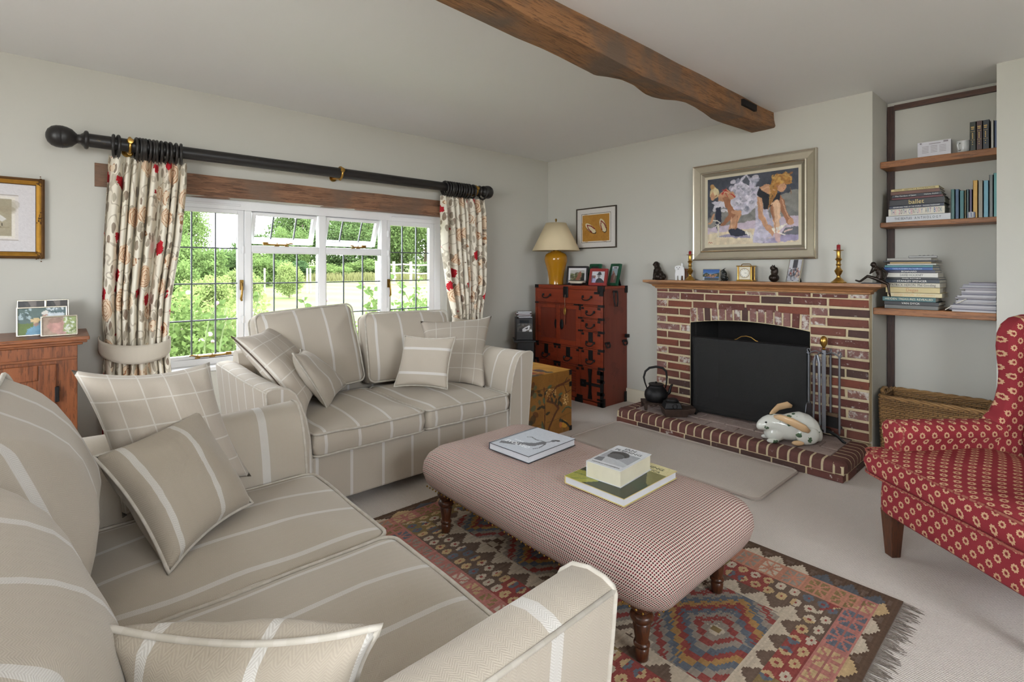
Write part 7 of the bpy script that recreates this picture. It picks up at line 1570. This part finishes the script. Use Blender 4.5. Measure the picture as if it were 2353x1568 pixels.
def gfn(u, v): x = -40+100*u; y = .31+95*v**1.6; return (x, y, ground_z(x, y)+.10*mnoise.noise(Vector((x*.15, y*.15, 0)))*min(1, y/6)), (x, y)
m.grid(gfn, 60, 60); o = obj('lawn', m, m_lawn, smooth=180, recalc=False); tag(o, 'mown lawn sloping up to the trees', kind='structure')
tag(obj('bounce_ground', MB().box(-40, 40, -40, YB-.26, -.6, -.2).box(-40, XL-.31, YB-.26, .30, -.6, -.2), plain('bounce_paving', S(180, 174, 164), .9)), 'unseen paved ground, made pale to bounce daylight indoors', kind='structure')  # unseen ground, coloured pale to bounce daylight up to the ceiling
# trees
TC = [quads_mesh('crown', leaf_quads(crown_points(15000, 1, 1, 46, .34), .075), mt) for mt in (m_lf1, m_lf4, m_lf2)]
def on_ground(px, Y): p = ony(px, 640, Y); return Vector((p.x, p.y, ground_z(p.x, p.y)))
def fwd_of(p): return float((np.array(p)-CAM) @ FW)
def tree(px, Y, ytop, wpx, k, label):
    p = on_ground(px, Y); h = ony(px, ytop, Y).z-p.z; r = wpx*fwd_of(p)/FPX/2
    t_ = thing('tree', label, 'tree', tuple(p), RND.uniform(0, 6), 'trees beyond the lawn')
    c = link('crown', TC[k], t_); c.location = (0, 0, h*.52); c.scale = (r, r, h*.49)
    obj('trunk', MB().tube([(0, 0, -.3), (.03*h, 0, h*.3), (0, .03*h, h*.6)], [.025*h, .018*h, .009*h], 8), m_bark, t_, smooth=180)
    return t_
tl_ = ['tall loose tree rising behind the first casement, sky at its side', 'round mid green tree behind the lead barred casement', 'low distant tree under the patch of open sky', 'broad tree filling the first fanlight', 'dark dense tree behind the hay grass', 'tall tree seen through the second fanlight', 'dark tree beyond the rail fence', 'pale tree towering over the rail fence', 'bushy tree at the fence end', 'low bright tree before the broad one', 'far low tree closing the gap over the lawn', 'tree rising over the last mullion']
for i, a_ in enumerate([(425, 26, 455, 110, 0), (370, 20, 480, 120, 2), (515, 33, 568, 110, 2), (690, 34, 440, 150, 0), (795, 31, 500, 170, 1), (830, 42, 420, 180, 0), (925, 30, 440, 130, 1), (975, 34, 430, 140, 0), (1050, 30, 450, 160, 2), (665, 30, 520, 110, 2), (595, 42, 538, 130, 0), (885, 38, 440, 130, 0)]): tree(*a_, tl_[i])
# shrubs
SH = [quads_mesh('foliage', leaf_quads(crown_points(9000, 1, 1, 30, .36), .10), mt) for mt in (m_lf2, m_lf3, m_lf4)]
def shrub(px, Y, ytop, wpx, k, label):
    p = on_ground(px, Y); h = ony(px, ytop, Y).z-p.z; r = wpx*fwd_of(p)/FPX/2; t_ = thing('shrub', label, 'shrub', tuple(p), RND.uniform(0, 6), 'shrubs across the lawn'); c = link('foliage', SH[k], t_); c.location = (0, 0, h*.5); c.scale = (r, r, h*.58); obj('stem', MB().tube([(0, 0, -.1), (0, 0, h*.5)], .04, 6), m_bark, t_); return t_
for a in ((440, 15, 560, 150, 0, 'large rounded shrub behind the first casement'), (520, 17, 578, 120, 2, 'dark green shrub beside the rounded one'), (600, 22, 590, 120, 0, 'grey green shrub at the lawn edge'), (655, 25, 600, 110, 2, 'clipped dark hedge bush behind the young bush'), (560, 13, 620, 90, 1, 'pale yellowish shrub near the lawn corner'), (480, 10, 640, 120, 1, 'bright pale shrub before the rounded one'), (395, 11, 590, 110, 0, 'leafy shrub beside the curtain edge'), (665, 15.5, 608, 60, 1, 'airy young bush standing alone on the lawn'), (745, 27, 610, 130, 0, 'low shrub under the dark dense tree'), (850, 28, 600, 130, 0, 'shrub at the start of the rail fence'), (1010, 26, 600, 120, 2, 'shrub beyond the end of the rails')): shrub(*a)
# hay grass along the top of the lawn
n = 5200; gx = RS.uniform(2, 22, n); gy = RS.uniform(24.4, 26.2, n); gz_ = np.array([ground_z(a, b) for a, b in zip(gx, gy)]); hh = RS.uniform(.15, .5, n); dxg = RS.normal(0, .12, n); V = np.stack([np.stack([gx-.02, gy, gz_], 1), np.stack([gx+.02, gy, gz_], 1), np.stack([gx+.012+dxg, gy, gz_+hh], 1), np.stack([gx-.012+dxg, gy, gz_+hh], 1)], 1).reshape(-1, 3)
tag(link('hay_grass', quads_mesh('hay_grass', V, leaf_mat('hay', S(86, 87, 57), S(115, 108, 77)))), 'tall seeding hay grass along the top of the lawn', kind='stuff')
# rail fence
m_rail = wood('weathered_rail', S(84, 80, 72), S(130, 124, 114), 'x', 1, .9, .3)
fe = thing('rail_fence', 'weathered split rail fence at the top of the lawn', 'fence', tuple(on_ground(865, 22)))
FP = [865, 905, 944, 985, 1030]
pw_ = [on_ground(q, 22) for q in FP]
for p in pw_: wobj('post', bx(p.x-.06, p.x+.06, p.y-.06, p.y+.06, p.z-.2, p.z+1.25), m_rail, fe)
for a, b in zip(pw_[:-1], pw_[1:]):
    for hz_ in (.55, 1.05): wobj('rail', MB().tube([a+Vector((0, 0, hz_+RND.uniform(-.05, .05))), (a+b)/2+Vector((0, 0, hz_+RND.uniform(-.04, .04))), b+Vector((0, 0, hz_))], .05, 6), m_rail, fe)
for px, lab in ((713, 'slim wooden tree stake beside the young bush'), (706, 'thin wooden stake leaning at the lawn edge'), (608, 'grey stake at the bed edge by the window post')):
    p = on_ground(px, 17); tag(obj('garden_stake', MB().box(-.03, .03, -.03, .03, -.1, 1.05), m_rail, M=T(*p)), lab, 'stake')
# flower bed right outside the window
def bed_bush(px, Y, z1, r, k, label, n=2600, sz=.055):
    p = ony(px, 700, Y); zb_ = ground_z(p.x, Y); h = z1-zb_; P = crown_points(n, r, h*.55, 26, .34); P[:, 2] += h*.52; t_ = thing('border_plant', label, 'plant', (p.x, Y, zb_), 0, 'bushes in the bed under the window')
    link('foliage', quads_mesh('foliage', leaf_quads(P, sz, .6), (m_lf2, m_lf3, m_rose, m_lf4)[k]), t_); s_ = MB()
    for i in range(6): a = RND.uniform(0, 6.28); s_.tube([(0, 0, 0), (r*.3*math.cos(a), r*.3*math.sin(a), h*.5), (r*.6*math.cos(a), r*.6*math.sin(a), h*.9)], [.012, .008, .004], 5)
    obj('stems', s_, m_stem, t_)['kind'] = 'stuff'
    if k in (1, 2):
        fl = MB()
        for i in range(9): q = P[RS.randint(len(P))]; fl.ball((q[0]*1.05, q[1]*1.05, q[2]+.02), RND.uniform(.014, .026), 7, 5)
        obj('blossoms', fl, plain('blossom_%d' % len(bpy.data.materials), S(*RND.choice([(214, 168, 186), (226, 214, 220), (196, 150, 190)])), .8), t_, smooth=180)['kind'] = 'stuff'
for a in ((398, 1.5, 1.02, .42, 2, 'dense flowering bush at the curtain side of the bed'), (450, 2.1, 1.02, .5, 1, 'pale green bush with pink flowers in the bed'), (505, 1.4, .80, .40, 0, 'broad leaved green bush under the first casement'), (545, 2.4, 1.0, .45, 1, 'tall pale bush by the casement handle'), (440, 1.0, .66, .36, 2, 'rose bush close against the first casement'), (600, 2.6, .78, .45, 2, 'low rose bush under the first fixed light'), (690, 2.4, .72, .38, 1, 'pale flowering plant under the middle of the window'), (770, 2.2, .70, .35, 2, 'rose foliage behind the sofa back'), (940, 1.6, .84, .34, 2, 'leafy rose under the last casement'), (975, 2.2, .9, .4, 0, 'green bush at the fence side of the bed'), (860, 2.0, .66, .3, 1, 'small pale plant between the sofa cushions')): bed_bush(*a)
# single rose stems with large leaves
def rose_stem(pts, Y, label, nl=9, ls=.075, bud=True):
    P = [ony(x, y, Y) for x, y in pts]; base = Vector((P[0].x, Y, ground_z(P[0].x, Y))); t_ = thing('rose_stem', label, 'plant', tuple(base), 0, 'rose shoots outside the window')
    Q = [Vector((0, 0, 0))]+[p-base for p in P]; obj('stem', MB().tube(Q, [.008]+[.006-.003*i/len(P) for i in range(len(P))], 6), m_stem, t_, smooth=180)
    top = Q[1:]; pr_ = random.Random(len(label)); lm_ = MB(); lf = None
    for i in range(nl):
        s = i/(nl-1)*(len(top)-1); k = min(int(s), len(top)-2); p = top[k].lerp(top[k+1], s-k); a = pr_.uniform(0, 6.28); d = Vector((math.cos(a), .5*math.sin(a), pr_.uniform(-.2, .5))).normalized(); w_ = d.cross(Vector((0, 1, .3))).normalized()*ls*.30; L1 = ls*pr_.uniform(.7, 1.2)
        m = MB(); m.add([p, p+d*L1*.3+w_, p+d*L1*.65+w_*.8, p+d*L1, p+d*L1*.65-w_*.8, p+d*L1*.3-w_, p+d*L1*.5+Vector((0, -.008, .006))], [(0, 1, 6), (1, 2, 6), (2, 3, 6), (3, 4, 6), (4, 5, 6), (5, 0, 6)]); obj('leaf', m, m_rose, t_, recalc=False)
    if bud: obj('bud', MB().ball(top[-1]+Vector((0, 0, .012)), (.012, .012, .016), 8, 6), plain('pink_bud', S(206, 140, 160), .7), t_, smooth=180)
rose_stem([(868, 712), (862, 690), (846, 672), (836, 655)], .75, 'arching rose shoot before the second fixed light', 10, .085)
rose_stem([(860, 720), (850, 704), (853, 690), (858, 668)], .85, 'rose shoot with broad leaves beside the last mullion', 9, .09); rose_stem([(952, 735), (945, 700), (930, 672), (915, 655), (908, 640)], .8, 'tall rose shoot before the last casement', 12, .08); rose_stem([(945, 735), (950, 700), (952, 668), (962, 640)], .9, 'upright rose shoot crossing the lead bars', 12, .07); rose_stem([(975, 735), (968, 705), (958, 680)], .8, 'short rose shoot at the casement corner', 8, .08)
rose_stem([(582, 730), (590, 700), (596, 682), (592, 672)], .8, 'thin reddish rose shoot by the first mullion', 7, .05, False); rose_stem([(700, 730), (702, 705), (697, 690)], .9, 'budded rose shoot before the first fixed light', 7, .06); rose_stem([(735, 735), (745, 700), (752, 692)], .8, 'rose shoot passing behind the middle mullion', 7, .07); rose_stem([(470, 790), (480, 740), (492, 715), (500, 700)], .7, 'leafy rose shoot before the first casement', 10, .08); rose_stem([(505, 800), (512, 760), (520, 735)], .65, 'broad leaved shoot low in the first casement', 9, .09)
bpy.context.view_layer.update()
